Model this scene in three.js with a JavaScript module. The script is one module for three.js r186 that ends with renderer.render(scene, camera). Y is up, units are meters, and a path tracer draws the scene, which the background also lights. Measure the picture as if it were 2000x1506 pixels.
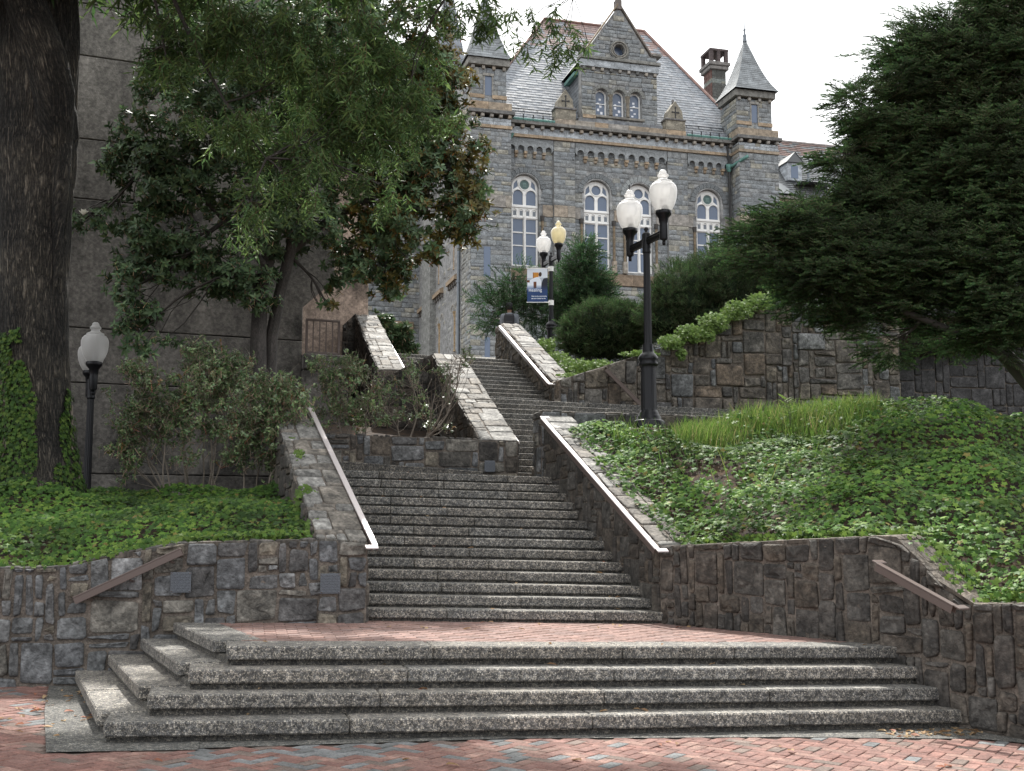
import * as THREE from 'three';
import { mergeGeometries } from 'three/addons/utils/BufferGeometryUtils.js';
import { MarchingCubes } from 'three/addons/objects/MarchingCubes.js';

// ---------------------------------------------------------------- camera, sky, sun, exposure
const scene = new THREE.Scene();
const YAW = THREE.MathUtils.degToRad(12.8), PITCH = Math.atan(277 / 2250), EYE = 1.62, FOC = 2250;
const camera = new THREE.PerspectiveCamera(THREE.MathUtils.radToDeg(2 * Math.atan(753 / FOC)), 2000 / 1506, 0.1, 900);
camera.position.set(0, EYE, 0);
const FW = new THREE.Vector3(Math.sin(YAW) * Math.cos(PITCH), Math.sin(PITCH), -Math.cos(YAW) * Math.cos(PITCH));
camera.lookAt(FW.x, EYE + FW.y, FW.z);
scene.add(camera);
const SUN_AZ = THREE.MathUtils.degToRad(7), SUN_EL = THREE.MathUtils.degToRad(54);
const SUN = new THREE.Vector3(Math.sin(SUN_AZ) * Math.cos(SUN_EL), Math.sin(SUN_EL), -Math.cos(SUN_AZ) * Math.cos(SUN_EL));
{
  const w = 256, h = 128, data = new Float32Array(w * h * 4), d = new THREE.Vector3();
  for (let j = 0; j < h; j++) for (let i = 0; i < w; i++) {
    const th = ((i + 0.5) / w - 0.5) * 2 * Math.PI, ph = ((j + 0.5) / h - 0.5) * Math.PI;
    d.set(Math.cos(th) * Math.cos(ph), Math.sin(ph), Math.sin(th) * Math.cos(ph));
    const a = Math.acos(THREE.MathUtils.clamp(d.dot(SUN), -1, 1)), lobe = 1 - THREE.MathUtils.smoothstep(a, 0.75, 2.3), hot = Math.exp(-a * a / 0.09);
    const k = (j * w + i) * 4;
    data[k] = 0.78 + 0.44 * lobe + 1.2 * hot; data[k + 1] = 0.82 + 0.41 * lobe + 1.2 * hot; data[k + 2] = 0.88 + 0.36 * lobe + 1.1 * hot; data[k + 3] = 1;
  }
  const sky = new THREE.DataTexture(data, w, h, THREE.RGBAFormat, THREE.FloatType);
  sky.mapping = THREE.EquirectangularReflectionMapping; sky.magFilter = THREE.LinearFilter; sky.needsUpdate = true;
  scene.background = sky; scene.environment = sky;
}
const sun = new THREE.DirectionalLight(new THREE.Color().setRGB(1, 0.965, 0.905), 5);
sun.name = 'sun';
sun.position.copy(SUN).multiplyScalar(150).add(new THREE.Vector3(4, 0, -25));
sun.target.position.set(4, 0, -25); scene.add(sun, sun.target);
sun.castShadow = true; sun.shadow.radius = 2.2; sun.shadow.mapSize.set(4096, 4096);
Object.assign(sun.shadow.camera, { left: -60, right: 60, top: 60, bottom: -60, near: 1, far: 400 });
const renderer = new THREE.WebGLRenderer({ antialias: true });
renderer.toneMapping = THREE.LinearToneMapping; renderer.toneMappingExposure = 1.75;
renderer.shadowMap.enabled = true;

// ---------------------------------------------------------------- helpers
function mulberry(a) { return () => { a |= 0; a = (a + 0x6d2b79f5) | 0; let t = Math.imul(a ^ (a >>> 15), 1 | a); t = (t + Math.imul(t ^ (t >>> 7), 61 | t)) ^ t; return ((t ^ (t >>> 14)) >>> 0) / 4294967296; }; }
let R = mulberry(7);
const seed = (n) => { R = mulberry(n); };
const rr = (a, b) => a + (b - a) * R(), ri = (a, b) => Math.floor(rr(a, b + 1)), pick = (a) => a[Math.floor(R() * a.length)];
const gauss = () => (R() + R() + R() + R() - 2) * 0.87;
const V = (x, y, z) => new THREE.Vector3(x, y, z);
const lerp = THREE.MathUtils.lerp, clamp = THREE.MathUtils.clamp, smooth = THREE.MathUtils.smoothstep;
// A surveyed photo point (2000 x 1506) and one known coordinate give the place of a thing.
const RIGHT = V(Math.cos(YAW), 0, Math.sin(YAW)), UP = V().crossVectors(RIGHT, FW);
const ray = (px, py) => FW.clone().addScaledVector(RIGHT, (px - 1000) / FOC).addScaledVector(UP, -(py - 753) / FOC);
function at(px, py, k) {
  const d = ray(px, py), o = V(0, EYE, 0);
  const t = k.d !== undefined ? k.d : k.x !== undefined ? k.x / d.x : k.y !== undefined ? (k.y - EYE) / d.y : k.z / d.z;
  return o.addScaledVector(d, t);
}
const tilt = (x) => -0.025 * (clamp(x, -4, 9) - 2.5);            // the terrace falls a little to the right
function hash3(x, y, z) { let h = Math.imul(x, 374761393) ^ Math.imul(y, 668265263) ^ Math.imul(z, 2147483647 ^ 1274126177); h = Math.imul(h ^ (h >>> 13), 1274126177); return ((h ^ (h >>> 16)) >>> 0) / 4294967296; }
function noise3(x, y, z) {
  const i = Math.floor(x), j = Math.floor(y), k = Math.floor(z), f = (t) => t * t * (3 - 2 * t), u = f(x - i), v = f(y - j), w = f(z - k);
  const c = (a, b, d) => hash3(i + a, j + b, k + d);
  return lerp(lerp(lerp(c(0, 0, 0), c(1, 0, 0), u), lerp(c(0, 1, 0), c(1, 1, 0), u), v), lerp(lerp(c(0, 0, 1), c(1, 0, 1), u), lerp(c(0, 1, 1), c(1, 1, 1), u), v), w);
}
const names = {};
function numbered(n) { names[n] = (names[n] ?? -1) + 1; return names[n] ? n + '_' + String(names[n]).padStart(3, '0') : n; }
function tag(o, label, category, group) { o.name = numbered(o.name); if (label) o.userData.label = label; if (category) o.userData.category = category; if (group) o.userData.group = group; return o; }
function thing(name, label, category, pos, turn = 0, group) {
  const o = new THREE.Group(); o.name = name; tag(o, label, category, group); scene.add(o);
  if (pos) o.position.copy(pos); o.rotation.y = turn; return o;
}
function mesh(name, geo, mat, parent = scene) {
  const m = new THREE.Mesh(geo, mat); m.name = name; m.castShadow = m.receiveShadow = true; parent.add(m); return m;
}
function struct(name, geo, mat, label) { const m = mesh(name, geo, mat); m.userData.kind = 'structure'; if (label) m.userData.label = label; return m; }

class G {                                                        // collects faces into one geometry
  constructor() { this.p = []; this.t = []; this.c = []; this.i = []; this.col = [1, 1, 1]; }
  get n() { return this.p.length / 3; }
  v(p, u = 0, w = 0) { if (p.isVector3) this.p.push(p.x, p.y, p.z); else this.p.push(p[0], p[1], p[2]); this.t.push(u, w); this.c.push(this.col[0], this.col[1], this.col[2]); return this.n - 1; }
  tri(a, b, c) { this.i.push(a, b, c); }
  quad(a, b, c, d) { this.i.push(a, b, c, a, c, d); }
  face(pts, uvs) { const b = this.n; pts.forEach((p, k) => this.v(p, uvs ? uvs[k][0] : p[0] + p[2], uvs ? uvs[k][1] : p[1])); for (let k = 1; k < pts.length - 1; k++) this.tri(b, b + k, b + k + 1); }
  // box in its own axes, chamfered by ch, put through f; uv in metres
  box(x0, x1, y0, y1, z0, z1, o = {}) {
    const ch = o.ch || 0, f = o.f || ((a, b, c) => [a, b, c]), lo = [x0, y0, z0], hi = [x1, y1, z1], ou = o.uv || [0, 0], skip = o.skip || '';
    const P = (ax, s, e) => { const q = [0, 0, 0]; for (let k = 0; k < 3; k++) { const sg = k === ax ? s : e[k]; q[k] = sg > 0 ? hi[k] - (k === ax ? 0 : ch) : lo[k] + (k === ax ? 0 : ch); } return q; };
    const uvOf = (ax, q) => ax === 0 ? [q[2] + ou[0], q[1] + ou[1]] : ax === 1 ? [q[0] + ou[0], q[2] + ou[1]] : [q[0] + ou[0], q[1] + ou[1]];
    const put = (pts, ax, nrm) => {
      const a = V(...pts[0]), b = V(...pts[1]), c = V(...pts[2]), m = b.sub(a).cross(c.sub(a)); if (m.dot(nrm) < 0) pts.reverse();
      const base = this.n; for (const q of pts) { const w = f(q[0], q[1], q[2]); const uv = uvOf(ax, q); this.v(w, uv[0], uv[1]); } for (let k = 1; k < pts.length - 1; k++) this.tri(base, base + k, base + k + 1);
    };
    for (let ax = 0; ax < 3; ax++) for (const s of [-1, 1]) {
      if (skip.includes('xyz'[ax] + (s > 0 ? '+' : '-'))) continue;
      const b = (ax + 1) % 3, c = (ax + 2) % 3, e = (i, j) => { const q = [0, 0, 0]; q[b] = i; q[c] = j; return q; }, n = V(); n.setComponent(ax, s);
      put([P(ax, s, e(-1, -1)), P(ax, s, e(1, -1)), P(ax, s, e(1, 1)), P(ax, s, e(-1, 1))], ax, n);
    }
    if (!ch) return this;
    for (let a = 0; a < 3; a++) for (let b = a + 1; b < 3; b++) { const c = 3 - a - b; for (const sa of [-1, 1]) for (const sb of [-1, 1]) {
      const E = (s) => { const q = [0, 0, 0]; q[a] = sa; q[b] = sb; q[c] = s; return q; }, n = V(); n.setComponent(a, sa); n.setComponent(b, sb);
      put([P(a, sa, E(-1)), P(a, sa, E(1)), P(b, sb, E(1)), P(b, sb, E(-1))], b, n);
    } }
    for (const i of [-1, 1]) for (const j of [-1, 1]) for (const k of [-1, 1]) put([P(0, i, [i, j, k]), P(1, j, [i, j, k]), P(2, k, [i, j, k])], 0, V(i, j, k));
    return this;
  }
  tube(pts, rad, seg = 8, cap = true) {
    const ps = pts.map((p) => p.isVector3 ? p : V(...p)), rings = []; let len = 0, prev = null;
    for (let k = 0; k < ps.length; k++) {
      const t = V().subVectors(ps[Math.min(k + 1, ps.length - 1)], ps[Math.max(k - 1, 0)]).normalize();
      if (k) len += ps[k].distanceTo(ps[k - 1]);
      let a = prev ? prev.clone().addScaledVector(t, -prev.dot(t)) : (Math.abs(t.y) > 0.9 ? V(1, 0, 0) : V(0, 1, 0)).cross(t); a.normalize(); prev = a;
      const b = V().crossVectors(t, a), r = Array.isArray(rad) ? rad[k] : rad, ring = [];
      for (let s = 0; s <= seg; s++) { const w = s / seg * 2 * Math.PI; ring.push(this.v(ps[k].clone().addScaledVector(a, Math.cos(w) * r).addScaledVector(b, Math.sin(w) * r), s / seg * 2 * Math.PI * r, len)); }
      rings.push(ring);
    }
    for (let k = 1; k < rings.length; k++) for (let s = 0; s < seg; s++) this.quad(rings[k - 1][s], rings[k - 1][s + 1], rings[k][s + 1], rings[k][s]);
    if (cap) for (const [r, q] of [[rings[0], ps[0]], [rings.at(-1), ps.at(-1)]]) { const c = this.v(q); for (let s = 0; s < seg; s++) this.tri(c, r[s], r[s + 1]); }
    return this;
  }
  lathe(prof, seg = 24, c = [0, 0, 0], rf = null) {               // profile [radius, height]; rf(angle, r, y) may flute it
    const rings = prof.map(([r, y]) => { const q = []; for (let s = 0; s <= seg; s++) { const w = s / seg * 2 * Math.PI, q2 = rf ? rf(w, r, y) : r; q.push(this.v([c[0] + Math.cos(w) * q2, c[1] + y, c[2] + Math.sin(w) * q2], w * r, y)); } return q; });
    for (let k = 1; k < rings.length; k++) for (let s = 0; s < seg; s++) this.quad(rings[k - 1][s], rings[k][s], rings[k][s + 1], rings[k - 1][s + 1]);
    return this;
  }
  build() {
    const g = new THREE.BufferGeometry();
    g.setAttribute('position', new THREE.Float32BufferAttribute(this.p, 3)); g.setAttribute('uv', new THREE.Float32BufferAttribute(this.t, 2)); g.setAttribute('color', new THREE.Float32BufferAttribute(this.c, 3));
    g.setIndex(this.i); g.computeVertexNormals(); return g;
  }
}
function geoOf(shape, o) { const g = new THREE.ExtrudeGeometry(shape, o); return g; }

// ---------------------------------------------------------------- textures (what surfaces are made of)
function pnoise(x, y, per, s) {                                    // value noise that repeats every per cells
  const i = Math.floor(x), j = Math.floor(y), f = (t) => t * t * (3 - 2 * t), u = f(x - i), v = f(y - j), m = (a) => ((a % per) + per) % per;
  const c = (a, b) => hash3(m(i + a), m(j + b), s);
  return lerp(lerp(c(0, 0), c(1, 0), u), lerp(c(0, 1), c(1, 1), u), v);
}
function fbm(u, v, base, oct, s, gain = 0.5) { let a = 0, w = 1, t = 0, p = base; for (let o = 0; o < oct; o++) { a += w * pnoise(u * p, v * p, p, s + o); t += w; w *= gain; p *= 2; } return a / t; }
function tex(n, fn, srgb, rep = 1) {
  const d = new Uint8Array(n * n * 4);
  for (let j = 0; j < n; j++) for (let i = 0; i < n; i++) { const c = fn((i + 0.5) / n, (j + 0.5) / n), k = (j * n + i) * 4; for (let q = 0; q < 3; q++) d[k + q] = clamp((Array.isArray(c) ? c[q] : c) * 255, 0, 255); d[k + 3] = 255; }
  const t = new THREE.DataTexture(d, n, n, THREE.RGBAFormat); t.wrapS = t.wrapT = THREE.RepeatWrapping; t.magFilter = THREE.LinearFilter; t.minFilter = THREE.LinearMipmapLinearFilter; t.generateMipmaps = true;
  if (srgb) t.colorSpace = THREE.SRGBColorSpace; t.repeat.set(rep, rep); t.needsUpdate = true; return t;
}
function rep(t, x, y = x) { const c = t.clone(); c.repeat.set(x, y); c.needsUpdate = true; return c; }
function worley(u, v, n, s) {                                      // distance to nearest and second, id of nearest; repeats
  const x = u * n, y = v * n, i = Math.floor(x), j = Math.floor(y); let a = 9, b = 9, id = 0; const m = (q) => ((q % n) + n) % n;
  for (let dy = -1; dy <= 1; dy++) for (let dx = -1; dx <= 1; dx++) { const px = i + dx + hash3(m(i + dx), m(j + dy), s), py = j + dy + hash3(m(i + dx), m(j + dy), s + 1), d = Math.hypot(px - x, py - y); if (d < a) { b = a; a = d; id = hash3(m(i + dx), m(j + dy), s + 2); } else if (d < b) b = d; }
  return [a, b, id];
}
const T = {};
T.rock = tex(512, (u, v) => { const f = fbm(u, v, 6, 6, 3, 0.6), k = fbm(u, v, 24, 4, 31, 0.6), w = fbm(u, v, 3, 3, 77), st = smooth(fbm(u, v * 0.999, 9, 4, 91), 0.56, 0.74); const b = 0.56 + 0.46 * (f - 0.5) + 0.42 * (k - 0.5) + 0.14 * (w - 0.5) + st * 0.1; return [b * 1.2, b * 1.18, b * 1.15]; }, true);
T.rockB = tex(512, (u, v) => { const r = 1 - Math.abs(fbm(u, v, 5, 5, 11, 0.55) * 2 - 1) * 1.6; return clamp(0.6 * r + 0.5 * fbm(u, v, 32, 4, 13, 0.6), 0, 1); });
T.agg = tex(1024, (u, v) => { const [a, b, id] = worley(u, v, 72, 5), big = fbm(u, v, 5, 4, 44), fine = fbm(u, v, 150, 2, 46); const pit = smooth(b - a, 0.02, 0.3); let t = 0.5 + 0.36 * (id - 0.5); t = (0.5 * t + 0.5 * t * pit + 0.3 * (fine - 0.5) * t) * (0.8 + 0.4 * big); const warm = id > 0.6 ? 1 : 0.3; const dk = smooth(fbm(u, v, 34, 2, 47), 0.4, 0.6); t *= 0.78 + 0.24 * dk; return [t * (1 + 0.05 * warm), t * (1 + 0.015 * warm), t * (1 - 0.045 * warm)]; }, true);
T.aggB = tex(1024, (u, v) => { const [a, b] = worley(u, v, 72, 5); return clamp(0.25 + smooth(b - a, 0, 0.45) * 0.6 + 0.25 * fbm(u, v, 9, 3, 8), 0, 1); });
T.conc = tex(1024, (u, v) => { const f = fbm(u, v, 3, 6, 21, 0.6), g = fbm(u, v, 90, 3, 22, 0.7), dr = fbm(u * 1, v * 0.12, 14, 4, 23), st = smooth(fbm(u, v, 4, 5, 25), 0.5, 0.72); const b = 0.62 + 0.35 * (f - 0.5) + 0.42 * (g - 0.5) + 0.34 * (dr - 0.5) - 0.26 * st; return [b * 1.0, b * 0.97, b * 0.93]; }, true);
T.concB = tex(512, (u, v) => clamp(0.55 * fbm(u, v, 70, 3, 27, 0.7) + 0.45 * fbm(u, v, 12, 3, 28), 0, 1));
const furrow = (u, v) => { const w = 0.9 * fbm(u, v, 5, 3, 58), r = Math.abs(fbm(u + 0.03 * w, v * 0.2, 40, 3, 51, 0.55) * 2 - 1), q = Math.abs(pnoise((u + 0.02 * w) * 26, v * 6, 26, 59) * 2 - 1); return clamp(1.25 * Math.min(r * 1.3, q * 1.1 + 0.15), 0, 1); };
T.bark = tex(1024, (u, v) => { const r = furrow(u, v), k = fbm(u, v, 60, 3, 52, 0.6), m = fbm(u, v, 3, 4, 57); const b = 0.2 + 0.62 * r + 0.3 * (k - 0.5) + 0.5 * (m - 0.5); return [b * 1.02, b * 0.98, b * 0.92]; }, true);
T.barkB = tex(1024, (u, v) => clamp(0.85 * furrow(u, v) + 0.15 * fbm(u, v, 80, 2, 53), 0, 1));
T.grain = tex(512, (u, v) => { const f = fbm(u, v, 8, 4, 61), k = fbm(u, v, 64, 3, 62, 0.7), b = 0.72 + 0.4 * (f - 0.5) + 0.42 * (k - 0.5); return [b, b, b]; }, true);
T.grainB = tex(512, (u, v) => clamp(fbm(u, v, 64, 3, 62, 0.7), 0, 1));
T.soil = tex(512, (u, v) => { const b = 0.3 + 0.9 * (fbm(u, v, 12, 5, 71, 0.65) - 0.3); return [b * 1.05, b * 0.9, b * 0.72]; }, true);
const M = {};
function mat(o) { const c = o.c; delete o.c; const m = new THREE.MeshStandardMaterial({ roughness: 0.9, metalness: 0, ...o }); if (c) m.color.setRGB(...c); return m; }
M.stone = mat({ c: [1, 1, 1], map: rep(T.rock, 1.4), bumpMap: rep(T.rockB, 2.3), bumpScale: 0.013, vertexColors: true, roughness: 0.82 });
M.mortar = mat({ c: [0.25, 0.21, 0.175], map: rep(T.grain, 1.1), bumpMap: rep(T.rockB, 2.1), bumpScale: 0.012, roughness: 0.95 });
M.agg = mat({ c: [0.98, 0.97, 0.95], map: rep(T.agg, 1.2), bumpMap: rep(T.aggB, 1.2), bumpScale: 0.0018, vertexColors: true, roughness: 0.85 });
M.brick = mat({ c: [0.8, 0.94, 0.98], map: rep(T.grain, 1.3), bumpMap: rep(T.grainB, 2), bumpScale: 0.002, vertexColors: true, roughness: 0.88 });
M.sand = mat({ c: [0.2, 0.14, 0.115], map: rep(T.grain, 2), roughness: 1 });
M.conc = mat({ c: [0.33, 0.325, 0.32], map: rep(T.conc, 0.22), bumpMap: rep(T.concB, 0.8), bumpScale: 0.012, roughness: 0.95 });
M.concPink = mat({ c: [0.78, 0.64, 0.56], map: rep(T.conc, 0.22), bumpMap: rep(T.concB, 0.8), bumpScale: 0.01, roughness: 0.95 });  // pinkish aggregate, with sunlight on the recess put into its paler colour
M.bark = mat({ c: [0.2, 0.188, 0.17], map: rep(T.bark, 1, 0.8), bumpMap: rep(T.barkB, 1, 0.8), bumpScale: 0.05, roughness: 0.95 });
M.barkSmooth = mat({ c: [0.13, 0.115, 0.105], map: rep(T.grain, 1.2, 0.5), bumpMap: rep(T.rockB, 1.2), bumpScale: 0.01, roughness: 0.85 });
M.twig = mat({ c: [0.19, 0.16, 0.13], roughness: 0.9 });
M.twigDark = mat({ c: [0.045, 0.038, 0.033], roughness: 0.9 });
M.ashlar = mat({ c: [1.62, 1.63, 1.58], map: rep(T.grain, 0.7), bumpMap: rep(T.rockB, 1), bumpScale: 0.03, vertexColors: true, roughness: 0.85 });
M.dressed = mat({ c: [1.25, 1.25, 1.25], map: rep(T.grain, 0.8), bumpMap: rep(T.grainB, 1), bumpScale: 0.006, vertexColors: true, roughness: 0.85 });
M.backing = mat({ c: [0.5, 0.5, 0.49], map: rep(T.grain, 0.6), roughness: 0.95 });
M.slate = mat({ c: [1.5, 1.5, 1.5], map: rep(T.grain, 0.5), vertexColors: true, roughness: 0.5 });
M.glass = mat({ c: [0.115, 0.15, 0.215], roughness: 0.08 });
M.white = mat({ c: [0.8, 0.79, 0.76], roughness: 0.6 });
M.iron = new THREE.MeshPhysicalMaterial({ color: new THREE.Color().setRGB(0.008, 0.008, 0.01), roughness: 0.33, specularIntensity: 0.55 });
M.dark = mat({ c: [0.02, 0.02, 0.02], roughness: 0.6 });
M.rail = mat({ c: [0.11, 0.082, 0.072], roughness: 0.42, metalness: 0.15 });
M.railTop = mat({ c: [0.62, 0.56, 0.55], roughness: 0.3, metalness: 0.35 });
M.copper = mat({ c: [0.2, 0.46, 0.4], roughness: 0.6, map: rep(T.grain, 1) });
M.lead = mat({ c: [0.16, 0.18, 0.2], roughness: 0.55 });
M.soil = mat({ c: [0.13, 0.1, 0.075], map: rep(T.soil, 1), roughness: 1 });
M.steelPlate = mat({ c: [0.12, 0.13, 0.145], metalness: 0.6, roughness: 0.42 });
// ---------------------------------------------------------------- masonry builders
function pathOf(pts) {                                              // plan polyline; front is to the left of +x travel turned to +z
  const P = pts.map((q) => new THREE.Vector2(q[0], q[1])), cum = [0], N = [];
  for (let k = 1; k < P.length; k++) cum.push(cum[k - 1] + P[k].distanceTo(P[k - 1]));
  for (let k = 0; k < P.length; k++) { const a = P[Math.max(0, k - 1)], b = P[Math.min(P.length - 1, k + 1)], d = b.clone().sub(a).normalize(); N.push(new THREE.Vector2(-d.y, d.x)); }
  const L = cum.at(-1);
  return { L, cum, at: (s, d) => { let k = 1; while (k < P.length - 1 && s > cum[k]) k++; const t = (s - cum[k - 1]) / (cum[k] - cum[k - 1]), n = N[k - 1].clone().lerp(N[k], clamp(t, 0, 1)).normalize(), p = P[k - 1].clone().lerp(P[k], t); return [p.x + n.x * d, p.y + n.y * d]; } };
}
const poly = (pts) => (s) => { if (s <= pts[0][0]) return pts[0][1]; for (let k = 1; k < pts.length; k++) if (s <= pts[k][0]) return lerp(pts[k - 1][1], pts[k][1], (s - pts[k - 1][0]) / (pts[k][0] - pts[k - 1][0])); return pts.at(-1)[1]; };
function packed(L, y0, y1, cw, ch, big) {                            // random squared rubble: rectangles of unequal size that fill a strip
  const nx = Math.max(1, Math.round(L / cw)), ny = Math.max(1, Math.round((y1 - y0) / ch)), used = new Uint8Array(nx * ny), out = [], w = L / nx, h = (y1 - y0) / ny;
  for (let j = 0; j < ny; j++) for (let i = 0; i < nx; i++) {
    if (used[j * nx + i]) continue;
    let a = R() < big ? ri(3, 5) : ri(1, 3), b = R() < big ? ri(2, 4) : ri(1, 2); if (R() < 0.25) [a, b] = [Math.max(1, b - 1), a];
    a = Math.min(a, nx - i); b = Math.min(b, ny - j);
    for (let q = 0; q < a; q++) if (used[j * nx + i + q]) { a = q; break; }
    let ok = b; for (let p = 1; p < b && ok === b; p++) for (let q = 0; q < a; q++) if (used[(j + p) * nx + i + q]) { ok = p; break; } b = ok;
    for (let p = 0; p < b; p++) for (let q = 0; q < a; q++) used[(j + p) * nx + i + q] = 1;
    out.push([i * w, (i + a) * w, y0 + j * h, y0 + (j + b) * h]);
  }
  return out;
}
function stoneInto(g, pts, depth, map, col, rough, detail) {         // outline in wall coordinates -> a rock-faced stone
  const n = pts.length, cx = pts.reduce((a, p) => a + p[0], 0) / n, cy = pts.reduce((a, p) => a + p[1], 0) / n, uo = rr(0, 9), vo = rr(0, 9);
  g.col = col;
  const ring = (k, d, jit, fresh) => pts.map((p) => { const x = cx + (p[0] - cx) * k, y = cy + (p[1] - cy) * k; return g.v(map(x, y, d + (jit ? rr(-jit, jit) : 0)), x + uo, y + vo); });
  const size = Math.min(0.5, Math.max(0.05, Math.hypot(pts[0][0] - cx, pts[0][1] - cy))), k1 = 1 - 0.007 / size, k2 = 1 - 0.024 / size;
  const a = ring(1, -0.03), b = ring(1, depth * 0.45), b2 = ring(1, depth * 0.45), c = ring(k1, depth * 0.85, rough * 0.25), c2 = ring(k1, depth * 0.85, 0);
  for (let q = 0; q < n; q++) { const e = (q + 1) % n; g.quad(a[q], a[e], b[e], b[q]); g.quad(b2[q], b2[e], c[e], c[q]); }
  const d = ring(k2 * 0.92, depth, rough * 0.5), m = g.v(map(cx + rr(-0.2, 0.2) * size, cy + rr(-0.2, 0.2) * size, depth + rr(-rough, rough)), cx + uo, cy + vo);
  for (let q = 0; q < n; q++) { const e = (q + 1) % n; g.quad(c[q], c[e], d[e], d[q]); }
  if (detail) { const f = ring(0.5, depth + rr(-rough, rough) * 0.3, rough); for (let q = 0; q < n; q++) { const e = (q + 1) % n; g.quad(d[q], d[e], f[e], f[q]); g.tri(f[q], f[e], m); } } else for (let q = 0; q < n; q++) g.tri(d[q], d[(q + 1) % n], m);
}
// o: L, top(s), bot(s), map(s,y,d), cw, ch, big, gap, dep:[a,b], rough, pal(), most, name
function rubble(parent, o) {
  const S = 24; let y0 = 1e9, y1 = -1e9; for (let k = 0; k <= S; k++) { y0 = Math.min(y0, o.bot(o.L * k / S)); y1 = Math.max(y1, o.top(o.L * k / S)); }
  const gap = (o.gap ?? 0.011) * 0.62, list = [], skew = o.skew ?? 0.02;
  for (const [a, b, c, d] of packed(o.L, y0, y1, o.cw, o.ch, o.big ?? 0.55)) {
    if (c > Math.max(o.top(a), o.top(b)) - 0.05 || d < Math.min(o.bot(a), o.bot(b)) + 0.02) continue;
    const cut = Math.min(0.17, 0.03 / Math.min(b - a, d - c)), j = () => rr(-skew, skew) * 0.8, q = [];
    const C = [[a + gap, c + gap], [b - gap, c + gap], [b - gap, d - gap], [a + gap, d - gap]];
    for (let k = 0; k < 4; k++) { const p = C[k], u = C[(k + 3) % 4], w = C[(k + 1) % 4], t = cut * rr(0.25, 1), t2 = cut * rr(0.25, 1), jx = Math.max(-gap * 0.4, j()) * (p[0] < (a + b) / 2 ? 1 : -1), jy = Math.max(-gap * 0.4, j()) * (p[1] < (c + d) / 2 ? 1 : -1); q.push([lerp(p[0], u[0], t) + jx, lerp(p[1], u[1], t) + jy], [lerp(p[0], w[0], t2) + jx, lerp(p[1], w[1], t2) + jy]); }
    for (const p of q) { const lim = o.top(p[0]) - gap * 0.6; if (p[1] > lim) p[1] = lim; const lo = o.bot(p[0]); if (p[1] < lo) p[1] = lo; }
    const w = Math.max(...q.map((p) => p[0])) - Math.min(...q.map((p) => p[0])), h = Math.max(...q.map((p) => p[1])) - Math.min(...q.map((p) => p[1]));
    if (w < 0.035 || h < 0.03 || (o.skip && o.skip((a + b) / 2, (c + d) / 2))) continue;
    list.push([q, w * h]);
  }
  list.sort((p, q) => q[1] - p[1]);
  const most = o.most ?? 300, rest = new G();
  list.forEach(([q, area], k) => {
    const g = k < most ? new G() : rest; stoneInto(g, q, rr(...o.dep), o.map, o.pal(), o.rough ?? 0.012, area > 0.02 && o.detail !== false);
    if (k < most) mesh('stone', g.build(), M.stone, parent);
  });
  if (rest.n) mesh('small_stones', rest.build(), M.stone, parent).userData.kind = 'stuff';
}
function wallBody(g, L, top, bot, map, th, n = 24) {                  // mortar core behind the stones
  g.col = [1, 1, 1]; const S = (k) => L * k / n; let len = 0;
  const col = (f) => { const r = []; for (let k = 0; k <= n; k++) r.push(f(S(k), k)); return r; };
  const strip = (a, b, ua, ub) => { const A = a.map((p, k) => g.v(p, S(k), ua(S(k)))), B = b.map((p, k) => g.v(p, S(k), ub(S(k)))); for (let k = 0; k < n; k++) g.quad(A[k], A[k + 1], B[k + 1], B[k]); };
  const fb = col((s) => map(s, bot(s), 0)), ft = col((s) => map(s, top(s), 0)), bb = col((s) => map(s, bot(s), -th)), bt = col((s) => map(s, top(s), -th));
  strip(fb, ft, bot, top); strip(bt, bb, top, bot); strip(ft, bt, () => 0, () => th);
  for (const k of [0, n]) { const b = g.n; g.v(fb[k], 0, bot(S(k))); g.v(ft[k], 0, top(S(k))); g.v(bt[k], th, top(S(k))); g.v(bb[k], th, bot(S(k))); g.quad(b, b + 1, b + 2, b + 3); }
}
const mixc = (a, b, t) => a.map((x, k) => lerp(x, b[k], t));
const shade = (c, s) => { const k = 1 + s * gauss(); return c.map((x) => Math.max(0.01, x * k)); };
const pals = {
  grey: () => shade(pick([[0.24, 0.255, 0.275], [0.28, 0.29, 0.305], [0.2, 0.213, 0.233], [0.29, 0.28, 0.255], [0.155, 0.155, 0.16], [0.25, 0.262, 0.275], [0.31, 0.28, 0.23], [0.22, 0.235, 0.25]]), 0.16),
  brown: () => shade(pick([[0.14, 0.122, 0.106], [0.155, 0.138, 0.12], [0.12, 0.113, 0.106], [0.165, 0.14, 0.115], [0.145, 0.14, 0.134], [0.16, 0.152, 0.14], [0.105, 0.097, 0.09]]), 0.15),
  mixed: () => shade(pick([[0.19, 0.168, 0.145], [0.225, 0.205, 0.18], [0.17, 0.165, 0.16], [0.225, 0.18, 0.14], [0.2, 0.192, 0.18], [0.25, 0.22, 0.18]]), 0.15),
  cap: () => shade(pick([[0.33, 0.328, 0.32], [0.37, 0.368, 0.36], [0.27, 0.258, 0.24], [0.29, 0.265, 0.235], [0.42, 0.42, 0.412], [0.23, 0.212, 0.19]]), 0.15),
};
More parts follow.
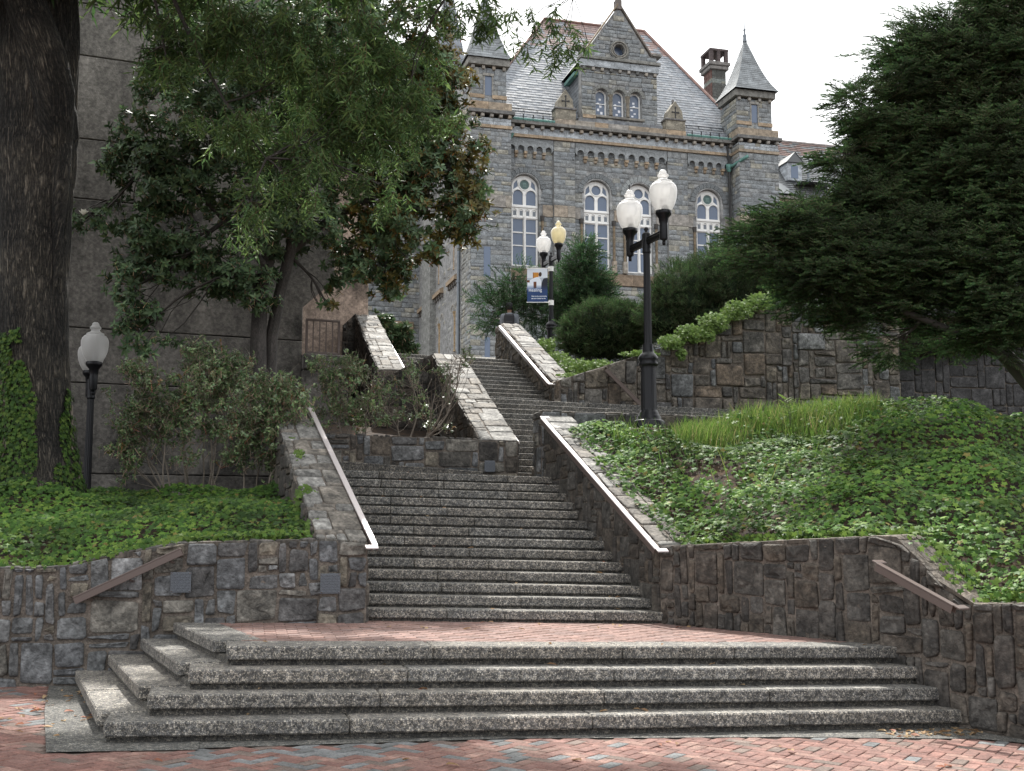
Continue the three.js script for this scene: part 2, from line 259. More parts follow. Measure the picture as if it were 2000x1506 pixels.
// a stone wall along a plan path: core, stones on the front, optional stones on the back and flat stones on the top
function stoneWall(name, label, pts, topPts, botPts, o) {
  const t = thing(name, label, o.category || 'stone wall', null, 0, o.group), p = pathOf(pts), top = poly(topPts.map(([k, y]) => [k < 0 ? p.L : k, y])), bot = poly(botPts), th = o.th ?? 0.45;
  const map = (s, y, d) => { const q = p.at(s, d); return [q[0], y, q[1]]; };
  const g = new G(); wallBody(g, p.L, top, bot, map, th, o.n || 24); mesh('core', g.build(), M.mortar, t);
  const base = { L: p.L, top, bot, map, cw: 0.095, ch: 0.085, dep: [0.012, 0.035], pal: pals.grey, ...o.face };
  if (o.front !== false) rubble(t, base);
  if (o.back) rubble(t, { ...base, ...o.back, map: (s, y, d) => map(p.L - s, y, -th - d), top: (s) => top(p.L - s), bot: (s) => bot(p.L - s) });
  if (o.cap) rubble(t, { L: p.L, top: () => th + 0.012, bot: () => -0.012, map: (s, w, d) => { const q = map(s, 0, -w); return [q[0], top(clamp(s, 0.001, p.L)) + d, q[2]]; }, cw: 0.085, ch: 0.1, big: 0.5, dep: [0.012, 0.03], rough: 0.008, pal: pals.cap, gap: 0.012, ...o.cap });
  if (o.ends) for (const e of o.ends) { const s0 = e === 0 ? 0 : p.L; rubble(t, { ...base, L: th, top: () => top(s0), bot: () => bot(s0), map: (s, y, d) => map(s0 + (e === 0 ? -d : d), y, e === 0 ? s - th : -s), most: 40 }); }
  t.userData.wall = undefined; delete t.userData.wall;
  return { t, p, top, bot, map, th };
}

// ---------------------------------------------------------------- ground
{
  const hill = poly([[9, 0], [12.2, 0], [16, 1.7], [21, 3.3], [25, 4.9], [30, 5.25], [60, 5.9], [200, 7]]);
  const n = 150, g = new G(), rows = [];
  for (let j = 0; j <= n; j++) { const row = []; for (let i = 0; i <= n; i++) { const f = (t) => Math.sign(t) * (Math.abs(t) ** 2.2) * 320, x = f(i / n * 2 - 1) + 2, z = f(j / n * 2 - 1) - 16, y = tilt(x) + hill(-z) - 0.42 - (z < -30 ? 0 : 0.1) + (z > -9 ? 0.1 : 0) - (x < 0.9 && z < -14 && z > -27 ? Math.min(1.7, Math.max(0, -14 - z) * 0.42) : 0); row.push(g.v([x, y, z], x, z)); } rows.push(row); }
  for (let j = 0; j < n; j++) for (let i = 0; i < n; i++) g.quad(rows[j][i], rows[j + 1][i], rows[j + 1][i + 1], rows[j][i + 1]);
  struct('ground', g.build(), M.soil, 'dark earth of the hillside under planting and paving');
}
{ // brick court: bed, herringbone bricks, aggregate border
  seed(21);
  const court = new THREE.Group(); court.name = 'brick_pavement'; court.userData.kind = 'structure'; court.userData.label = 'red brick court with grey bricks in front of the steps'; scene.add(court);
  const sheet = (x0, x1, z0, z1, dy, nx = 12) => { const g = new G(); for (let k = 0; k < nx; k++) { const a = lerp(x0, x1, k / nx), b = lerp(x0, x1, (k + 1) / nx), q = g.n; for (const [x, z] of [[a, z0], [b, z0], [b, z1], [a, z1]]) g.v([x, tilt(x) + dy, z], x, z); g.quad(q, q + 3, q + 2, q + 1); } return g.build(); };
  mesh('sand_bed', sheet(-14, 16, -12.6, 12, -0.008, 30), M.sand, court);
  const strip = [[-1.86, -12.2], [-1.62, -10.5], [-1.3, -8.58], [0.4, -8.72], [2.03, -8.86], [4.2, -8.74], [5.86, -8.52], [6.4, -8.0], [8, -7.2], [12, -7], [12, -13], [-1.86, -13]];
  const inside = (x, z, P) => { let c = false; for (let i = 0, j = P.length - 1; i < P.length; j = i++) if ((P[i][1] > z) !== (P[j][1] > z) && x < (P[j][0] - P[i][0]) * (z - P[i][1]) / (P[j][1] - P[i][1]) + P[i][0]) c = !c; return c; };
  const cell = 0.102, list = [], c45 = Math.SQRT1_2;
  for (let i = -130; i < 130; i++) for (let j = -130; j < 130; j++) {
    const m = (((i - j) % 4) + 4) % 4, H = m === 0, Vt = m === 3; if (!H && !Vt) continue;
    const cx = (i + (H ? 1 : 0.5)) * cell, cy = (j + (H ? 0.5 : 1)) * cell, x = (cx - cy) * c45 + 2, z = (cx + cy) * c45 - 8;
    if (x < -5 || x > 8.2 || z < -12.05 || z > -5.6 || inside(x, z, strip)) continue;
    if (z < -9.3 && x > -1.2) continue;
    const d = V(x, -EYE, z).length(), vis = V(x, -EYE, z).dot(RIGHT) / V(x, -EYE, z).dot(FW), vy = V(x, -EYE, z).dot(UP) / V(x, -EYE, z).dot(FW);
    list.push({ x, z, a: H ? -Math.PI / 4 : Math.PI / 4, show: Math.abs(vis) < 0.46 && vy > -0.345 ? d : 100 + d });
  }
  list.sort((p, q) => p.show - q.show);
  const tones = [[0.4, 0.17, 0.13], [0.45, 0.205, 0.16], [0.37, 0.155, 0.12], [0.48, 0.24, 0.185], [0.42, 0.19, 0.15], [0.27, 0.235, 0.225], [0.32, 0.28, 0.27], [0.32, 0.2, 0.16]];
  const made = tones.flatMap((c) => [0, 1].map(() => { const g = new G(); g.col = shade(c, 0.06); g.box(-0.0985, 0.0985, -0.05, 0, -0.0475, 0.0475, { ch: 0.004, uv: [rr(0, 5), rr(0, 5)], skip: 'y-' }); return g; })), geos = made.map((g) => g.build());
  const rest = new G();
  list.forEach((b, k) => {
    const grey = noise3(b.x * 1.3, 3, b.z * 1.3) * 0.35 + R() * 0.65, q = grey > 0.735 ? ri(10, 13) : R() < 0.1 ? ri(14, 15) : ri(0, 9), y = tilt(b.x) + rr(-0.0025, 0.0025), tx = rr(-0.006, 0.006), tz = rr(-0.006, 0.006);
    const m4 = new THREE.Matrix4().compose(V(b.x, y, b.z), new THREE.Quaternion().setFromEuler(new THREE.Euler(tx, b.a + rr(-0.012, 0.012), tz - 0.025)), V(1, 1, 1));
    if (k < 300) { const s = mesh('brick', geos[q], M.brick, court); s.applyMatrix4(m4); } else { const s = made[q], o = rest.n; for (let v = 0; v < s.n; v++) { const p = V(s.p[v * 3], s.p[v * 3 + 1], s.p[v * 3 + 2]).applyMatrix4(m4); rest.col = [s.c[v * 3], s.c[v * 3 + 1], s.c[v * 3 + 2]]; rest.v(p, s.t[v * 2] + b.x, s.t[v * 2 + 1] + b.z); } for (const i of s.i) rest.i.push(i + o); }
  });
  mesh('brick_field', rest.build(), M.brick, court).userData.kind = 'stuff';
  const g = new G(); g.col = [0.6, 0.615, 0.62]; const N = 40;
  const out = poly(strip.slice(2, 8).map(([x, z]) => [x, z]));
  for (let k = 0; k < N; k++) { const a = lerp(-1.3, 6.4, k / N), b = lerp(-1.3, 6.4, (k + 1) / N), q = g.n; for (const [x, z] of [[a, out(a)], [b, out(b)], [b, -9.6], [a, -9.6]]) g.v([x, tilt(x) + 0.004, z], x, z); g.quad(q, q + 1, q + 2, q + 3); }
  for (let k = 0; k < 10; k++) { const za = lerp(-8.58, -12.3, k / 10), zb = lerp(-8.58, -12.3, (k + 1) / 10), e = poly([[8.58, -1.3], [10.5, -1.62], [12.3, -1.86]]), q = g.n; for (const [x, z] of [[e(-za), za], [-0.3, za], [-0.3, zb], [e(-zb), zb]]) g.v([x, tilt(x) + 0.008, z], x, z); g.quad(q, q + 1, q + 2, q + 3); }
  mesh('concrete_border', g.build(), M.agg, court);
}

// ---------------------------------------------------------------- steps
const H1 = 0.155, H2 = 0.125, H3 = 0.12, L1 = 4 * H1, L2 = L1 + 14 * H2, L3 = L2 + 14 * H3;
function slabRun(parent, A, B, y, depth, th, cuts, inset = [0, 0]) {   // pieces of one tread between two plan points, front edge on A-B
  const d = new THREE.Vector2(B[0] - A[0], B[1] - A[1]), L = d.length(); d.divideScalar(L); const n = [d.y, -d.x];
  const f = (s, yy, w) => { const x = A[0] + d.x * s + n[0] * w, z = A[1] + d.y * s + n[1] * w; return [x, yy + tilt(x), z]; };
  const ks = [0, ...cuts.map((c) => c * L), L], uo = rr(0, 20);
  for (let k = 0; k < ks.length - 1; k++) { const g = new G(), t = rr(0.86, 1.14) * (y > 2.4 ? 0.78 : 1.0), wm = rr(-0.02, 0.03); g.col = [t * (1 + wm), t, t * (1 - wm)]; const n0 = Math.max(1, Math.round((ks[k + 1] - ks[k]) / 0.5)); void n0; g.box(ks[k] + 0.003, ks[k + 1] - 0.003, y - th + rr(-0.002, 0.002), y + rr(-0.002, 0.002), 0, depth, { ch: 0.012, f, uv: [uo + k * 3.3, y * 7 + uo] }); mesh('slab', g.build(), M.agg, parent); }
  return f;
}
function riserOf(parent, A, B, y0, y1, set, w = 0.3) {
  const d = new THREE.Vector2(B[0] - A[0], B[1] - A[1]), L = d.length(); d.divideScalar(L); const n = [d.y, -d.x], g = new G(); g.col = [0.5, 0.49, 0.47];  // riser colour darkened to deepen the shadow line under the nosing
  g.box(set * 0.4, L - set * 0.4, y0, y1, set, set + w, { uv: [rr(0, 9), rr(0, 9)], f: (s, yy, q) => { const x = A[0] + d.x * s + n[0] * q, z = A[1] + d.y * s + n[1] * q; return [x, yy + tilt(x), z]; } });
  return mesh('step', g.build(), M.agg, parent);
}
{
  seed(31);
  const t = thing('entrance_steps', 'four broad exposed-aggregate steps rising from the brick court', 'steps');
  for (let k = 1; k <= 4; k++) {
    const C = [-0.97 + 0.275 * (k - 1), -8.86 - 0.24 * (k - 1)], E = [6.17 - 0.09 * (k - 1), -9.02 - 0.225 * (k - 1)], B = [-1.6 + 0.29 * (k - 1), -12.05], y = k * H1;
    const st = riserOf(t, C, E, y - H1 - 0.02, y - 0.107, 0.055, 0.5);
    slabRun(st, C, E, y, 0.46, 0.107, [0.235 + 0.01 * k, 0.5 + 0.012 * k, 0.76 - 0.01 * k]);
    const u = new THREE.Vector2(B[0] - C[0], B[1] - C[1]).normalize(), F = [C[0] + u.x * 0.472, C[1] + u.y * 0.472];
    slabRun(st, B, F, y, 0.42, 0.107, [0.55]);
    riserOf(st, B, [C[0] + u.x * 0.1, C[1] + u.y * 0.1], y - H1 - 0.02, y - 0.108, 0.04, 0.3).name = 'riser';
  }
  seed(32);
  const l = thing('brick_landing', 'level brick landing between the broad steps and the long flight', 'landing');
  const bed = new G(); bed.col = [1, 1, 1]; for (let k = 0; k < 14; k++) { const a = k * 0.48, b = a + 0.48, lx = (x) => x > 0.4 ? x : x - 0.42, q = bed.n; for (const [x, z] of [[a, -9.95], [b, -9.95], [lx(b), -12.2], [lx(a), -12.2]]) bed.v([x, L1 + tilt(x) - 0.012, z], x, z); bed.quad(q, q + 1, q + 2, q + 3); }
  mesh('sand_bed', bed.build(), M.sand, l);
  const g = new G(), tones = [[0.46, 0.23, 0.18], [0.5, 0.26, 0.21], [0.42, 0.21, 0.165], [0.44, 0.24, 0.2]];
  for (let j = 0; j < 24; j++) for (let i = 0; i < 34; i++) { const x = -0.75 + i * 0.204 + (j % 2) * 0.102, z = -12.35 + j * 0.102, lo = -0.12 - (z + 9.6) * -0.21; if (x - 0.1 < lo + 0.12 || x > 6.2 || z > -10.02 - 0.0 * x + (x - 2) * -0.0) continue; g.col = shade(pick(tones), 0.1); const y = L1 + tilt(x) + rr(-0.002, 0.002) - 0.002; g.box(x - 0.0985, x + 0.0985, y - 0.03, y, z - 0.0475, z + 0.0475, { ch: 0.004, skip: 'y-x-x+z-', uv: [rr(0, 4), rr(0, 4)] }); }
  mesh('brick_field', g.build(), M.brick, l).userData.kind = 'stuff';
}
{
  seed(33);
  const t = thing('lower_flight', 'lower flight of fourteen aggregate steps between sloping stone walls', 'stairs');
  for (let k = 1; k <= 14; k++) {
    const A = [1.22 - 0.033 * (k - 1), -12.28 - 0.29 * (k - 1)], B = [4.5 - 0.02 * (k - 1), -12.16 - 0.28 * (k - 1)], y = L1 + k * H2;
    const st = riserOf(t, A, B, y - H2 - 0.03, y - 0.1, 0.035, 0.3);
    slabRun(st, A, B, y, k === 14 ? 1.5 : 0.36, 0.1, [rr(0.2, 0.3), rr(0.45, 0.55), rr(0.72, 0.8)].slice(0, ri(2, 3)));
  }
  const kb = new G(); kb.col = [0.62, 0.6, 0.58]; kb.box(0, 2.45, L2 - 0.02, L2 + 0.16, 0, 0.16, { ch: 0.01, f: (s, y, w) => { const x = 0.85 + s; return [x, y + tilt(x) - 0.035 * s, -16.42 - w]; } });
  mesh('kerb', kb.build(), M.agg, t);
}
{
  seed(34);
  const t = thing('upper_flight', 'upper flight of narrow grey steps climbing to the stone hall', 'stairs');
  for (let k = 15; k <= 39; k++) {
    const y = L2 + (k - 14) * H3, z = k <= 28 ? -17.4 - (k - 16) * 0.283 : -21.55 - (k - 29) * 0.3;
    const x0 = z > -21.2 ? 3.8 : 2.75, x1 = k <= 23 ? 6.6 : k <= 28 ? 9.5 : 5.75;
    const st = riserOf(t, [x0, z - 0.03], [x1, z], y - H3 - 0.03, y - 0.098, 0.03, 0.3);
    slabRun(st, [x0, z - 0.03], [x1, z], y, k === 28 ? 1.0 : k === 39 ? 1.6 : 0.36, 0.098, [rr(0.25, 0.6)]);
  }
  const g = new G(); g.col = [0.7, 0.7, 0.68]; for (const [z0, z1, y0, y1] of [[-25.9, -28, 5.28, 5.85], [-28, -60, 5.85, 6.3]]) { const q = g.n; for (const [x, z, y] of [[2, z0, y0], [12, z0, y0], [12, z1, y1], [2, z1, y1]]) g.v([x, y, z], x, z); g.quad(q, q + 1, q + 2, q + 3); }
  struct('upper_terrace', g.build(), M.agg, 'grey paved terrace at the head of the stairs');
}

// ---------------------------------------------------------------- stone walls
seed(41);
const W1 = stoneWall('retaining_wall', 'low grey stone retaining wall holding the ivy bed, with two steel plates', [[-5, -12.05], [-2, -12.02], [-0.3, -11.86], [1.2, -12.02]], [[0, 1.23], [3.2, 1.225], [4.3, 1.46], [5.8, 1.49], [-1, 1.46]], [[0, -0.2]], { th: 0.42, face: { cw: 0.1, ch: 0.082, big: 0.62, gap: 0.013, skew: 0.03, dep: [0.012, 0.042], rough: 0.018 }, cap: { big: 0.3, pal: pals.brown } });
seed(42);
const W2 = stoneWall('stair_wall', 'sloping stone parapet wall beside the lower flight, above the ivy bed', [[1.2, -12.02], [0.76, -15.7]], [[0, 1.46], [-1, 3.25]], [[0, 0.3], [3.7, 1.6]], { th: 0.5, group: 'stone parapet walls of the stairs', face: { pal: pals.brown, most: 90 }, cap: { big: 0.6 }, back: {} });
seed(43);
const W3 = stoneWall('stair_wall', 'sloping brown stone parapet wall beside the lower flight, below the ivy bank', [[4.16, -16.2], [4.45, -12.19]], [[0, 3.22], [-1, 1.41]], [[0, 1.6], [3.7, 0.4]], { th: 0.42, group: 'stone parapet walls of the stairs', face: { pal: pals.brown, gap: 0.01, rough: 0.018 }, cap: { big: 0.55 } });
seed(44);
const W4 = stoneWall('retaining_wall', 'dark brown stone retaining wall under the ivy bank, curving to the court', [[4.45, -12.19], [5.11, -11.14], [5.58, -10.23], [5.83, -9.72], [6.02, -9.0], [6.2, -8.45], [6.55, -7.85], [8.2, -6.9]], [[0, 1.41], [1.9, 1.5], [2.85, 1.545], [3.6, 0.96], [4.2, 1.0], [-1, 1.0]], [[0, -0.25]], { th: 0.36, n: 60, face: { pal: pals.brown, cw: 0.095, ch: 0.09, big: 0.62, gap: 0.011, skew: 0.03, dep: [0.012, 0.045], rough: 0.022 }, cap: { big: 0.3, pal: () => shade([0.2, 0.17, 0.14], 0.2), gap: 0.006, dep: [0.004, 0.01] } });
seed(45);
const W5 = stoneWall('planter_wall', 'low planter wall of grey and brown stones at the head of the lower flight', [[0.7, -16.72], [3.86, -16.6]], [[0, 2.96], [-1, 2.88]], [[0, 2.1]], { th: 0.4, face: { cw: 0.1, ch: 0.08, big: 0.6, gap: 0.013, pal: () => R() < 0.6 ? pals.grey() : pals.brown() }, cap: { big: 0.3, pal: pals.brown } });
seed(46);
const WA = stoneWall('stair_wall', 'sloping stone parapet wall rising from the planter beside the upper flight', [[3.86, -16.62], [3.86, -21.25]], [[0, 2.89], [-1, 4.85]], [[0, 2.0], [4.6, 3.6]], { th: 0.55, group: 'stone parapet walls of the stairs', face: { pal: pals.brown, most: 60 }, cap: { big: 0.6 }, back: { pal: pals.brown } });
stoneWall('return_wall', 'short dark return wall behind the planter shrubs', [[2.2, -21.32], [3.31, -21.3]], [[0, 4.3], [-1, 4.87]], [[0, 2.6]], { th: 0.3, face: { pal: pals.brown } });
seed(47);
const WB = stoneWall('stair_wall', 'highest sloping stone parapet wall, near the concrete building', [[2.8, -21.5], [2.8, -26.7]], [[0, 4.55], [-1, 6.55]], [[0, 3.2], [5, 4.9]], { th: 0.48, group: 'stone parapet walls of the stairs', face: { pal: pals.brown, most: 40 }, cap: { big: 0.6 }, back: { pal: pals.brown } });
stoneWall('return_wall', 'dark return wall at the top of the highest parapet', [[2.02, -26.75], [2.33, -26.72]], [[0, 6.3], [-1, 6.6]], [[0, 3.6]], { th: 0.3, face: { pal: pals.brown } });
seed(48);
const WC = stoneWall('stair_wall', 'sloping brown stone parapet wall below the banner lamp', [[5.65, -26.6], [5.65, -25.9], [5.65, -21.22]], [[0, 6.35], [0.7, 6.33], [-1, 4.38]], [[0, 5.0], [5, 3.6]], { th: 0.42, group: 'stone parapet walls of the stairs', face: { pal: pals.mixed, cw: 0.1, rough: 0.02 }, cap: { big: 0.55 }, ends: [0] });
seed(49);
const W9 = stoneWall('high_retaining_wall', 'tall brown stone retaining wall below the round hedges, ivy along its top', [[5.66, -21.22], [9, -21.3], [13.06, -21.3]], [[0, 4.4], [2.2, 5.14], [4.3, 6.05], [5.5, 6.2], [-1, 6.35]], [[0, 3.6]], { th: 0.5, face: { pal: () => R() < 0.75 ? pals.mixed() : pals.grey(), cw: 0.12, ch: 0.115, big: 0.6, gap: 0.01, skew: 0.035, dep: [0.02, 0.06], rough: 0.024 }, ends: [1] });
stoneWall('high_retaining_wall', 'dark recessed stone retaining wall under the yew branches', [[13.0, -22.6], [22, -22.2]], [[0, 6.6], [-1, 6.6]], [[0, 3.4]], { th: 0.5, face: { pal: () => shade([0.085, 0.085, 0.09], 0.25), cw: 0.17, ch: 0.13, big: 0.7, dep: [0.02, 0.05] } });  // shade under the yew is put into the dark stone colour
seed(50);
const W10 = stoneWall('parapet_wall', 'low dark parapet wall behind the twin lamp', [[4.12, -16.22], [9.6, -16.42]], [[0, 3.3], [-1, 3.26]], [[0, 2.0]], { th: 0.4, face: { pal: () => R() < 0.5 ? pals.grey() : pals.brown(), cw: 0.1, ch: 0.1, big: 0.6 }, cap: { pal: pals.brown }, ends: [0] });

// ---------------------------------------------------------------- handrails and plates
function handrail(label, a, b, o = {}) {                              // flat steel bar with turned ends and brackets
  const t = thing('handrail', label, 'handrail', null, 0, o.group), up = V(0, 1, 0), d = V().subVectors(b, a), L = d.length(); d.normalize(); const sd = V().crossVectors(d, up).normalize(), nn = V().crossVectors(sd, d);
  const f = (s, y, w) => a.clone().addScaledVector(d, s).addScaledVector(nn, y).addScaledVector(sd, w).toArray(), w = o.w ?? 0.032;
  const g = new G(); g.box(0, L, -0.016, 0, -w, w, { ch: 0.003, f }); mesh('bar', g.build(), o.old ? M.rail : M.railTop, t); const gl = new G(); gl.box(0, L, -0.075, -0.0165, -w, -w + 0.008, { f }); gl.box(0, L, -0.075, -0.0165, w - 0.008, w, { f }); mesh('flange', gl.build(), M.rail, t);
  for (const [p, s] of [[a, -1], [b, 1]]) { if (o.noHook) break; const h = new G(); h.box(-w, w, -0.016, 0, -0.11 * 0.2, 0.11, { ch: 0.003, f: (x, y, z) => p.clone().addScaledVector(d, x - s * w + s * w * 2).addScaledVector(up, y + 0.001).addScaledVector(sd, o.side * z).toArray() }); mesh('return', h.build(), o.old ? M.rail : M.railTop, t); }
  for (const k of o.br || [0.12, 0.5, 0.88]) { const h = new G(), p = a.clone().addScaledVector(d, L * k); h.tube([p.clone().addScaledVector(nn, -0.016), p.clone().addScaledVector(nn, -0.085), p.clone().addScaledVector(nn, -0.1).addScaledVector(sd, o.side * 0.1)], 0.012, 6); mesh('bracket', h.build(), M.rail, t); }
  return t;
}
handrail('steel handrail along the stair wall above the ivy bed', at(733, 1064, { x: 1.27 }), at(606, 796, { z: -15.5 }), { side: -1 });
handrail('steel handrail along the brown stair wall below the ivy bank', at(1284, 1071, { x: 4.36 }), at(1060, 816, { z: -15.6 }), { side: 1 });
handrail('steel handrail on the wall rising from the planter', at(1010, 862, { x: 3.93 }), at(906, 714, { z: -20.6 }), { side: -1 });
handrail('steel handrail on the highest parapet near the concrete building', at(787, 716, { x: 2.86 }), at(735, 624, { z: -26.4 }), { side: -1 });
handrail('steel handrail on the wall below the banner lamp', at(1072, 748, { x: 5.56 }), at(977, 637, { z: -25.8 }), { side: 1 });
handrail('brown steel handrail descending across the tall retaining wall', at(1186, 719, { z: -21.12 }), at(1262, 796, { z: -21.08 }), { side: -1, w: 0.022, old: true });
handrail('rusty brown handrail bolted across the grey retaining wall', at(143, 1166, { z: -11.9 }), at(352, 1070, { z: -11.74 }), { side: -1, noHook: true, w: 0.03, old: true });
handrail('brown handrail on the sloping end of the dark retaining wall', at(1716, 1099, { d: 10.25 }), at(1866, 1182, { d: 9.55 }), { side: -1, w: 0.03, old: true });
{
  const plate = (label, x0, y0, x1, y1, z) => {
    const t = thing('steel_plate', label, 'cover plate'), a = at(x0, y1, { z }), b = at(x1, y0, { z }), g = new G(); g.box(a.x, b.x, a.y, b.y, a.z, a.z + 0.012, { ch: 0.003 }); mesh('plate', g.build(), M.steelPlate, t);
    const r = new G(), w = b.x - a.x, h = b.y - a.y, n = 7; for (let j = 0; j < n; j++) for (let i = 0; i < n; i++) { const cx = a.x + w * (i + 0.75) / (n + 0.5), cy = a.y + h * (j + 0.75) / (n + 0.5), s = (i + j) % 2 ? 1 : -1, c = Math.SQRT1_2; r.box(-0.011, 0.011, -0.0045, 0.0045, 0, 0.009, { ch: 0.002, f: (p, q, d) => [cx + (p - q * s) * c, cy + (p * s + q) * c, a.z + 0.0125 + d] }); }
    mesh('tread_pattern', r.build(), M.steelPlate, t);
    for (const [i, j] of [[0.07, 0.07], [0.93, 0.07], [0.07, 0.93], [0.93, 0.93]]) { const s = new G(); s.lathe([[0.008, 0], [0.006, 0.005], [0, 0.006]], 8); const m = mesh('screw', s.build(), M.rail, t); m.rotation.x = Math.PI / 2; m.position.set(a.x + w * i, a.y + h * j, a.z + 0.012); }
  };
  plate('square checkered steel plate set in the grey wall under the handrail', 332, 1117, 374, 1158, -11.84);
  plate('square checkered steel plate set in the grey wall near its pier end', 625, 1120, 665, 1160, -11.88);
  plate('checkered steel plate at the foot of the planter wall', 946, 900, 967, 922, -16.55);
}
// ---------------------------------------------------------------- stone hall on the hill
const stoneTones = () => shade(pick([[0.28, 0.3, 0.32], [0.255, 0.27, 0.29], [0.31, 0.325, 0.34], [0.285, 0.29, 0.295], [0.265, 0.275, 0.285], [0.245, 0.26, 0.275], [0.33, 0.325, 0.305], [0.29, 0.3, 0.31]]), 0.08);
const warmTones = () => shade(pick([[0.5, 0.45, 0.38], [0.46, 0.42, 0.36], [0.43, 0.4, 0.36], [0.5, 0.42, 0.33], [0.42, 0.39, 0.35]]), 0.1);
const orange = () => shade(pick([[0.54, 0.41, 0.28], [0.5, 0.38, 0.26], [0.48, 0.39, 0.29]]), 0.1);
const pale = () => shade([0.48, 0.51, 0.55], 0.1);
// coursed rock-faced blocks: f(s,y,d) -> local point; open(s-range, y-range) gives blocked intervals
function ashlar(parent, o) {
  const list = []; let y = o.y0; const most = o.most ?? 300;
  while (y < o.y1 - 0.05) {
    let h = Math.min(rr(o.h?.[0] ?? 0.17, o.h?.[1] ?? 0.34), o.y1 - y); if (o.y1 - y - h < 0.12) h = o.y1 - y;
    const lim = o.lim ? o.lim(y, y + h) : [o.s0, o.s1]; let free = lim[1] - lim[0] > 0.1 ? [lim] : [];
    for (const [a, b] of (o.open ? o.open(y, y + h) : [])) free = free.flatMap(([p, q]) => b <= p || a >= q ? [[p, q]] : [[p, a], [b, q]].filter(([u, w]) => w - u > 0.05));
    for (const [p, q] of free) { let s = p; while (s < q - 0.02) { let w = Math.min(rr(o.w?.[0] ?? 0.3, o.w?.[1] ?? 0.95) * (h < 0.22 ? 0.8 : 1), q - s); if (q - s - w < 0.16) w = q - s; list.push([s, s + w, y, y + h]); s += w; } }
    y += h;
  }
  const rest = new G(), order = list.map((b) => b); order.sort((p, q) => (q[1] - q[0]) * (q[3] - q[2]) - (p[1] - p[0]) * (p[3] - p[2]));
  order.forEach(([a, b, c, d], k) => {
    const g = k < most ? new G() : rest, gp = 0.009, pr = rr(0.02, o.proud ?? 0.055); g.col = R() < (o.warm ?? 0.1) * 0.6 ? shade([0.38, 0.36, 0.31], 0.12) : o.tone ? o.tone() : stoneTones();
    const n = g.n, uo = rr(0, 30), vo = rr(0, 30), P = (s, yy, dd) => g.v(o.f(s, yy, dd), s + uo, yy + vo), i = 0.022;
    const A = [[a + gp, c + gp], [b - gp, c + gp], [b - gp, d - gp], [a + gp, d - gp]];
    const r0 = A.map(([s, q]) => P(s, q, -0.04)), r1 = A.map(([s, q]) => P(s, q, pr * 0.35)), r1b = A.map(([s, q]) => P(s, q, pr * 0.35));
    const q2 = [[a + gp + i, c + gp + i], [b - gp - i, c + gp + i], [b - gp - i, d - gp - i], [a + gp + i, d - gp - i]], r2 = q2.map(([s, q]) => P(s, q, pr * rr(0.7, 1.1)));
    const m1 = P(lerp(a, b, rr(0.25, 0.45)), lerp(c, d, rr(0.35, 0.65)), pr * rr(0.8, 1.5)), m2 = P(lerp(a, b, rr(0.55, 0.75)), lerp(c, d, rr(0.35, 0.65)), pr * rr(0.8, 1.5));
    for (let e = 0; e < 4; e++) { const w = (e + 1) % 4; g.quad(r0[e], r0[w], r1[w], r1[e]); g.quad(r1b[e], r1b[w], r2[w], r2[e]); }
    g.quad(r2[0], r2[1], m2, m1); g.tri(r2[1], r2[2], m2); g.quad(r2[2], r2[3], m1, m2); g.tri(r2[3], r2[0], m1); void n;
    if (k < most) mesh('stone', g.build(), M.ashlar, parent);
  });
  if (rest.n) mesh('stonework', rest.build(), M.ashlar, parent).userData.kind = 'stuff';
}
const HALL_TURN = THREE.MathUtils.degToRad(2.7), HO = at(990, 500, { d: 64 }), HB = 5.2;
HO.y = HB;
const hall = thing('university_hall', 'large grey stone Victorian hall with twin spired turrets, steep slate roof and arched windows', 'building', HO, HALL_TURN);
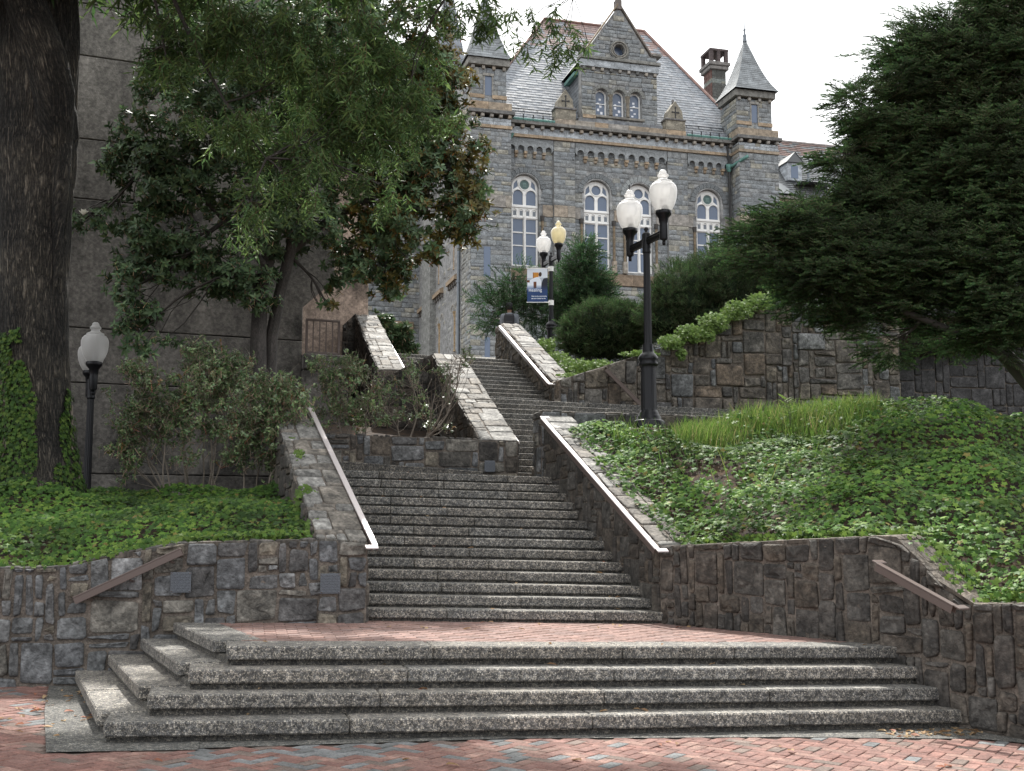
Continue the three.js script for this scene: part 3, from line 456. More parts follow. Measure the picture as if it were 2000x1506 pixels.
{
  seed(61);
  const F = (s, y, d) => [s, y - HB, d];
  const colBox = (g, c, ...a) => { g.col = c; const o = a[6] || {}; g.box(a[0], a[1], a[2] - HB, a[3] - HB, a[4], a[5], { ch: 0.012, uv: [rr(0, 9), rr(0, 9)], ...o }); };
  const courseOf = (g, s0, s1, y0, y1, d0, d1, tone, len = [0.7, 1.3]) => { let s = s0; while (s < s1 - 0.02) { let w = Math.min(rr(...len), s1 - s); if (s1 - s - w < 0.3) w = s1 - s; const q = g.on ? new G() : g; colBox(q, tone(), s + 0.004, s + w - 0.004, y0, y1, d0, d1 + rr(-0.006, 0.01)); if (g.on) mesh(g.name, q.build(), g.mat, g.on); s += w; } };
  const single = (on, name, m) => ({ on, name, mat: m });
  const windowsAt = [1.13, 5.42, 8.03, 12.4], WH = 0.78, WY0 = 16.12, WYS = 20.62;
  const shapeRect = (s0, s1, y0, y1) => { const q = new THREE.Shape(); q.moveTo(s0, y0); q.lineTo(s1, y0); q.lineTo(s1, y1); q.lineTo(s0, y1); q.closePath(); return q; };
  const archPath = (Q, c, hw, y0, ys) => { const q = new Q(); q.moveTo(c - hw, y0); q.lineTo(c + hw, y0); q.lineTo(c + hw, ys); q.absarc(c, ys, hw, 0, Math.PI, false); q.lineTo(c - hw, y0); return q; };
  const uvFix = (g, sx = 1) => { const p = g.attributes.position, n = g.attributes.normal, uv = g.attributes.uv, c = new Float32Array(p.count * 3).fill(1); for (let k = 0; k < p.count; k++) { const ax = Math.abs(n.getX(k)) > 0.7; uv.setXY(k, ax ? p.getZ(k) : p.getX(k) * sx, Math.abs(n.getY(k)) > 0.7 ? p.getZ(k) : p.getY(k)); } g.setAttribute('color', new THREE.BufferAttribute(c, 3)); return g; };
  const extr = (shape, depth, z, seg = 12) => { const g = new THREE.ExtrudeGeometry(shape, { depth, bevelEnabled: false, curveSegments: seg }); g.translate(0, -HB, z); return uvFix(g); };
  // core walls with real openings
  const wall = shapeRect(-0.3, 14.2, HB, 24.3); for (const c of windowsAt) wall.holes.push(archPath(THREE.Path, c, WH + 0.02, WY0, WYS));
  const front = mesh('front_wall', extr(wall, 0.5, -0.72), M.backing, hall);
  const pil = new G();
  for (const [a, b] of [[2.77, 4.03], [9.74, 11.0]]) { pil.col = [1, 1, 1]; pil.box(a, b, 0, 24.2 - HB, -0.22, -0.03); }
  mesh('pilaster', pil.build(), M.backing, hall);
  const openWin = (y0, y1) => windowsAt.filter(() => y1 > WY0 && y0 < WYS + 1.25).map((c) => { if (y0 < WYS) { const h = WH + 0.02; return [c - h - (y0 > WYS - 0.3 ? 0.2 : 0), c + h + (y0 > WYS - 0.3 ? 0.2 : 0)]; } const r = WH + 0.42, dy = y0 - WYS, h = dy >= r ? 0 : Math.sqrt(r * r - dy * dy); return [c - h, c + h]; });
  const bay = (s0, s1, most) => { for (const [y0, y1] of [[8.5, 15.28], [15.98, 19.03], [19.72, 22.85]]) ashlar(front, { s0, s1, y0, y1, f: (s, y, d) => F(s, y, d - 0.22), open: openWin, most: y0 > 15 ? most : 0, warm: 0.09 }); };
  bay(0.02, 2.75, 40); bay(4.05, 9.72, 60); bay(11.02, 13.8, 30);
  for (const [a, b] of [[2.77, 4.03], [9.74, 11.0]]) for (const [y0, y1] of [[8.5, 15.28], [15.98, 19.03], [19.72, 23.45]]) ashlar(front, { s0: a, s1: b, y0, y1, f: (s, y, d) => F(s, y, d - 0.03), most: y0 > 15 ? 12 : 0, warm: 0.12 });
  // bands
  const band = single(front, 'band_stone', M.dressed);
  const windowsGap = (s0, s1, y0, y1, d0, d1, tone) => { let s = s0; for (const c of windowsAt) { if (c - 1 < s0 || c + 1 > s1 + 1.2) continue; courseOf(band, s, c - WH - 0.24, y0, y1, d0, d1, tone); s = c + WH + 0.24; } if (s < s1) courseOf(band, s, s1, y0, y1, d0, d1, tone); };
  windowsGap(0.02, 2.76, 19.04, 19.71, -0.3, -0.16, warmTones); windowsGap(4.04, 9.73, 19.04, 19.71, -0.3, -0.16, warmTones); windowsGap(11.01, 13.8, 19.04, 19.71, -0.3, -0.16, warmTones);
  for (const [a, b] of [[2.77, 4.03], [9.74, 11.0]]) courseOf(band, a, b, 19.04, 19.71, -0.1, 0.02, warmTones);
  courseOf(band, 0.02, 2.76, 15.3, 15.96, -0.3, -0.08, () => shade([0.36, 0.27, 0.19], 0.1), [1, 1.5]); courseOf(band, 4.04, 9.73, 15.3, 15.96, -0.3, -0.08, () => shade([0.36, 0.27, 0.19], 0.1), [1, 1.6]); courseOf(band, 11.01, 13.8, 15.3, 15.96, -0.3, -0.08, warmTones);
  const oc = new G(); courseOf(oc, 0.05, 13.9, 23.49, 23.67, -0.3, 0.1, orange, [1.2, 2.4]); mesh('string_course', oc.build(), M.dressed, hall);
  const fr = new G(); fr.col = [0.3, 0.3, 0.3]; fr.box(0.0, 13.92, 23.68 - HB, 24.12 - HB, -0.25, -0.03); const frieze = mesh('frieze', fr.build(), M.dressed, hall); courseOf(single(frieze, 'stone', M.ashlar), 0.02, 13.9, 23.68, 24.12, -0.2, 0.0, pale, [0.6, 1.9]);
  // arcaded corbel tables
  const arcade = (s0, s1, n) => {
    const q = shapeRect(s0, s1, 22.5, 23.47), pitch = (s1 - s0) / n, out = new THREE.Shape(); void q;
    out.moveTo(s0, 23.47); out.lineTo(s0, 22.9);
    for (let k = 0; k < n; k++) { const c = s0 + pitch * (k + 0.5), r = pitch * 0.33; out.lineTo(c - r, 22.72); out.lineTo(c - r, 22.86); for (let a = 0; a <= 10; a++) out.lineTo(c - r * Math.cos(a / 10 * Math.PI), 22.86 + r * Math.sin(a / 10 * Math.PI)); out.lineTo(c + r, 22.72); if (k < n - 1) out.lineTo(c + pitch - r, 22.72); }
    out.lineTo(s1, 22.9); out.lineTo(s1, 23.47); out.closePath();
    const g = extr(out, 0.2, -0.2), c = g.attributes.color; for (let k = 0; k < c.count; k++) c.setXYZ(k, 0.3, 0.315, 0.33); mesh('corbel_table', g, M.ashlar, hall);
    for (let k = 0; k < n - 1; k++) { const m = s0 + pitch * (k + 1), b = new G(), w = pitch * 0.17; b.col = orange(); b.box(m - w, m + w, 22.56 - HB, 22.715 - HB, -0.2, 0.02, { ch: 0.01 }); b.box(m - w * 0.85, m + w * 0.85, 22.36 - HB, 22.555 - HB, -0.2, -0.07, { ch: 0.03 }); mesh('corbel', b.build(), M.dressed, hall); }
  };
  arcade(0.02, 2.74, 5); arcade(4.06, 9.7, 9); arcade(11.03, 13.86, 5);
  { const back = new G(); back.col = [0.2, 0.21, 0.225]; for (const [a, b] of [[0.02, 2.75], [4.05, 9.72], [11.02, 13.84]]) back.box(a, b, 22.86 - HB, 23.6 - HB, -0.3, -0.19); mesh('arcade_back', back.build(), M.ashlar, hall); }
  // cornice
  for (let k = 0; k < 24; k++) { const s = 0.3 + k * 0.585, b = new G(); b.col = warmTones(); b.box(s - 0.1, s + 0.1, 24.0 - HB, 24.2 - HB, -0.1, 0.2, { ch: 0.02 }); mesh('corbel', b.build(), M.dressed, hall); }
  const cor = new G(); courseOf(cor, -0.05, 14.0, 24.21, 24.4, -0.3, 0.3, () => shade([0.27, 0.26, 0.24], 0.15), [0.9, 1.4]); mesh('cornice', cor.build(), M.dressed, hall);
  for (const [a, b] of [[0.0, 2.75], [10.9, 14.1]]) {
    const gt = new G(); gt.tube([F(a, 24.48, 0.24), F(b, 24.48, 0.24)], 0.085, 8); gt.box(a, b, 24.4 - HB, 24.45 - HB, -0.2, 0.3); mesh('gutter', gt.build(), M.copper, hall);
    for (let s = a + 0.3; s < b; s += 0.58) { const p = new G(); p.lathe([[0.02, 0], [0.02, 0.16], [0.07, 0.2], [0.02, 0.26], [0.05, 0.3], [0, 0.4]], 6, F(s, 24.4, 0.3)); mesh('guard_post', p.build(), M.dark, hall); }
    const w = new G(); for (const y of [0, 0.25]) w.tube([F(a, 25.2 + y, -0.55 - y * 0.8), F(b, 25.2 + y, -0.55 - y * 0.8)], 0.018, 5); for (let s = a + 0.4; s < b; s += 0.8) w.tube([F(s, 24.95, -0.5), F(s, 25.48, -0.78)], 0.018, 5); mesh('snow_rail', w.build(), M.dark, hall);
  }
  // big windows
  windowsAt.forEach((c, k) => {
    const o = archPath(THREE.Shape, c, WH, WY0, WYS), hole = (q) => o.holes.push(q), rect = (a, b, y0, y1) => { const q = new THREE.Path(); q.moveTo(a, y0); q.lineTo(b, y0); q.lineTo(b, y1); q.lineTo(a, y1); q.closePath(); return q; };
    const panes = [], half = [[-0.68, -0.085], [0.085, 0.68]];
    for (const [a, b] of half) { for (const [y0, y1] of [[16.22, 17.3], [17.36, 18.05], [18.12, 18.86]]) { hole(rect(c + a, c + b, y0, y1)); panes.push(shapeRect(c + a, c + b, y0, y1)); } const m = c + (a + b) / 2, hw = 0.285; hole(archPath(THREE.Path, m, hw, 19.68, 20.25)); panes.push(archPath(THREE.Shape, m, hw, 19.68, 20.25)); }
    const oc2 = new THREE.Path(); oc2.absarc(c, 20.86, 0.3, 0, Math.PI * 2); hole(oc2);
    for (const sg of [-1, 1]) { const q = new THREE.Path(); q.moveTo(c + sg * 0.38, 20.75); q.lineTo(c + sg * 0.66, 20.55); q.lineTo(c + sg * 0.62, 20.9); q.lineTo(c + sg * 0.42, 21.12); q.closePath(); hole(q); const q2 = new THREE.Shape(); q2.moveTo(c + sg * 0.38, 20.75); q2.lineTo(c + sg * 0.66, 20.55); q2.lineTo(c + sg * 0.62, 20.9); q2.lineTo(c + sg * 0.42, 21.12); q2.closePath(); panes.push(q2); }
    const w = mesh('window', extr(o, 0.1, -0.5, 20), M.white, hall);
    const disc = new THREE.Shape(); disc.absarc(c, 20.86, 0.31, 0, Math.PI * 2);
    for (const q of panes) mesh('pane', extr(q, 0.012, -0.46, 8), M.glass, w);
    if (k === 0 || k === 3) { const g = new G(); g.lathe([[0, 0.02], [0.12, 0.03], [0.14, 0.01], [0.2, 0.012], [0.22, 0.03], [0.3, 0.02], [0.31, 0]], 20); const me = mesh('medallion', g.build(), mat({ c: [0.075, 0.13, 0.12], roughness: 0.5 }), w); me.rotation.x = Math.PI / 2; me.position.set(c, 20.86 - HB, -0.44); const st = new G(); for (let i = 0; i < 3; i++) st.box(c - 0.1, c + 0.1, 20.76 + i * 0.08 - HB, 20.8 + i * 0.08 - HB, -0.43, -0.4); mesh('emblem', st.build(), mat({ c: [0.2, 0.3, 0.28] }), w); } else mesh('pane', extr(disc, 0.012, -0.46, 20), M.glass, w);
    const tr = new G(); for (const d of [0.3, 0.34]) { const pts = []; for (let a = 0; a <= 20; a++) pts.push(F(c + Math.cos(a / 20 * 2 * Math.PI) * d, 20.86 + Math.sin(a / 20 * 2 * Math.PI) * d, -0.39)); tr.tube(pts, 0.025, 6, false); }
    for (const m of [-0.38, 0.38]) { const pts = []; for (let a = 0; a <= 12; a++) pts.push(F(c + m + Math.cos(a / 12 * Math.PI) * 0.31, 20.25 + Math.sin(a / 12 * Math.PI) * 0.31, -0.39)); tr.tube(pts, 0.028, 6); }
    mesh('tracery', tr.build(), M.white, w);
    const pn = new G(); for (let i = 0; i < 4; i++) { const m = c - 0.57 + i * 0.38; const pts = []; for (let a = 0; a <= 8; a++) pts.push(F(m + Math.cos(a / 8 * Math.PI) * 0.13, 19.28 + Math.sin(a / 8 * Math.PI) * 0.16, -0.385)); pn.tube(pts, 0.03, 5); pn.box(m - 0.16, m - 0.1, 19.02 - HB, 19.3 - HB, -0.4, -0.37); pn.box(m + 0.1, m + 0.16, 19.02 - HB, 19.3 - HB, -0.4, -0.37); } pn.box(c - 0.77, c + 0.77, 19.52 - HB, 19.63 - HB, -0.4, -0.33, { ch: 0.01 }); pn.box(c - 0.77, c + 0.77, 18.9 - HB, 18.99 - HB, -0.4, -0.34, { ch: 0.01 }); mesh('carved_panel', pn.build(), M.white, w);
    const pd = new G(); for (let i = 0; i < 4; i++) pd.box(c - 0.68 + i * 0.38, c - 0.48 + i * 0.38, 19.06 - HB, 19.34 - HB, -0.42, -0.398); mesh('panel_recess', pd.build(), M.lead, w);
    const col = new G(); col.lathe([[0.1, 0], [0.1, 0.1], [0.06, 0.14], [0.06, 1.2], [0.09, 1.25], [0.06, 1.3], [0.06, 1.95], [0.09, 2.0], [0.06, 2.05], [0.06, 2.55], [0.11, 2.75], [0.12, 2.82]], 10, F(c, 16.15, -0.37)); mesh('colonnette', col.build(), M.white, w);
    for (const sg of [-1, 1]) { const s = new G(); s.col = shade([0.3, 0.23, 0.15], 0.05); s.lathe([[0.1, 0], [0.075, 0.08], [0.075, 2.0], [0.09, 2.05]], 10, F(c + sg * 0.98, 16.7, -0.12)); s.col = [0.12, 0.11, 0.1]; s.lathe([[0.09, 2.05], [0.13, 2.3], [0.14, 2.35]], 10, F(c + sg * 0.98, 16.7, -0.12)); s.col = warmTones(); s.box(c + sg * 0.98 - 0.13, c + sg * 0.98 + 0.13, 16.0 - HB, 16.7 - HB, -0.3, 0.0, { ch: 0.02 }); mesh('colonnette', s.build(), M.dressed, w); }
    const hood = new G(), pts = []; for (let a = 0; a <= 20; a++) pts.push(F(c + Math.cos(a / 20 * Math.PI) * 0.84, WYS + Math.sin(a / 20 * Math.PI) * 0.84, -0.2)); hood.col = [0.5, 0.5, 0.49]; hood.tube(pts, 0.055, 7); hood.box(c - 0.9, c - 0.78, WYS - 0.9 - HB, WYS - HB, -0.3, -0.17); hood.box(c + 0.78, c + 0.9, WYS - 0.9 - HB, WYS - HB, -0.3, -0.17); mesh('hood_mould', hood.build(), M.dressed, w);
    const nv = 13; for (let i = 0; i < nv; i++) { const a0 = i / nv * Math.PI + 0.012, a1 = (i + 1) / nv * Math.PI - 0.012, v = new G(); v.col = shade(k === 2 ? [0.4, 0.42, 0.43] : [0.24, 0.255, 0.27], 0.12); v.box(0, 1, 0, 1, -0.3, -0.15 + rr(0, 0.02), { f: (p, q, d) => { const a = lerp(a0, a1, p), r = lerp(0.9, 1.18 + (i % 2) * 0.02, q); return [c + Math.cos(a) * r, WYS - HB + Math.sin(a) * r, d]; } }); mesh('voussoir', v.build(), M.ashlar, w); }
  });
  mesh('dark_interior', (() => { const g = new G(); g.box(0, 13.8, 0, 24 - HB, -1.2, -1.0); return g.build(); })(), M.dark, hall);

  // turrets
  const turret = (c, hw, yTop, o) => {
    const low = new G(); low.col = [1, 1, 1]; low.box(o.s0, o.s1, 0, 24.1 - HB, -1.6, 0.96); const tw = mesh('turret', low.build(), M.backing, hall);
    const slit = (y0, y1) => o.slits.filter(([, , a, b]) => y1 > a && y0 < b).map(([s0, s1]) => [s0, s1]);
    for (const [y0, y1] of [[HB, 19.03], [19.72, 23.48], [23.7, 24.1]]) ashlar(tw, { s0: o.s0, s1: o.s1, y0, y1, f: (s, y, d) => F(s, y, 0.96 + d), open: slit, most: y0 > 19 ? 60 : 50, warm: 0.2, tone: y0 > 23.5 ? pale : null });
    for (const [y0, y1] of [[HB, 19.03], [19.72, 23.48], [23.7, 24.1]]) ashlar(tw, { s0: -0.96, s1: o.deep ? 1.6 : 0.1, y0, y1, f: (s, y, d) => F(o.s0 - d, y, -s), most: y0 > 19 ? 20 : 0, warm: 0.3 });
    const b = single(tw, 'band_stone', M.dressed); courseOf(b, o.s0 - 0.02, o.s1 + 0.02, 19.04, 19.71, 0.9, 1.04, warmTones); courseOf(b, o.s0 - 0.05, o.s1 + 0.05, 23.5, 23.68, 0.9, 1.06, orange); for (const [c2, x1, y0, y1, z] of [[orange(), 0.05, 23.5, 23.68, 0.896], [warmTones(), 0.03, 19.04, 19.71, 0.896]]) { const q = new G(); q.col = c2; q.box(o.s0 - x1, o.s0 + 0.2, y0 - HB, y1 - HB, -1, z, { ch: 0.01 }); mesh('band_stone', q.build(), M.dressed, tw); }
    courseOf(b, o.s0 - 0.18, o.s1 + 0.18, 24.3, 24.5, -1.7, 1.2, () => shade([0.24, 0.235, 0.225], 0.1), [3, 4]); courseOf(b, o.s0 - 0.05, o.s1 + 0.03, 24.51, 24.98, -1.6, 1.04, orange, [0.9, 1.4]);
    for (let k = 0; k < 5; k++) { const s = lerp(o.s0 + 0.1, o.s1 - 0.1, k / 4), q = new G(); q.col = warmTones(); q.box(s - 0.1, s + 0.1, 24.1 - HB, 24.29 - HB, 0.9, 1.14, { ch: 0.03 }); mesh('corbel', q.build(), M.dressed, tw); }
    const u0 = c - hw * 0.87, u1 = c + hw * 0.87, up = new G(); up.col = [1, 1, 1]; up.box(u0, u1, 24.98 - HB, yTop - 0.5 - HB, -1.2, 0.86); mesh('shaft', up.build(), M.backing, tw);
    const o2 = [c - 0.2, c + 0.2, 25.42, 26.5], sl2 = (y0, y1) => y1 > o2[2] && y0 < o2[3] ? [[o2[0], o2[1]]] : [];
    ashlar(tw, { s0: u0, s1: u1, y0: 24.99, y1: yTop - 0.5, f: (s, y, d) => F(s, y, 0.86 + d), open: sl2, most: 40, warm: 0.22 });
    ashlar(tw, { s0: -0.86, s1: 1.2, y0: 24.99, y1: yTop - 0.5, f: (s, y, d) => F(u0 - d, y, -s), most: 10, warm: 0.4 });
    const ob = new G(); courseOf(ob, u0 - 0.02, o2[0] - 0.01, 25.2, 25.42, 0.8, 0.95, orange); courseOf(ob, o2[1] + 0.01, u1 + 0.02, 25.2, 25.42, 0.8, 0.95, orange); ob.col = [0.42, 0.4, 0.36]; ob.box(o2[0] - 0.12, o2[1] + 0.12, 26.5 - HB, 26.66 - HB, 0.8, 0.95, { ch: 0.01 }); ob.box(o2[0] - 0.08, o2[0], 25.4 - HB, 26.5 - HB, 0.7, 0.93); ob.box(o2[1], o2[1] + 0.08, 25.4 - HB, 26.5 - HB, 0.7, 0.93); mesh('window_surround', ob.build(), M.dressed, tw);
    const gl = new G(); gl.box(o2[0], o2[1], 25.4 - HB, 26.5 - HB, 0.868, 0.875); mesh('pane', gl.build(), M.glass, tw);
    for (let k = 0; k < 4; k++) { const s = lerp(u0 + 0.15, u1 - 0.15, k / 3), q = new G(); q.col = warmTones(); q.box(s - 0.09, s + 0.09, yTop - 0.62 - HB, yTop - 0.42 - HB, 0.8, 1.02, { ch: 0.02 }); mesh('corbel', q.build(), M.dressed, tw); }
    const ey = new G(); courseOf(ey, c - hw, c + hw, yTop - 0.4, yTop, -1.25, 1.1, () => shade([0.33, 0.32, 0.29], 0.08), [0.8, 1.1]); mesh('eaves', ey.build(), M.dressed, tw);
    const sp = new G(), rows = 26, zc = -0.08, prof = (t) => (hw + 0.08) * (0.8 * (1 - t) + 0.2 * (1 - t) ** 5);
    for (let k = 0; k < rows; k++) { const t0 = k / rows, t1 = (k + 1) / rows, a = prof(t0) + 0.018, b2 = prof(t1), y0 = yTop + 0.002 + t0 * o.hs, y1 = yTop + t1 * o.hs + 0.01; for (let side = 0; side < 4; side++) { const n = Math.max(1, Math.round(a * 2 / 0.3)), rot = (x, z) => side === 0 ? [x, z] : side === 1 ? [z, -x] : side === 2 ? [-x, -z] : [-z, x]; for (let i = 0; i < n; i++) { const j = ((k % 2) * 0.5) / n, x0 = clamp(i / n + (i ? j : 0), 0, 1) * 2 - 1, x1 = clamp((i + 1) / n + (i < n - 1 ? j : 0), 0, 1) * 2 - 1; sp.col = shade([0.235, 0.255, 0.265], 0.13); const q = sp.n; for (const [x, r, y] of [[x0, a, y0], [x1, a, y0], [x1, b2, y1], [x0, b2, y1]]) { const [px, pz] = rot(x * r, r); sp.v([c + px, y - HB, zc + pz], x * r, y); } sp.quad(q, q + 1, q + 2, q + 3); const e = sp.n; for (const [x, r, y] of [[x0, a, y0], [x1, a, y0], [x1, a - 0.02, y0 - 0.001], [x0, a - 0.02, y0 - 0.001]]) { const [px, pz] = rot(x * r, r); sp.v([c + px, y - HB, zc + pz], x * r, y); } sp.quad(e, e + 1, e + 2, e + 3); } } }
    mesh('spire', sp.build(), M.slate, tw);
    const fi = new G(); fi.lathe([[0.14, -0.2], [0.1, 0.1], [0.13, 0.2], [0.06, 0.3], [0.05, 0.5], [0.1, 0.56], [0.03, 0.64], [0.02, 1.5], [0, 1.55]], 8, [c, yTop + o.hs - HB, zc]); mesh('finial', fi.build(), M.lead, tw);
    for (const [s0, s1, y0, y1] of o.slits) { const w = new G(); w.box(s0, s0 + 0.07, y0 - HB, y1 - HB, 0.8, 0.93); w.box(s1 - 0.07, s1, y0 - HB, y1 - HB, 0.8, 0.93); w.box(s0, s1, y0 - 0.07 - HB, y0 - HB, 0.8, 0.95); const m = mesh('window', w.build(), M.white, tw); const q = new G(); q.box(s0, s1, y0 - HB, y1 - HB, 0.965, 0.97); mesh('pane', q.build(), M.glass, m); }
  };
  turret(-1.32, 1.2, 27.48, { s0: -2.3, s1: -0.02, hs: 4.5, deep: false, slits: [[-1.57, -1.19, 15.15, 16.8], [-1.5, -1.2, 10.7, 11.8]] });
  turret(14.95, 1.32, 27.3, { s0: 13.86, s1: 16.4, hs: 3.7, deep: false, slits: [] });

  // gable with three lights and an oculus
  const gs = new THREE.Shape(); gs.moveTo(4.45, 24.9); gs.lineTo(9.14, 24.9); gs.lineTo(9.14, 29.15); gs.lineTo(8.72, 29.15); gs.lineTo(6.79, 32.0); gs.lineTo(4.86, 29.15); gs.lineTo(4.45, 29.15); gs.closePath();
  const gw = [5.68, 6.74, 7.8]; for (const c of gw) gs.holes.push(archPath(THREE.Path, c, 0.36, 25.25, 26.5)); const ocu = new THREE.Path(); ocu.absarc(6.8, 29.3, 0.36, 0, Math.PI * 2); gs.holes.push(ocu);
  const gable = mesh('gable', extr(gs, 0.5, -0.52, 14), M.backing, hall);
  const gOpen = (y0, y1) => { const r = []; for (const c of gw) if (y1 > 25.2 && y0 < 27.05) { const dy = Math.max(0, y0 - 26.5), rad = y0 > 26.2 ? 0.6 : 0.38; const h = dy >= rad ? 0 : Math.sqrt(rad * rad - dy * dy); if (h > 0) r.push([c - h, c + h]); } const m = clamp(29.3, y0, y1) - 29.3; if (Math.abs(m) < 0.62) { const h = Math.sqrt(0.62 * 0.62 - m * m); r.push([6.8 - h, 6.8 + h]); } return r; };
  ashlar(gable, { s0: 4.46, s1: 9.13, y0: 24.95, y1: 27.86, f: F, open: gOpen, most: 80, warm: 0.1 });
  ashlar(gable, { s0: 4.46, s1: 9.13, y0: 28.72, y1: 31.75, f: F, open: gOpen, lim: (y0, y1) => y1 < 29.2 ? [4.46, 9.13] : [4.86 + (y1 - 29.15) * 0.677 + 0.06, 8.72 - (y1 - 29.15) * 0.677 - 0.06], most: 60, warm: 0.06 });
  const gc = new G(); courseOf(gc, 4.36, 9.24, 28.08, 28.5, -0.3, 0.16, pale, [0.7, 1.4]); courseOf(gc, 4.3, 9.3, 28.52, 28.7, -0.4, 0.26, () => shade([0.25, 0.245, 0.23], 0.1), [1, 1.6]); mesh('cornice', gc.build(), M.ashlar, gable);
  for (let k = 0; k < 9; k++) { const s = 4.6 + k * 0.55, q = new G(); q.col = k % 3 ? warmTones() : [0.2, 0.2, 0.19]; q.box(s - 0.09, s + 0.09, 27.88 - HB, 28.07 - HB, -0.1, 0.14, { ch: 0.02 }); mesh('corbel', q.build(), M.dressed, gable); }
  const cp = new G(); for (const sg of [-1, 1]) for (let k = 0; k < 6; k++) { cp.col = sg < 0 ? shade([0.36, 0.28, 0.19], 0.1) : shade([0.3, 0.26, 0.22], 0.1); const P = (t, u) => [6.79 + sg * (0.05 + 2.0 * (1 - t)), 32.05 - 2.95 * (1 - t) + u]; cp.box(k / 6, (k + 1) / 6 - 0.004, -0.02, 0.13, -0.6, 0.1, { f: (t, u, d) => { const q = P(t, u); return [q[0], q[1] - HB, d]; } }); } for (const sg of [-1, 1]) { cp.col = [0.3, 0.28, 0.25]; cp.box(6.79 + sg * 2.36 - 0.28, 6.79 + sg * 2.36 + 0.28, 29.14 - HB, 29.32 - HB, -0.5, 0.12, { ch: 0.02 }); } mesh('coping', cp.build(), M.dressed, gable);
  const gf = new G(); gf.col = [0.26, 0.22, 0.2]; gf.box(6.6, 6.98, 31.8 - HB, 32.4 - HB, -0.35, 0.08, { ch: 0.03 }); gf.lathe([[0.2, 0], [0.12, 0.3], [0.09, 0.5], [0.09, 1.2], [0, 1.25]], 8, F(6.79, 32.35, -0.1)); mesh('finial', gf.build(), M.dressed, gable);
  const or = new G(); for (const [rad, th, d] of [[0.38, 0.05, 0.03], [0.5, 0.05, 0.06]]) { const pts = []; for (let a = 0; a <= 24; a++) pts.push(F(6.8 + Math.cos(a / 12 * Math.PI) * rad, 29.3 + Math.sin(a / 12 * Math.PI) * rad, d)); or.col = [0.36, 0.34, 0.3]; or.tube(pts, th, 6, false); } mesh('oculus', or.build(), M.dressed, gable);
  for (let i = 0; i < 12; i++) { const v = new G(), a0 = i / 12 * 2 * Math.PI + 0.02, a1 = (i + 1) / 12 * 2 * Math.PI - 0.02; v.col = shade([0.27, 0.275, 0.27], 0.14); v.box(0, 1, 0, 1, -0.1, 0.05, { f: (p, q, d) => { const a = lerp(a0, a1, p), r = lerp(0.44, 0.62, q); return [6.8 + Math.cos(a) * r, 29.3 - HB + Math.sin(a) * r, d]; } }); mesh('voussoir', v.build(), M.ashlar, gable); }
  mesh('pane', extr((() => { const q = new THREE.Shape(); q.absarc(6.8, 29.3, 0.37, 0, Math.PI * 2); return q; })(), 0.01, -0.4), M.glass, gable);
  for (const c of gw) {
    const o = archPath(THREE.Shape, c, 0.36, 25.25, 26.5); o.holes.push(archPath(THREE.Path, c, 0.28, 25.33, 26.48)); const w = mesh('window', extr(o, 0.08, -0.36, 10), M.white, gable); mesh('pane', extr(archPath(THREE.Shape, c, 0.3, 25.3, 26.48), 0.01, -0.34), M.glass, w);
    const ba = new G(); ba.box(c - 0.3, c + 0.3, 26.0 - HB, 26.05 - HB, -0.34, -0.29); mesh('meeting_rail', ba.build(), M.white, w);
    const bl = new G(); for (let q = 0; q < 5; q++) { const y = 25.4 + q * 0.2 + rr(0, 0.05), x = c + rr(-0.16, 0.16); bl.box(x - 0.07, x + 0.07, y - HB, y + rr(0.08, 0.16) - HB, -0.328, -0.326); } mesh('paper_blind', bl.build(), mat({ c: [0.82, 0.83, 0.86] }), w);  // pale plates painted as bright sky seen through to the far windows
    for (let i = 0; i < 9; i++) { const v = new G(), a0 = i / 9 * Math.PI + 0.02, a1 = (i + 1) / 9 * Math.PI - 0.02; v.col = shade([0.3, 0.3, 0.285], 0.12); v.box(0, 1, 0, 1, -0.2, 0.05, { f: (p, q, d) => { const a = lerp(a0, a1, p), r = lerp(0.38, 0.56, q); return [c + Math.cos(a) * r, 26.5 - HB + Math.sin(a) * r, d]; } }); mesh('voussoir', v.build(), M.ashlar, w); }
  }
  for (const s of [6.21, 7.27]) { const q = new G(); q.col = [0.3, 0.26, 0.2]; q.lathe([[0.13, 0], [0.09, 0.08], [0.09, 0.95], [0.15, 1.2], [0.17, 1.24]], 10, F(s, 25.26, 0.02)); mesh('colonnette', q.build(), M.dressed, gable); }
  const gsl = new G(); gsl.col = orange(); gsl.box(4.5, 5.3, 25.0 - HB, 25.2 - HB, -0.1, 0.08); courseOf(gsl, 5.3, 8.3, 25.08, 25.22, -0.1, 0.12, () => shade([0.34, 0.32, 0.28], 0.1)); mesh('sill', gsl.build(), M.dressed, gable);
  { // roof of the gable and its slate-hung cheeks
    const q = new G(); q.col = [0.2, 0.215, 0.23]; const B = (s, y, d) => q.v(F(s, y, d), s + d, y);
    for (const sg of [-1, 1]) for (let k = 0; k < 16; k++) { const y0 = 24.7 + k * 0.22, y1 = y0 + 0.225, x = 6.79 + sg * (2.3 + 0.02), xb = x - sg * 0.015, dmax = (y) => -(y - 24.4) / 1.25 - 0.3; q.col = shade([0.2, 0.215, 0.23], 0.1); const b = q.n; B(x, y0, -0.5); B(xb, y1, -0.5); B(xb, y1, dmax(y1)); B(x, y0, dmax(y0)); q.quad(b, b + 1, b + 2, b + 3); }
    for (const sg of [-1, 1]) { const b = q.n; B(6.79 + sg * 2.55, 28.3, -0.45); B(6.79, 31.85, -0.45); B(6.79, 31.85, -6.6); B(6.79 + sg * 2.55, 28.3, -3.6); q.quad(b, b + 1, b + 2, b + 3); }
    mesh('gable_roof', q.build(), M.slate, hall);
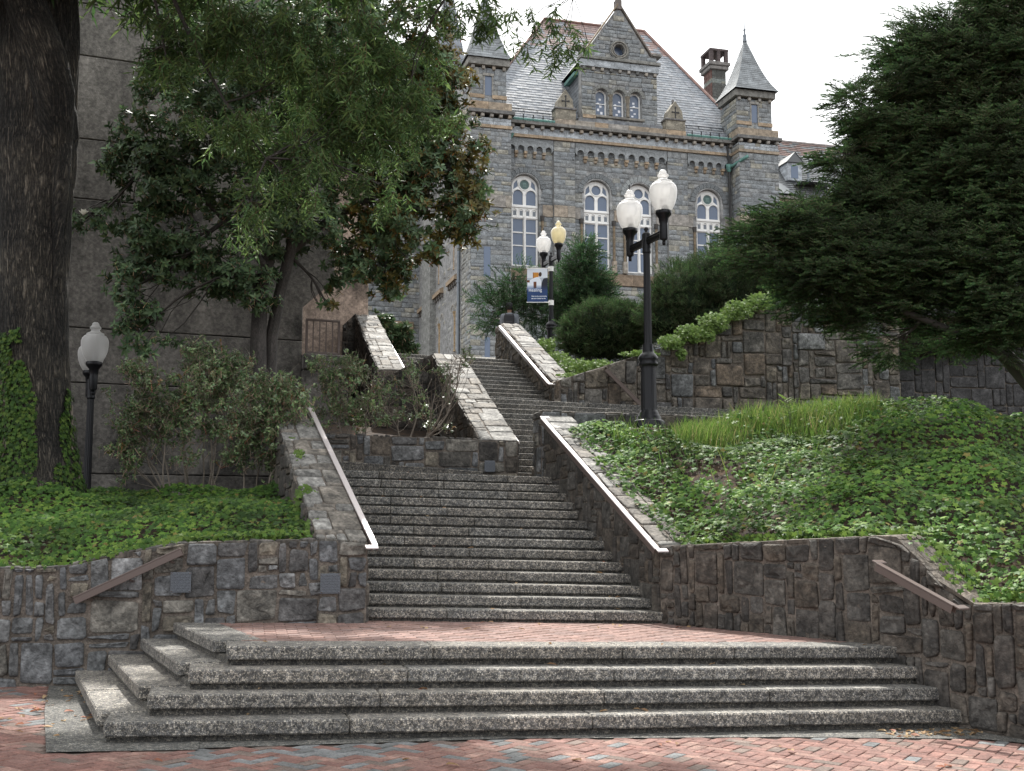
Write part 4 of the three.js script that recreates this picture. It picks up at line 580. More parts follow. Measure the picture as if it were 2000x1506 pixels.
    const cu = new G(); cu.box(4.2, 4.44, 27.75 - HB, 27.95 - HB, -2.4, -0.5); mesh('flashing', cu.build(), M.copper, hall);
  }
  // parapet under the gable with two gabled stone blocks bearing crosses
  const pb = new G(); pb.col = [0.3, 0.3, 0.3]; pb.box(2.78, 10.84, 24.42 - HB, 24.7 - HB, -0.45, 0.1); const par = mesh('parapet', pb.build(), M.dressed, hall), pk = single(par, 'stone', M.dressed); courseOf(pk, 2.76, 10.86, 24.42, 24.72, -0.4, 0.2, () => R() < 0.5 ? orange() : warmTones(), [0.8, 1.5]); courseOf(pk, 4.2, 9.4, 24.73, 24.94, -0.4, 0.14, stoneTones, [0.8, 1.5]);
  for (const s of [3.42, 10.2]) {
    const q = new THREE.Shape(); q.moveTo(s - 0.62, 24.73); q.lineTo(s + 0.62, 24.73); q.lineTo(s + 0.6, 25.35); q.lineTo(s + 0.48, 25.45); q.lineTo(s + 0.42, 25.9); q.lineTo(s, 26.5); q.lineTo(s - 0.42, 25.9); q.lineTo(s - 0.48, 25.45); q.lineTo(s - 0.6, 25.35); q.closePath();
    const g = extr(q, 0.7, -0.5), c = g.attributes.color; for (let k = 0; k < c.count; k++) c.setXYZ(k, 0.3, 0.27, 0.22); const bl = mesh('gabled_block', g, M.ashlar, hall);
    const cr = new G(); cr.box(s - 0.03, s + 0.03, 25.35 - HB, 26.1 - HB, 0.2, 0.23, { ch: 0.004 }); cr.box(s - 0.19, s + 0.19, 25.77 - HB, 25.83 - HB, 0.201, 0.231, { ch: 0.004 }); for (const [x, y] of [[-0.19, 0], [0.19, 0], [0, 0.3]]) cr.box(s + x - 0.045, s + x + 0.045, 25.755 + y - HB, 25.845 + y - HB, 0.2, 0.232); mesh('cross', cr.build(), M.dark, bl);
    const cb = new G(); cb.col = [0.22, 0.21, 0.2]; cb.box(s - 0.66, s + 0.66, 25.3 - HB, 25.42 - HB, -0.5, 0.26, { ch: 0.02 }); cb.lathe([[0.1, 0], [0.06, 0.12], [0.09, 0.2], [0, 0.28]], 8, F(s, 26.45, -0.15)); mesh('moulding', cb.build(), M.dressed, bl);
  }
  // main roof of slates
  {
    const core = new G(), P = (s, y, d) => core.v(F(s, y, d), s, y), A = [-2.15, 24.4, 0], Bq = [15.45, 24.4, 0], Cq = [11.7, 34.5, -8.08], D = [4.66, 34.5, -8.08], A2 = [-2.15, 24.4, -16.2], B2 = [15.45, 24.4, -16.2];
    for (const f of [[A, Bq, Cq, D], [B2, A2, D, Cq], [A2, A, D], [Bq, B2, Cq]]) { const b = core.n; f.forEach((p) => P(p[0], p[1] - 0.06, p[2])); for (let k = 1; k < f.length - 1; k++) core.tri(b, b + k, b + k + 1); }
    core.col = [0.2, 0.21, 0.22]; const roof = mesh('roof', core.build(), M.lead, hall), rest = new G(); let made = 0; const Ls = Math.hypot(10.1, 8.08), rows = 45;
    for (let k = 0; k < rows; k++) {
      const t0 = k / rows, t1 = (k + 1.25) / rows, y0 = 24.4 + 10.1 * t0, l = lerp(-2.15, 4.66, t0), r = lerp(15.45, 11.7, t0); let s = Math.max(l, -0.3) + (k % 2) * 0.2;
      while (s < Math.min(r, 14.2 + 20 * (t0 > 0.1 ? 1 : 0)) - 0.05) {
        const w = 0.4, a = s, b = Math.min(s + w - 0.008, r); s += w; if (a > 4.3 && b < 9.3 && y0 < 28.2) continue;
        const red = y0 > 31.9 && R() < 0.5 + (y0 - 32) * 0.1 || (y0 > 31.2 && R() < 0.14); const g = made < 300 && y0 < 29.5 ? new G() : rest; g.col = red ? shade([0.27, 0.175, 0.155], 0.12) : shade(pick([[0.235, 0.255, 0.285], [0.26, 0.275, 0.3], [0.21, 0.235, 0.265]]), 0.1);
        const th0 = 0.022, n = [0, 8.08 / Ls, 10.1 / Ls], lift = (t, e) => [24.4 + 10.1 * t + n[1] * e, -8.08 * t + n[2] * e]; const tt1 = Math.min(t1, 1);
        const [ya, da] = lift(t0, th0 + rr(0, 0.012)), [yb, db] = lift(tt1, 0.008), [yc, dc] = lift(t0, 0.004), q = g.n, uo = rr(0, 9);
        g.v(F(a, ya, da), a + uo, 0); g.v(F(b, ya, da), b + uo, 0); g.v(F(b, yb, db), b + uo, 0.35); g.v(F(a, yb, db), a + uo, 0.35); g.quad(q, q + 1, q + 2, q + 3); const e = g.n; g.v(F(a, yc, dc)); g.v(F(b, yc, dc)); g.v(F(b, ya, da)); g.v(F(a, ya, da)); g.quad(e, e + 1, e + 2, e + 3);
        if (g !== rest) { made++; mesh('slate', g.build(), M.slate, roof); }
      }
    }
    mesh('slates', rest.build(), M.slate, roof).userData.kind = 'stuff';
    const rid = new G(); rid.col = [0.27, 0.15, 0.12]; for (const [p, q] of [[A, D], [D, Cq], [Bq, Cq]]) rid.tube([F(p[0], p[1] + 0.05, p[2]), F(q[0], q[1] + 0.05, q[2])], 0.11, 6); mesh('ridge_tile', rid.build(), M.slate, roof);
    const ant = new G(); ant.box(8.6, 8.9, 33.3 - HB, 34.8 - HB, -8.2, -7.9); ant.tube([F(8.75, 34.7, -8), F(8.75, 36.6, -8)], 0.03, 5); for (const h of [35.6, 36.1]) ant.tube([F(8.5, h, -8), F(9.0, h + 0.1, -8)], 0.02, 5); mesh('vent_mast', ant.build(), M.slate, roof);
  }
  { // chimney
    const g = new G(); for (let k = 0; k < 40; k++) for (let i = 0; i < 3; i++) { const y0 = 25.5 + k * 0.15, low = y0 < 27.4 || (k % 9 > 6); for (const fr of [0, 1]) { g.col = low ? warmTones() : fr ? shade([0.3, 0.13, 0.1], 0.12) : shade([0.22, 0.19, 0.165], 0.1); if (fr) g.box(15.54, 15.6, y0 - HB, y0 + 0.145 - HB, -7.2 + i * 0.4 + (k % 2) * 0.05, -6.82 + i * 0.4, { uv: [rr(0, 5), 0] }); else g.box(15.6 + i * 0.33, 15.92 + i * 0.33, y0 - HB, y0 + 0.145 - HB, -7.2, -6.0, { uv: [rr(0, 5), 0] }); } }
    const ch = mesh('chimney', g.build(), M.brick, hall), t = new G(); t.col = [0.3, 0.28, 0.26]; t.box(15.4, 16.75, 31.5 - HB, 31.75 - HB, -7.35, -5.85, { ch: 0.03 }); t.box(15.32, 16.83, 31.76 - HB, 32.0 - HB, -7.43, -5.77, { ch: 0.03 }); mesh('chimney_cap', t.build(), M.dressed, ch);
    const pt = new G(); pt.col = [0.2, 0.13, 0.12]; for (const [x, z] of [[15.55, -5.98], [16.05, -5.98], [16.6, -5.98], [15.55, -7.2], [16.6, -7.2]]) pt.box(x - 0.12, x + 0.12, 32.0 - HB, 32.75 - HB, z - 0.12, z + 0.12, { ch: 0.01 }); pt.box(15.4, 16.75, 32.75 - HB, 32.92 - HB, -7.35, -5.85, { ch: 0.02 }); mesh('chimney_top', pt.build(), M.brick, ch);
  }
  // side front seen at a slant
  {
    const S = (t, y, d) => F(-2.3 - d, y, -t), core = new G(); core.box(-2.36, 0, 0, 27 - HB, -13.4, -1.0); const side = mesh('side_wall', core.build(), M.backing, hall);
    const pairs = [[1.6, 3.5], [5.7, 7.8], [10.4, 12.0]], op = (y0, y1) => [...(y1 > 11.4 && y0 < 14.55 ? pairs.flatMap(([a, b]) => [[a, a + 0.75], [b - 0.75, b]]) : []), ...(y1 > 15.9 && y0 < 19.6 ? [[1.9, 3.9], [5.8, 8.3], [10.5, 12.8]] : [])];
    ashlar(side, { s0: -0.94, s1: 13.4, y0: 8.0, y1: 25.5, f: S, open: op, most: 120, warm: 0.45, proud: 0.07, tone: () => shade([0.3, 0.3, 0.29], 0.15) });
    const dk = new G(); for (const [a, b] of pairs) { const m = (a + b) / 2; dk.box(0, 1, 0, 1, 0, 1, { f: (p, q, r) => S(lerp(a, b, p), lerp(11.4, 14.5, q), -0.04 - r * 0.0) }); void m; } void dk;
    for (const [a, b] of pairs) { const m = (a + b) / 2, c = new G(); c.col = [0.5, 0.36, 0.2]; c.lathe([[0.17, 0], [0.13, 0.1], [0.13, 1.0], [0.16, 1.06], [0.13, 1.12], [0.13, 1.9], [0.2, 2.2], [0.2, 2.3]], 10, S(m, 11.5, 0.0)); mesh('colonnette', c.build(), M.dressed, side); for (const h of [[a, a + 0.75], [b - 0.75, b]]) { const v = new G(), cc = (h[0] + h[1]) / 2, w = (h[1] - h[0]) / 2; v.col = [0.4, 0.38, 0.33]; const pts = []; for (let i = 0; i <= 10; i++) pts.push(S(cc + Math.cos(i / 10 * Math.PI) * w, 13.9 + Math.sin(i / 10 * Math.PI) * w, 0.02)); v.tube(pts, 0.09, 6); mesh('arch', v.build(), M.dressed, side); const p = new G(); p.box(0, 1, 0, 1, 0, 1, { f: (x, y, z) => S(lerp(h[0], h[1], x), lerp(11.4, 14.5, y), -0.03 + z * 0.01) }); mesh('pane', p.build(), mat({ c: [0.05, 0.055, 0.06], roughness: 0.2 }), side); } }
    for (const [a, b] of [[1.75, 4.05], [5.7, 8.45], [10.35, 12.9]]) { const s = new G(); s.col = orange(); s.box(0, 1, 0, 1, 0, 1, { f: (x, y, z) => S(lerp(a, b, x), lerp(15.5, 15.9, y) - z * (y > 0.5 ? 0.15 : 0), z * 0.3) }); mesh('sill', s.build(), M.dressed, side); for (let k = 0; k < 5; k++) { const q = new G(), m = lerp(a + 0.15, b - 0.15, k / 4); q.col = [0.2, 0.18, 0.16]; q.box(0, 1, 0, 1, 0, 1, { f: (x, y, z) => S(m - 0.1 + x * 0.2, 15.26 + y * 0.22, z * 0.2) }); mesh('corbel', q.build(), M.dressed, side); } const r = new G(); r.box(0, 1, 0, 1, 0, 1, { f: (x, y, z) => S(lerp(a + 0.15, b - 0.15, x), 15.9 + y * 3.7, -0.05 + z * 0.01) }); mesh('pane', r.build(), M.glass, side); const mc = new G(); mc.col = [0.48, 0.36, 0.24]; mc.lathe([[0.14, 0], [0.11, 0.1], [0.11, 2.2], [0.17, 2.4]], 10, S((a + b) / 2, 16.3, 0)); mesh('colonnette', mc.build(), M.dressed, side); }
    const dp = new G(); dp.tube([S(1.3, 6, 0.16), S(1.3, 24, 0.16)], 0.09, 8); for (let y = 8; y < 24; y += 2.4) dp.lathe([[0.12, 0], [0.12, 0.12]], 8, S(1.3, y, 0.16)); mesh('downpipe', dp.build(), M.lead, side);
    const wing = new G(); wing.box(-12, -2.3, 0, 24 - HB, -16, -13.44); const wg = mesh('wing_wall', wing.build(), M.backing, hall);
    ashlar(wg, { s0: -8, s1: -2.32, y0: 9, y1: 23, f: (s, y, d) => F(s, y, -13.4 + d), most: 60, warm: 0.15 });
    const ws = new G(); ws.col = [0.4, 0.29, 0.19]; ws.box(-4.2, -2.75, 14.5 - HB, 15.0 - HB, -13.5, -13.1, { ch: 0.03 }); mesh('sill', ws.build(), M.dressed, wg); 
  }
  // copper downpipes at the right turret
  { const g = new G(); g.tube([F(13.62, 23.5, 0.12), F(13.62, 6, 0.12)], 0.08, 8); g.tube([F(13.55, 24.2, 0.1), F(13.55, 23.4, 0.1)], 0.06, 8); mesh('downpipe', g.build(), M.dark, hall); const c = new G(); c.tube([F(13.62, 22.75, 0.1), F(14.0, 23.0, 1.15), F(14.3, 23.2, 1.2)], 0.1, 8); c.lathe([[0.1, -0.3], [0.2, 0], [0.2, 0.15]], 8, F(13.62, 22.8, 0.1)); mesh('rain_spout', c.build(), M.copper, hall); const d = new G(); d.tube([F(0.14, 23.3, 0.12), F(0.3, 23.6, 0.25)], 0.08, 8); mesh('rain_spout', d.build(), M.copper, hall); }
}
{ // farther wing to the right with a dormer
  seed(66);
  const wing = thing('far_wing', 'far wing of the stone hall with a reddish ridge and a white dormer', 'building', at(1520, 500, { d: 82 }).setY(HB), HALL_TURN), o = at(1520, 500, { d: 82 });
  const yAt = (py) => 1.62 + (1030 - py) * 82 / 2250 - HB, k = 82 / 2250;
  const w = new G(); w.col = [1, 1, 1]; w.box(-3, 16, 0, yAt(392), -1, 0); const wl = mesh('wall', w.build(), M.backing, wing);
  ashlar(wl, { s0: -1, s1: 9, y0: yAt(470), y1: yAt(398), f: (s, y, d) => [s, y, d], most: 40 });
  const c = new G(); c.col = orange(); c.box(-3, 16, yAt(396), yAt(390), -0.5, 0.2); c.col = [0.3, 0.28, 0.25]; c.box(-3, 16, yAt(389), yAt(384), -0.5, 0.35); mesh('cornice', c.build(), M.dressed, wl);
  const rf = new G(), y0 = yAt(384), y1 = yAt(254) + 1.1, rows = 30, mid = new G(); let made = 0;
  const roof = mesh('roof', (() => { const g = new G(); const b = g.n; g.v([-3, y0, 0]); g.v([18, y0, 0]); g.v([18, y1, -4.6]); g.v([-3, y1, -4.6]); g.quad(b, b + 1, b + 2, b + 3); g.box(-3, 18, y0 - 0.5, y0 - 0.05, -9, -0.1); return g.build(); })(), M.lead, wing);
  for (let r = 0; r < rows; r++) for (let i = 0; i < 34; i++) { const t0 = r / rows, t1 = (r + 1.2) / rows, a = -3 + i * 0.6 + (r % 2) * 0.3, g = mid; g.col = r > rows * 0.72 && R() < 0.6 ? shade([0.33, 0.22, 0.19], 0.12) : shade([0.3, 0.31, 0.315], 0.12); const q = g.n; g.v([a, lerp(y0, y1, t0) + 0.04, -4.6 * t0 + 0.05], a, 0); g.v([a + 0.59, lerp(y0, y1, t0) + 0.04, -4.6 * t0 + 0.05], a + 0.6, 0); g.v([a + 0.59, lerp(y0, y1, t1), -4.6 * t1], a + 0.6, 0.3); g.v([a, lerp(y0, y1, t1), -4.6 * t1], a, 0.3); g.quad(q, q + 1, q + 2, q + 3); made++; }
  mesh('slates', mid.build(), M.slate, roof).userData.kind = 'stuff'; void rf;
  const rid = new G(); rid.col = [0.4, 0.36, 0.34]; rid.tube([[-3, y1 + 0.05, -4.6], [18, y1 + 0.05, -4.6]], 0.12, 6); mesh('ridge_tile', rid.build(), M.slate, roof);
  const dx = (1575 - 1520) * k, dy0 = yAt(340) , d = new G(); d.col = [0.62, 0.66, 0.7]; d.box(dx - 0.55, dx + 0.6, dy0, dy0 + 1.35, -3.2, -0.9, { ch: 0.02 }); const dm = mesh('dormer', d.build(), M.dressed, wing);
  const dr = new G(); dr.col = [0.27, 0.28, 0.29]; for (const s of [-1, 1]) { const q = dr.n; dr.v([dx + s * 0.72, dy0 + 1.3, -0.7]); dr.v([dx, dy0 + 2.1, -0.7]); dr.v([dx, dy0 + 2.1, -4.2]); dr.v([dx + s * 0.72, dy0 + 1.3, -4]); dr.quad(q, q + 1, q + 2, q + 3); } const q3 = dr.n; dr.v([dx - 0.7, dy0 + 1.32, -0.75]); dr.v([dx + 0.7, dy0 + 1.32, -0.75]); dr.v([dx, dy0 + 2.08, -0.75]); dr.tri(q3, q3 + 1, q3 + 2); mesh('dormer_roof', dr.build(), M.slate, dm);
  const dp = new G(); dp.box(dx - 0.28, dx + 0.3, dy0 + 0.15, dy0 + 1.1, -0.895, -0.885); mesh('pane', dp.build(), M.glass, dm);
  for (const px of [1525, 1605]) { const x = (px - 1520) * k * 1.03, s = new G(); s.col = [0.24, 0.265, 0.29]; const yb = yAt(px < 1560 ? 380 : 352), yt = yAt(px < 1560 ? 338 : 343); const q = s.n; s.v([x - 1.3, yb, 0.4]); s.v([x + 1.3, yb, 0.4]); s.v([x, yt, -1]); s.tri(q, q + 1, q + 2); s.v([x + 1.3, yb, -2.4]); s.tri(q + 1, q + 3, q + 2); s.v([x - 1.3, yb, -2.4]); s.tri(q, q + 2, q + 4); const m = mesh('pinnacle_roof', s.build(), M.slate, wing); const f = new G(); f.lathe([[0.2, 0], [0.12, 0.25], [0.24, 0.4], [0.1, 0.55], [0.08, 0.8], [0.15, 0.95], [0, 1.15]], 8, [x, yt - 0.15, -1]); mesh('finial', f.build(), M.lead, m); }
}
{ // spires behind the left turret, and the distant tower at the frame's edge
  seed(67);
  const spire = (name, label, p, hw, h, col) => { const t = thing(name, label, 'spire', p, HALL_TURN), g = new G(), rows = 20; for (let k = 0; k < rows; k++) { const f = (u) => hw * (0.78 * (1 - u) + 0.22 * (1 - u) ** 4), a = f(k / rows) + 0.02, b = f((k + 1) / rows); for (let s = 0; s < 4; s++) for (let i = 0; i < 5; i++) { const rot = (x, z) => s === 0 ? [x, z] : s === 1 ? [z, -x] : s === 2 ? [-x, -z] : [-z, x]; g.col = shade(col, 0.1); const q = g.n; for (const [x, r, u] of [[i / 5, a, k], [(i + 1) / 5, a, k], [(i + 1) / 5, b, k + 1], [i / 5, b, k + 1]]) { const [px, pz] = rot((x * 2 - 1) * r, r); g.v([px, h * u / rows, pz], x * 2, u * 0.3); } g.quad(q, q + 1, q + 2, q + 3); } } mesh('roof', g.build(), M.slate, t); const b = new G(); b.col = [0.3, 0.3, 0.29]; b.box(-hw * 0.9, hw * 0.9, -p.y + HB, -0.4, -hw * 0.9, hw * 0.9); b.col = [0.36, 0.33, 0.28]; b.box(-hw * 1.02, hw * 1.02, -0.39, -0.01, -hw * 1.02, hw * 1.02); mesh('shaft', b.build(), M.ashlar, t); return t; };
  spire('corner_spire', 'tall grey slate spire behind the magnolia, beside the turret of the hall', at(874, 192, { d: 74 }), 1.45, 9.2, [0.25, 0.27, 0.3]);
  spire('distant_tower', 'distant slate tower roof just above the yew at the frame edge', at(1925, 45, { d: 105 }), 2.6, 8.5, [0.36, 0.3, 0.27]);
}
// ---------------------------------------------------------------- concrete building
const onPlane = (px, py, P, n) => { const d = ray(px, py), o = V(0, EYE, 0); return o.addScaledVector(d, P.clone().sub(o).dot(n) / d.dot(n)); };
{
  seed(71);
  const turn = THREE.MathUtils.degToRad(8.9), P0 = at(655, 550, { d: 22 }), e = V(Math.cos(turn), 0, -Math.sin(turn)), n = V(Math.sin(turn), 0, Math.cos(turn));
  const base = P0.clone().setY(1.2), b = thing('concrete_building', 'windowless dark concrete building of large wall panels behind the magnolia', 'building', base, turn);
  const loc = (px, py, off = 0) => { const p = onPlane(px, py, P0.clone().addScaledVector(n, off), n).sub(base); return [p.dot(e), p.y]; };
  const joints = [loc(250, 1005)[1] - 2.5, loc(300, 927)[1], loc(250, 751)[1], loc(350, 651)[1], loc(220, 393)[1], loc(190, 273)[1], loc(240, 118)[1], loc(200, 11)[1], loc(200, -110)[1]];
  const sa = loc(659, 300)[0], sb = loc(592, 640)[0], yd = loc(656, 548)[1], yl = loc(593, 600)[1];
  const right = (y) => y > yd ? sa : y < yl ? sb : lerp(sb, sa, (y - yl) / (yd - yl));
  const panel = (parent, y0, y1, xl, xr, z, th, m, col) => {
    const ys = [y0, ...[yl, yd].filter((v) => v > y0 + 0.01 && v < y1 - 0.01), y1], q = new THREE.Shape(); q.moveTo(xl, y0); ys.forEach((y) => q.lineTo(xr(y), y)); q.lineTo(xl, y1); q.closePath();
    const g = new THREE.ExtrudeGeometry(q, { depth: th - 0.03, bevelEnabled: true, bevelThickness: 0.015, bevelSize: 0.012, bevelOffset: -0.02, bevelSegments: 1 }); g.translate(0, 0, z - th); const p = g.attributes.position, uv = g.attributes.uv, nn = g.attributes.normal, o = [rr(0, 9), rr(0, 9)]; for (let k = 0; k < p.count; k++) { const ax = Math.abs(nn.getX(k)) > 0.7; uv.setXY(k, (ax ? p.getZ(k) : p.getX(k)) + o[0], (Math.abs(nn.getY(k)) > 0.7 ? p.getZ(k) : p.getY(k)) + o[1]); } void col; return mesh('panel', g, m, parent);
  };
  for (let k = 0; k < joints.length - 1; k++) panel(b, joints[k], joints[k + 1], -16, right, 0, 0.5, M.conc);
  const core = new G(); core.box(-16, sb - 0.3, -1, joints.at(-1) - 0.2, -14, -0.52); core.box(sb - 0.6, sa - 0.15, yd + 0.4, joints.at(-1) - 0.2, -4.6, -0.52); mesh('core_wall', core.build(), M.conc, b);
  const off = -4.8, rx = loc(720, 600, off)[0], rj = [loc(640, 850, off)[1], loc(690, 532, off)[1], loc(690, 300, off)[1], loc(690, 60, off)[1], loc(690, -200, off)[1]];
  for (let k = 0; k < rj.length - 1; k++) panel(b, rj[k], rj[k + 1], sb - 3, () => rx, off, 0.5, M.concPink);
  const l0 = loc(590, 692), l1 = loc(668, 742), lg = new G(); lg.box(l0[0], l1[0] + 0.1, l1[1] - 2.5, l0[1] - 0.3, -4.2, 0.1, { ch: 0.02 }); lg.box(l0[0] - 0.0, l1[0] + 0.14, l0[1] - 0.29, l0[1], -4.2, 0.16, { ch: 0.02 }); mesh('ledge', lg.build(), M.conc, b);
  const gx0 = loc(597, 650)[0], gx1 = loc(664, 650)[0], gy0 = l0[1] + 0.04, gy1 = loc(630, 626)[1], rl = thing('guard_rail', 'brown steel guard rail on the concrete ledge', 'railing', base, turn);
  for (const y of [gy0, gy1]) { const g = new G(); g.box(gx0, gx1, y - 0.02, y + 0.02, -0.02, 0.02, { ch: 0.003 }); mesh('rail', g.build(), M.rail, rl); }
  for (let k = 0; k <= 5; k++) { const x = lerp(gx0 + 0.02, gx1 - 0.02, k / 5), g = new G(), w = k % 5 ? 0.009 : 0.02; g.box(x - w, x + w, k % 5 ? gy0 + 0.021 : l0[1], gy1 - 0.021, -w, w); mesh(k % 5 ? 'baluster' : 'post', g.build(), M.rail, rl); }
}
// ---------------------------------------------------------------- lamps
M.globe = new THREE.MeshPhysicalMaterial({ color: new THREE.Color().setRGB(0.82, 0.81, 0.8), roughness: 0.58, transmission: 0.8, thickness: 0, clearcoat: 0.6, clearcoatRoughness: 0.25 });
M.globeYellow = new THREE.MeshPhysicalMaterial({ color: new THREE.Color().setRGB(0.76, 0.7, 0.52), roughness: 0.58, transmission: 0.8, thickness: 0, clearcoat: 0.6, clearcoatRoughness: 0.25 });
function twinLamp(label, pos, turn, yellow) {
  const t = thing('street_lamp', label, 'street lamp', pos, turn, 'twin-globe street lamps');
  const flute = (n, k) => (a, r) => r * (1 - k * (0.5 + 0.5 * Math.cos(a * n)));
  const b = new G(); b.lathe([[0, 0], [0.225, 0], [0.23, 0.02], [0.23, 0.1], [0.2, 0.125], [0.18, 0.13], [0.175, 0.17], [0.15, 0.2], [0.15, 0.215], [0.128, 0.25], [0.12, 0.27]], 32); mesh('base', b.build(), M.iron, t);
  const d = new G(); d.lathe([[0.12, 0.27], [0.116, 0.3], [0.112, 0.86], [0.12, 0.9]], 48, [0, 0, 0], flute(16, 0.05)); d.lathe([[0.12, 0.9], [0.142, 0.92], [0.142, 0.945], [0.128, 0.97], [0.145, 1.0], [0.145, 1.03], [0.11, 1.08], [0.085, 1.1], [0.085, 1.12], [0.078, 1.14], [0.078, 1.22]], 32); mesh('pedestal', d.build(), M.iron, t);
  const s = new G(); s.lathe([[0.062, 1.22], [0.06, 1.24], [0.05, 2.55], [0.062, 2.57]], 48, [0, 0, 0], flute(12, 0.14)); s.lathe([[0.062, 2.57], [0.066, 2.59], [0.058, 2.62], [0.066, 2.64], [0.066, 2.84], [0.05, 2.87], [0.02, 2.88], [0.035, 2.92], [0.025, 2.95], [0, 2.955]], 24); mesh('shaft', s.build(), M.iron, t);
  const a = new G(); a.box(-0.53, 0.53, 2.69, 2.79, -0.032, 0.032, { ch: 0.006 }); a.box(-0.53, 0.53, 2.73, 2.75, -0.04, 0.04, { ch: 0.004 }); mesh('arm', a.build(), M.iron, t);
  [-1, 1].forEach((sg, i) => {
    const k = new G(), c = [sg * 0.53, 0, 0]; k.lathe([[0, 2.56], [0.02, 2.565], [0.028, 2.6], [0.02, 2.625], [0.06, 2.65], [0.062, 2.84], [0.056, 2.87], [0.066, 2.89], [0.07, 2.95], [0.11, 3.0], [0.118, 3.02], [0.118, 3.055], [0.1, 3.065]], 24, c); const sock = mesh('lamp_holder', k.build(), M.iron, t);
    const inn = new G(); inn.col = [1, 1, 1]; inn.lathe([[0.05, 3.05], [0.05, 3.23], [0.03, 3.25], [0, 3.25]], 14, c); mesh('bulb', inn.build(), mat({ c: [0.4, 0.4, 0.4], roughness: 0.5 }), sock);
    const g = new G(); g.lathe([[0.1, 3.06], [0.125, 3.085], [0.16, 3.15], [0.185, 3.23], [0.197, 3.31], [0.196, 3.37], [0.18, 3.42], [0.155, 3.45], [0.12, 3.468], [0.125, 3.475], [0.125, 3.487], [0.075, 3.51], [0.06, 3.53], [0.062, 3.55], [0.08, 3.562], [0.082, 3.58], [0.06, 3.6], [0.05, 3.62], [0.05, 3.635], [0.03, 3.655], [0, 3.66]], 40, c, (w, r, y) => y > 3.1 && y < 3.43 ? r * (1 + 0.006 * Math.cos(w * 20)) : r); mesh('globe', g.build(), yellow && i === 1 ? M.globeYellow : M.globe, t);
    if (i === 0) { const f = new G(); f.tube([[c[0], 3.66, 0], [c[0], 3.74, 0]], 0.008, 6); mesh('spike', f.build(), M.iron, t); }
  });
  return t;
}
const lampR = at(1268, 838, { d: 16.45 });
twinLamp('black lamp post with two clear globes standing on the ivy bank above the dark wall', lampR, THREE.MathUtils.degToRad(-82), false);
{ const g = new G(); g.col = [1, 1, 1]; g.lathe([[0, 0], [0.275, 0], [0.28, -0.02], [0.28, -0.7]], 28, lampR.toArray()); const t = thing('lamp_footing', 'round concrete footing under the lamp post on the ivy bank', 'footing'); mesh('footing', g.build(), mat({ c: [0.34, 0.3, 0.25], map: rep(T.conc, 0.9), bumpMap: rep(T.concB, 1.5), bumpScale: 0.008 }), t); }
const lampF = at(1077, 711, { d: 29.8 });
twinLamp('black lamp post carrying the blue banner, one of its globes yellowed', lampF, THREE.MathUtils.degToRad(-83), true);
twinLamp('black lamp post beside the ivy-covered trunk, its two globes overlapping', at(170, 940, { d: 17.4 }).setY(1.0), THREE.MathUtils.degToRad(-80), false);
{ // banner
  const c = document.createElement('canvas'); c.width = 320; c.height = 512; const x = c.getContext('2d');
  const gr = (y0, y1, a, b) => { const q = x.createLinearGradient(0, y0, 0, y1); q.addColorStop(0, a); q.addColorStop(1, b); return q; };
  x.fillStyle = '#b9c0cc'; x.fillRect(0, 0, 320, 512); x.fillStyle = '#d8dde6'; x.fillRect(0, 0, 320, 140);
  x.fillStyle = '#c98836'; x.fillRect(90, 58, 90, 100); x.fillStyle = '#8a5a2b'; x.fillRect(92, 60, 10, 96);
  x.fillStyle = '#e7ecf5'; x.beginPath(); x.moveTo(10, 210); x.quadraticCurveTo(60, 150, 150, 130); x.quadraticCurveTo(200, 120, 220, 200); x.lineTo(230, 330); x.lineTo(0, 340); x.closePath(); x.fill();
  x.fillStyle = '#3a2418'; x.beginPath(); x.ellipse(205, 88, 24, 36, 0.1, 0, 7); x.fill(); x.fillStyle = '#6d4027'; x.fillRect(100, 200, 46, 100); x.fillRect(0, 176, 40, 34);
  x.fillStyle = '#1d2230'; x.beginPath(); x.moveTo(222, 340); x.quadraticCurveTo(215, 200, 262, 150); x.lineTo(320, 140); x.lineTo(320, 340); x.fill();
  x.fillStyle = gr(250, 345, 'rgba(36,62,112,0)', 'rgba(36,62,112,1)'); x.fillRect(0, 240, 320, 106); x.fillStyle = '#24406f'; x.fillRect(0, 344, 320, 168);
  x.fillStyle = '#fff'; x.font = '62px sans-serif'; x.fillText('Healing', 22, 352); x.font = 'bold 24px sans-serif'; x.fillText('This is the university', 66, 432); x.fillText('we are Called to Be.', 66, 466);
  const tx = new THREE.CanvasTexture(c); tx.colorSpace = THREE.SRGBColorSpace;
  const t = thing('banner', 'blue banner with white lettering Healing hanging on the lamp post', 'banner', lampF, THREE.MathUtils.degToRad(-12.8)), g = new THREE.PlaneGeometry(0.53, 0.88, 10, 14), p = g.attributes.position;
  for (let k = 0; k < p.count; k++) p.setZ(k, 0.012 * Math.sin(p.getX(k) * 7 + p.getY(k) * 2)); g.computeVertexNormals(); g.translate(-0.36, 2.06, 0.06); const back = g.clone(); back.translate(0, 0, -0.004); mesh('cloth', g, mat({ map: tx, roughness: 0.7, side: THREE.FrontSide }), t);
  for (const y of [1.61, 2.51]) { const r = new G(); r.tube([[-0.64, y, 0.06], [0.0, y, 0.06]], 0.011, 8); r.tube([[-0.02, y, 0.06], [0, y, 0]], 0.02, 8); mesh('rod', r.build(), M.white, t); const q = new G(); q.lathe([[0.07, 0.03], [0.072, 0.05], [0.07, 0.07], [0.07, -0.03], [0.072, -0.05], [0.07, -0.07]], 16, [0, y, 0]); mesh('clamp', q.build(), M.white, t); }
}
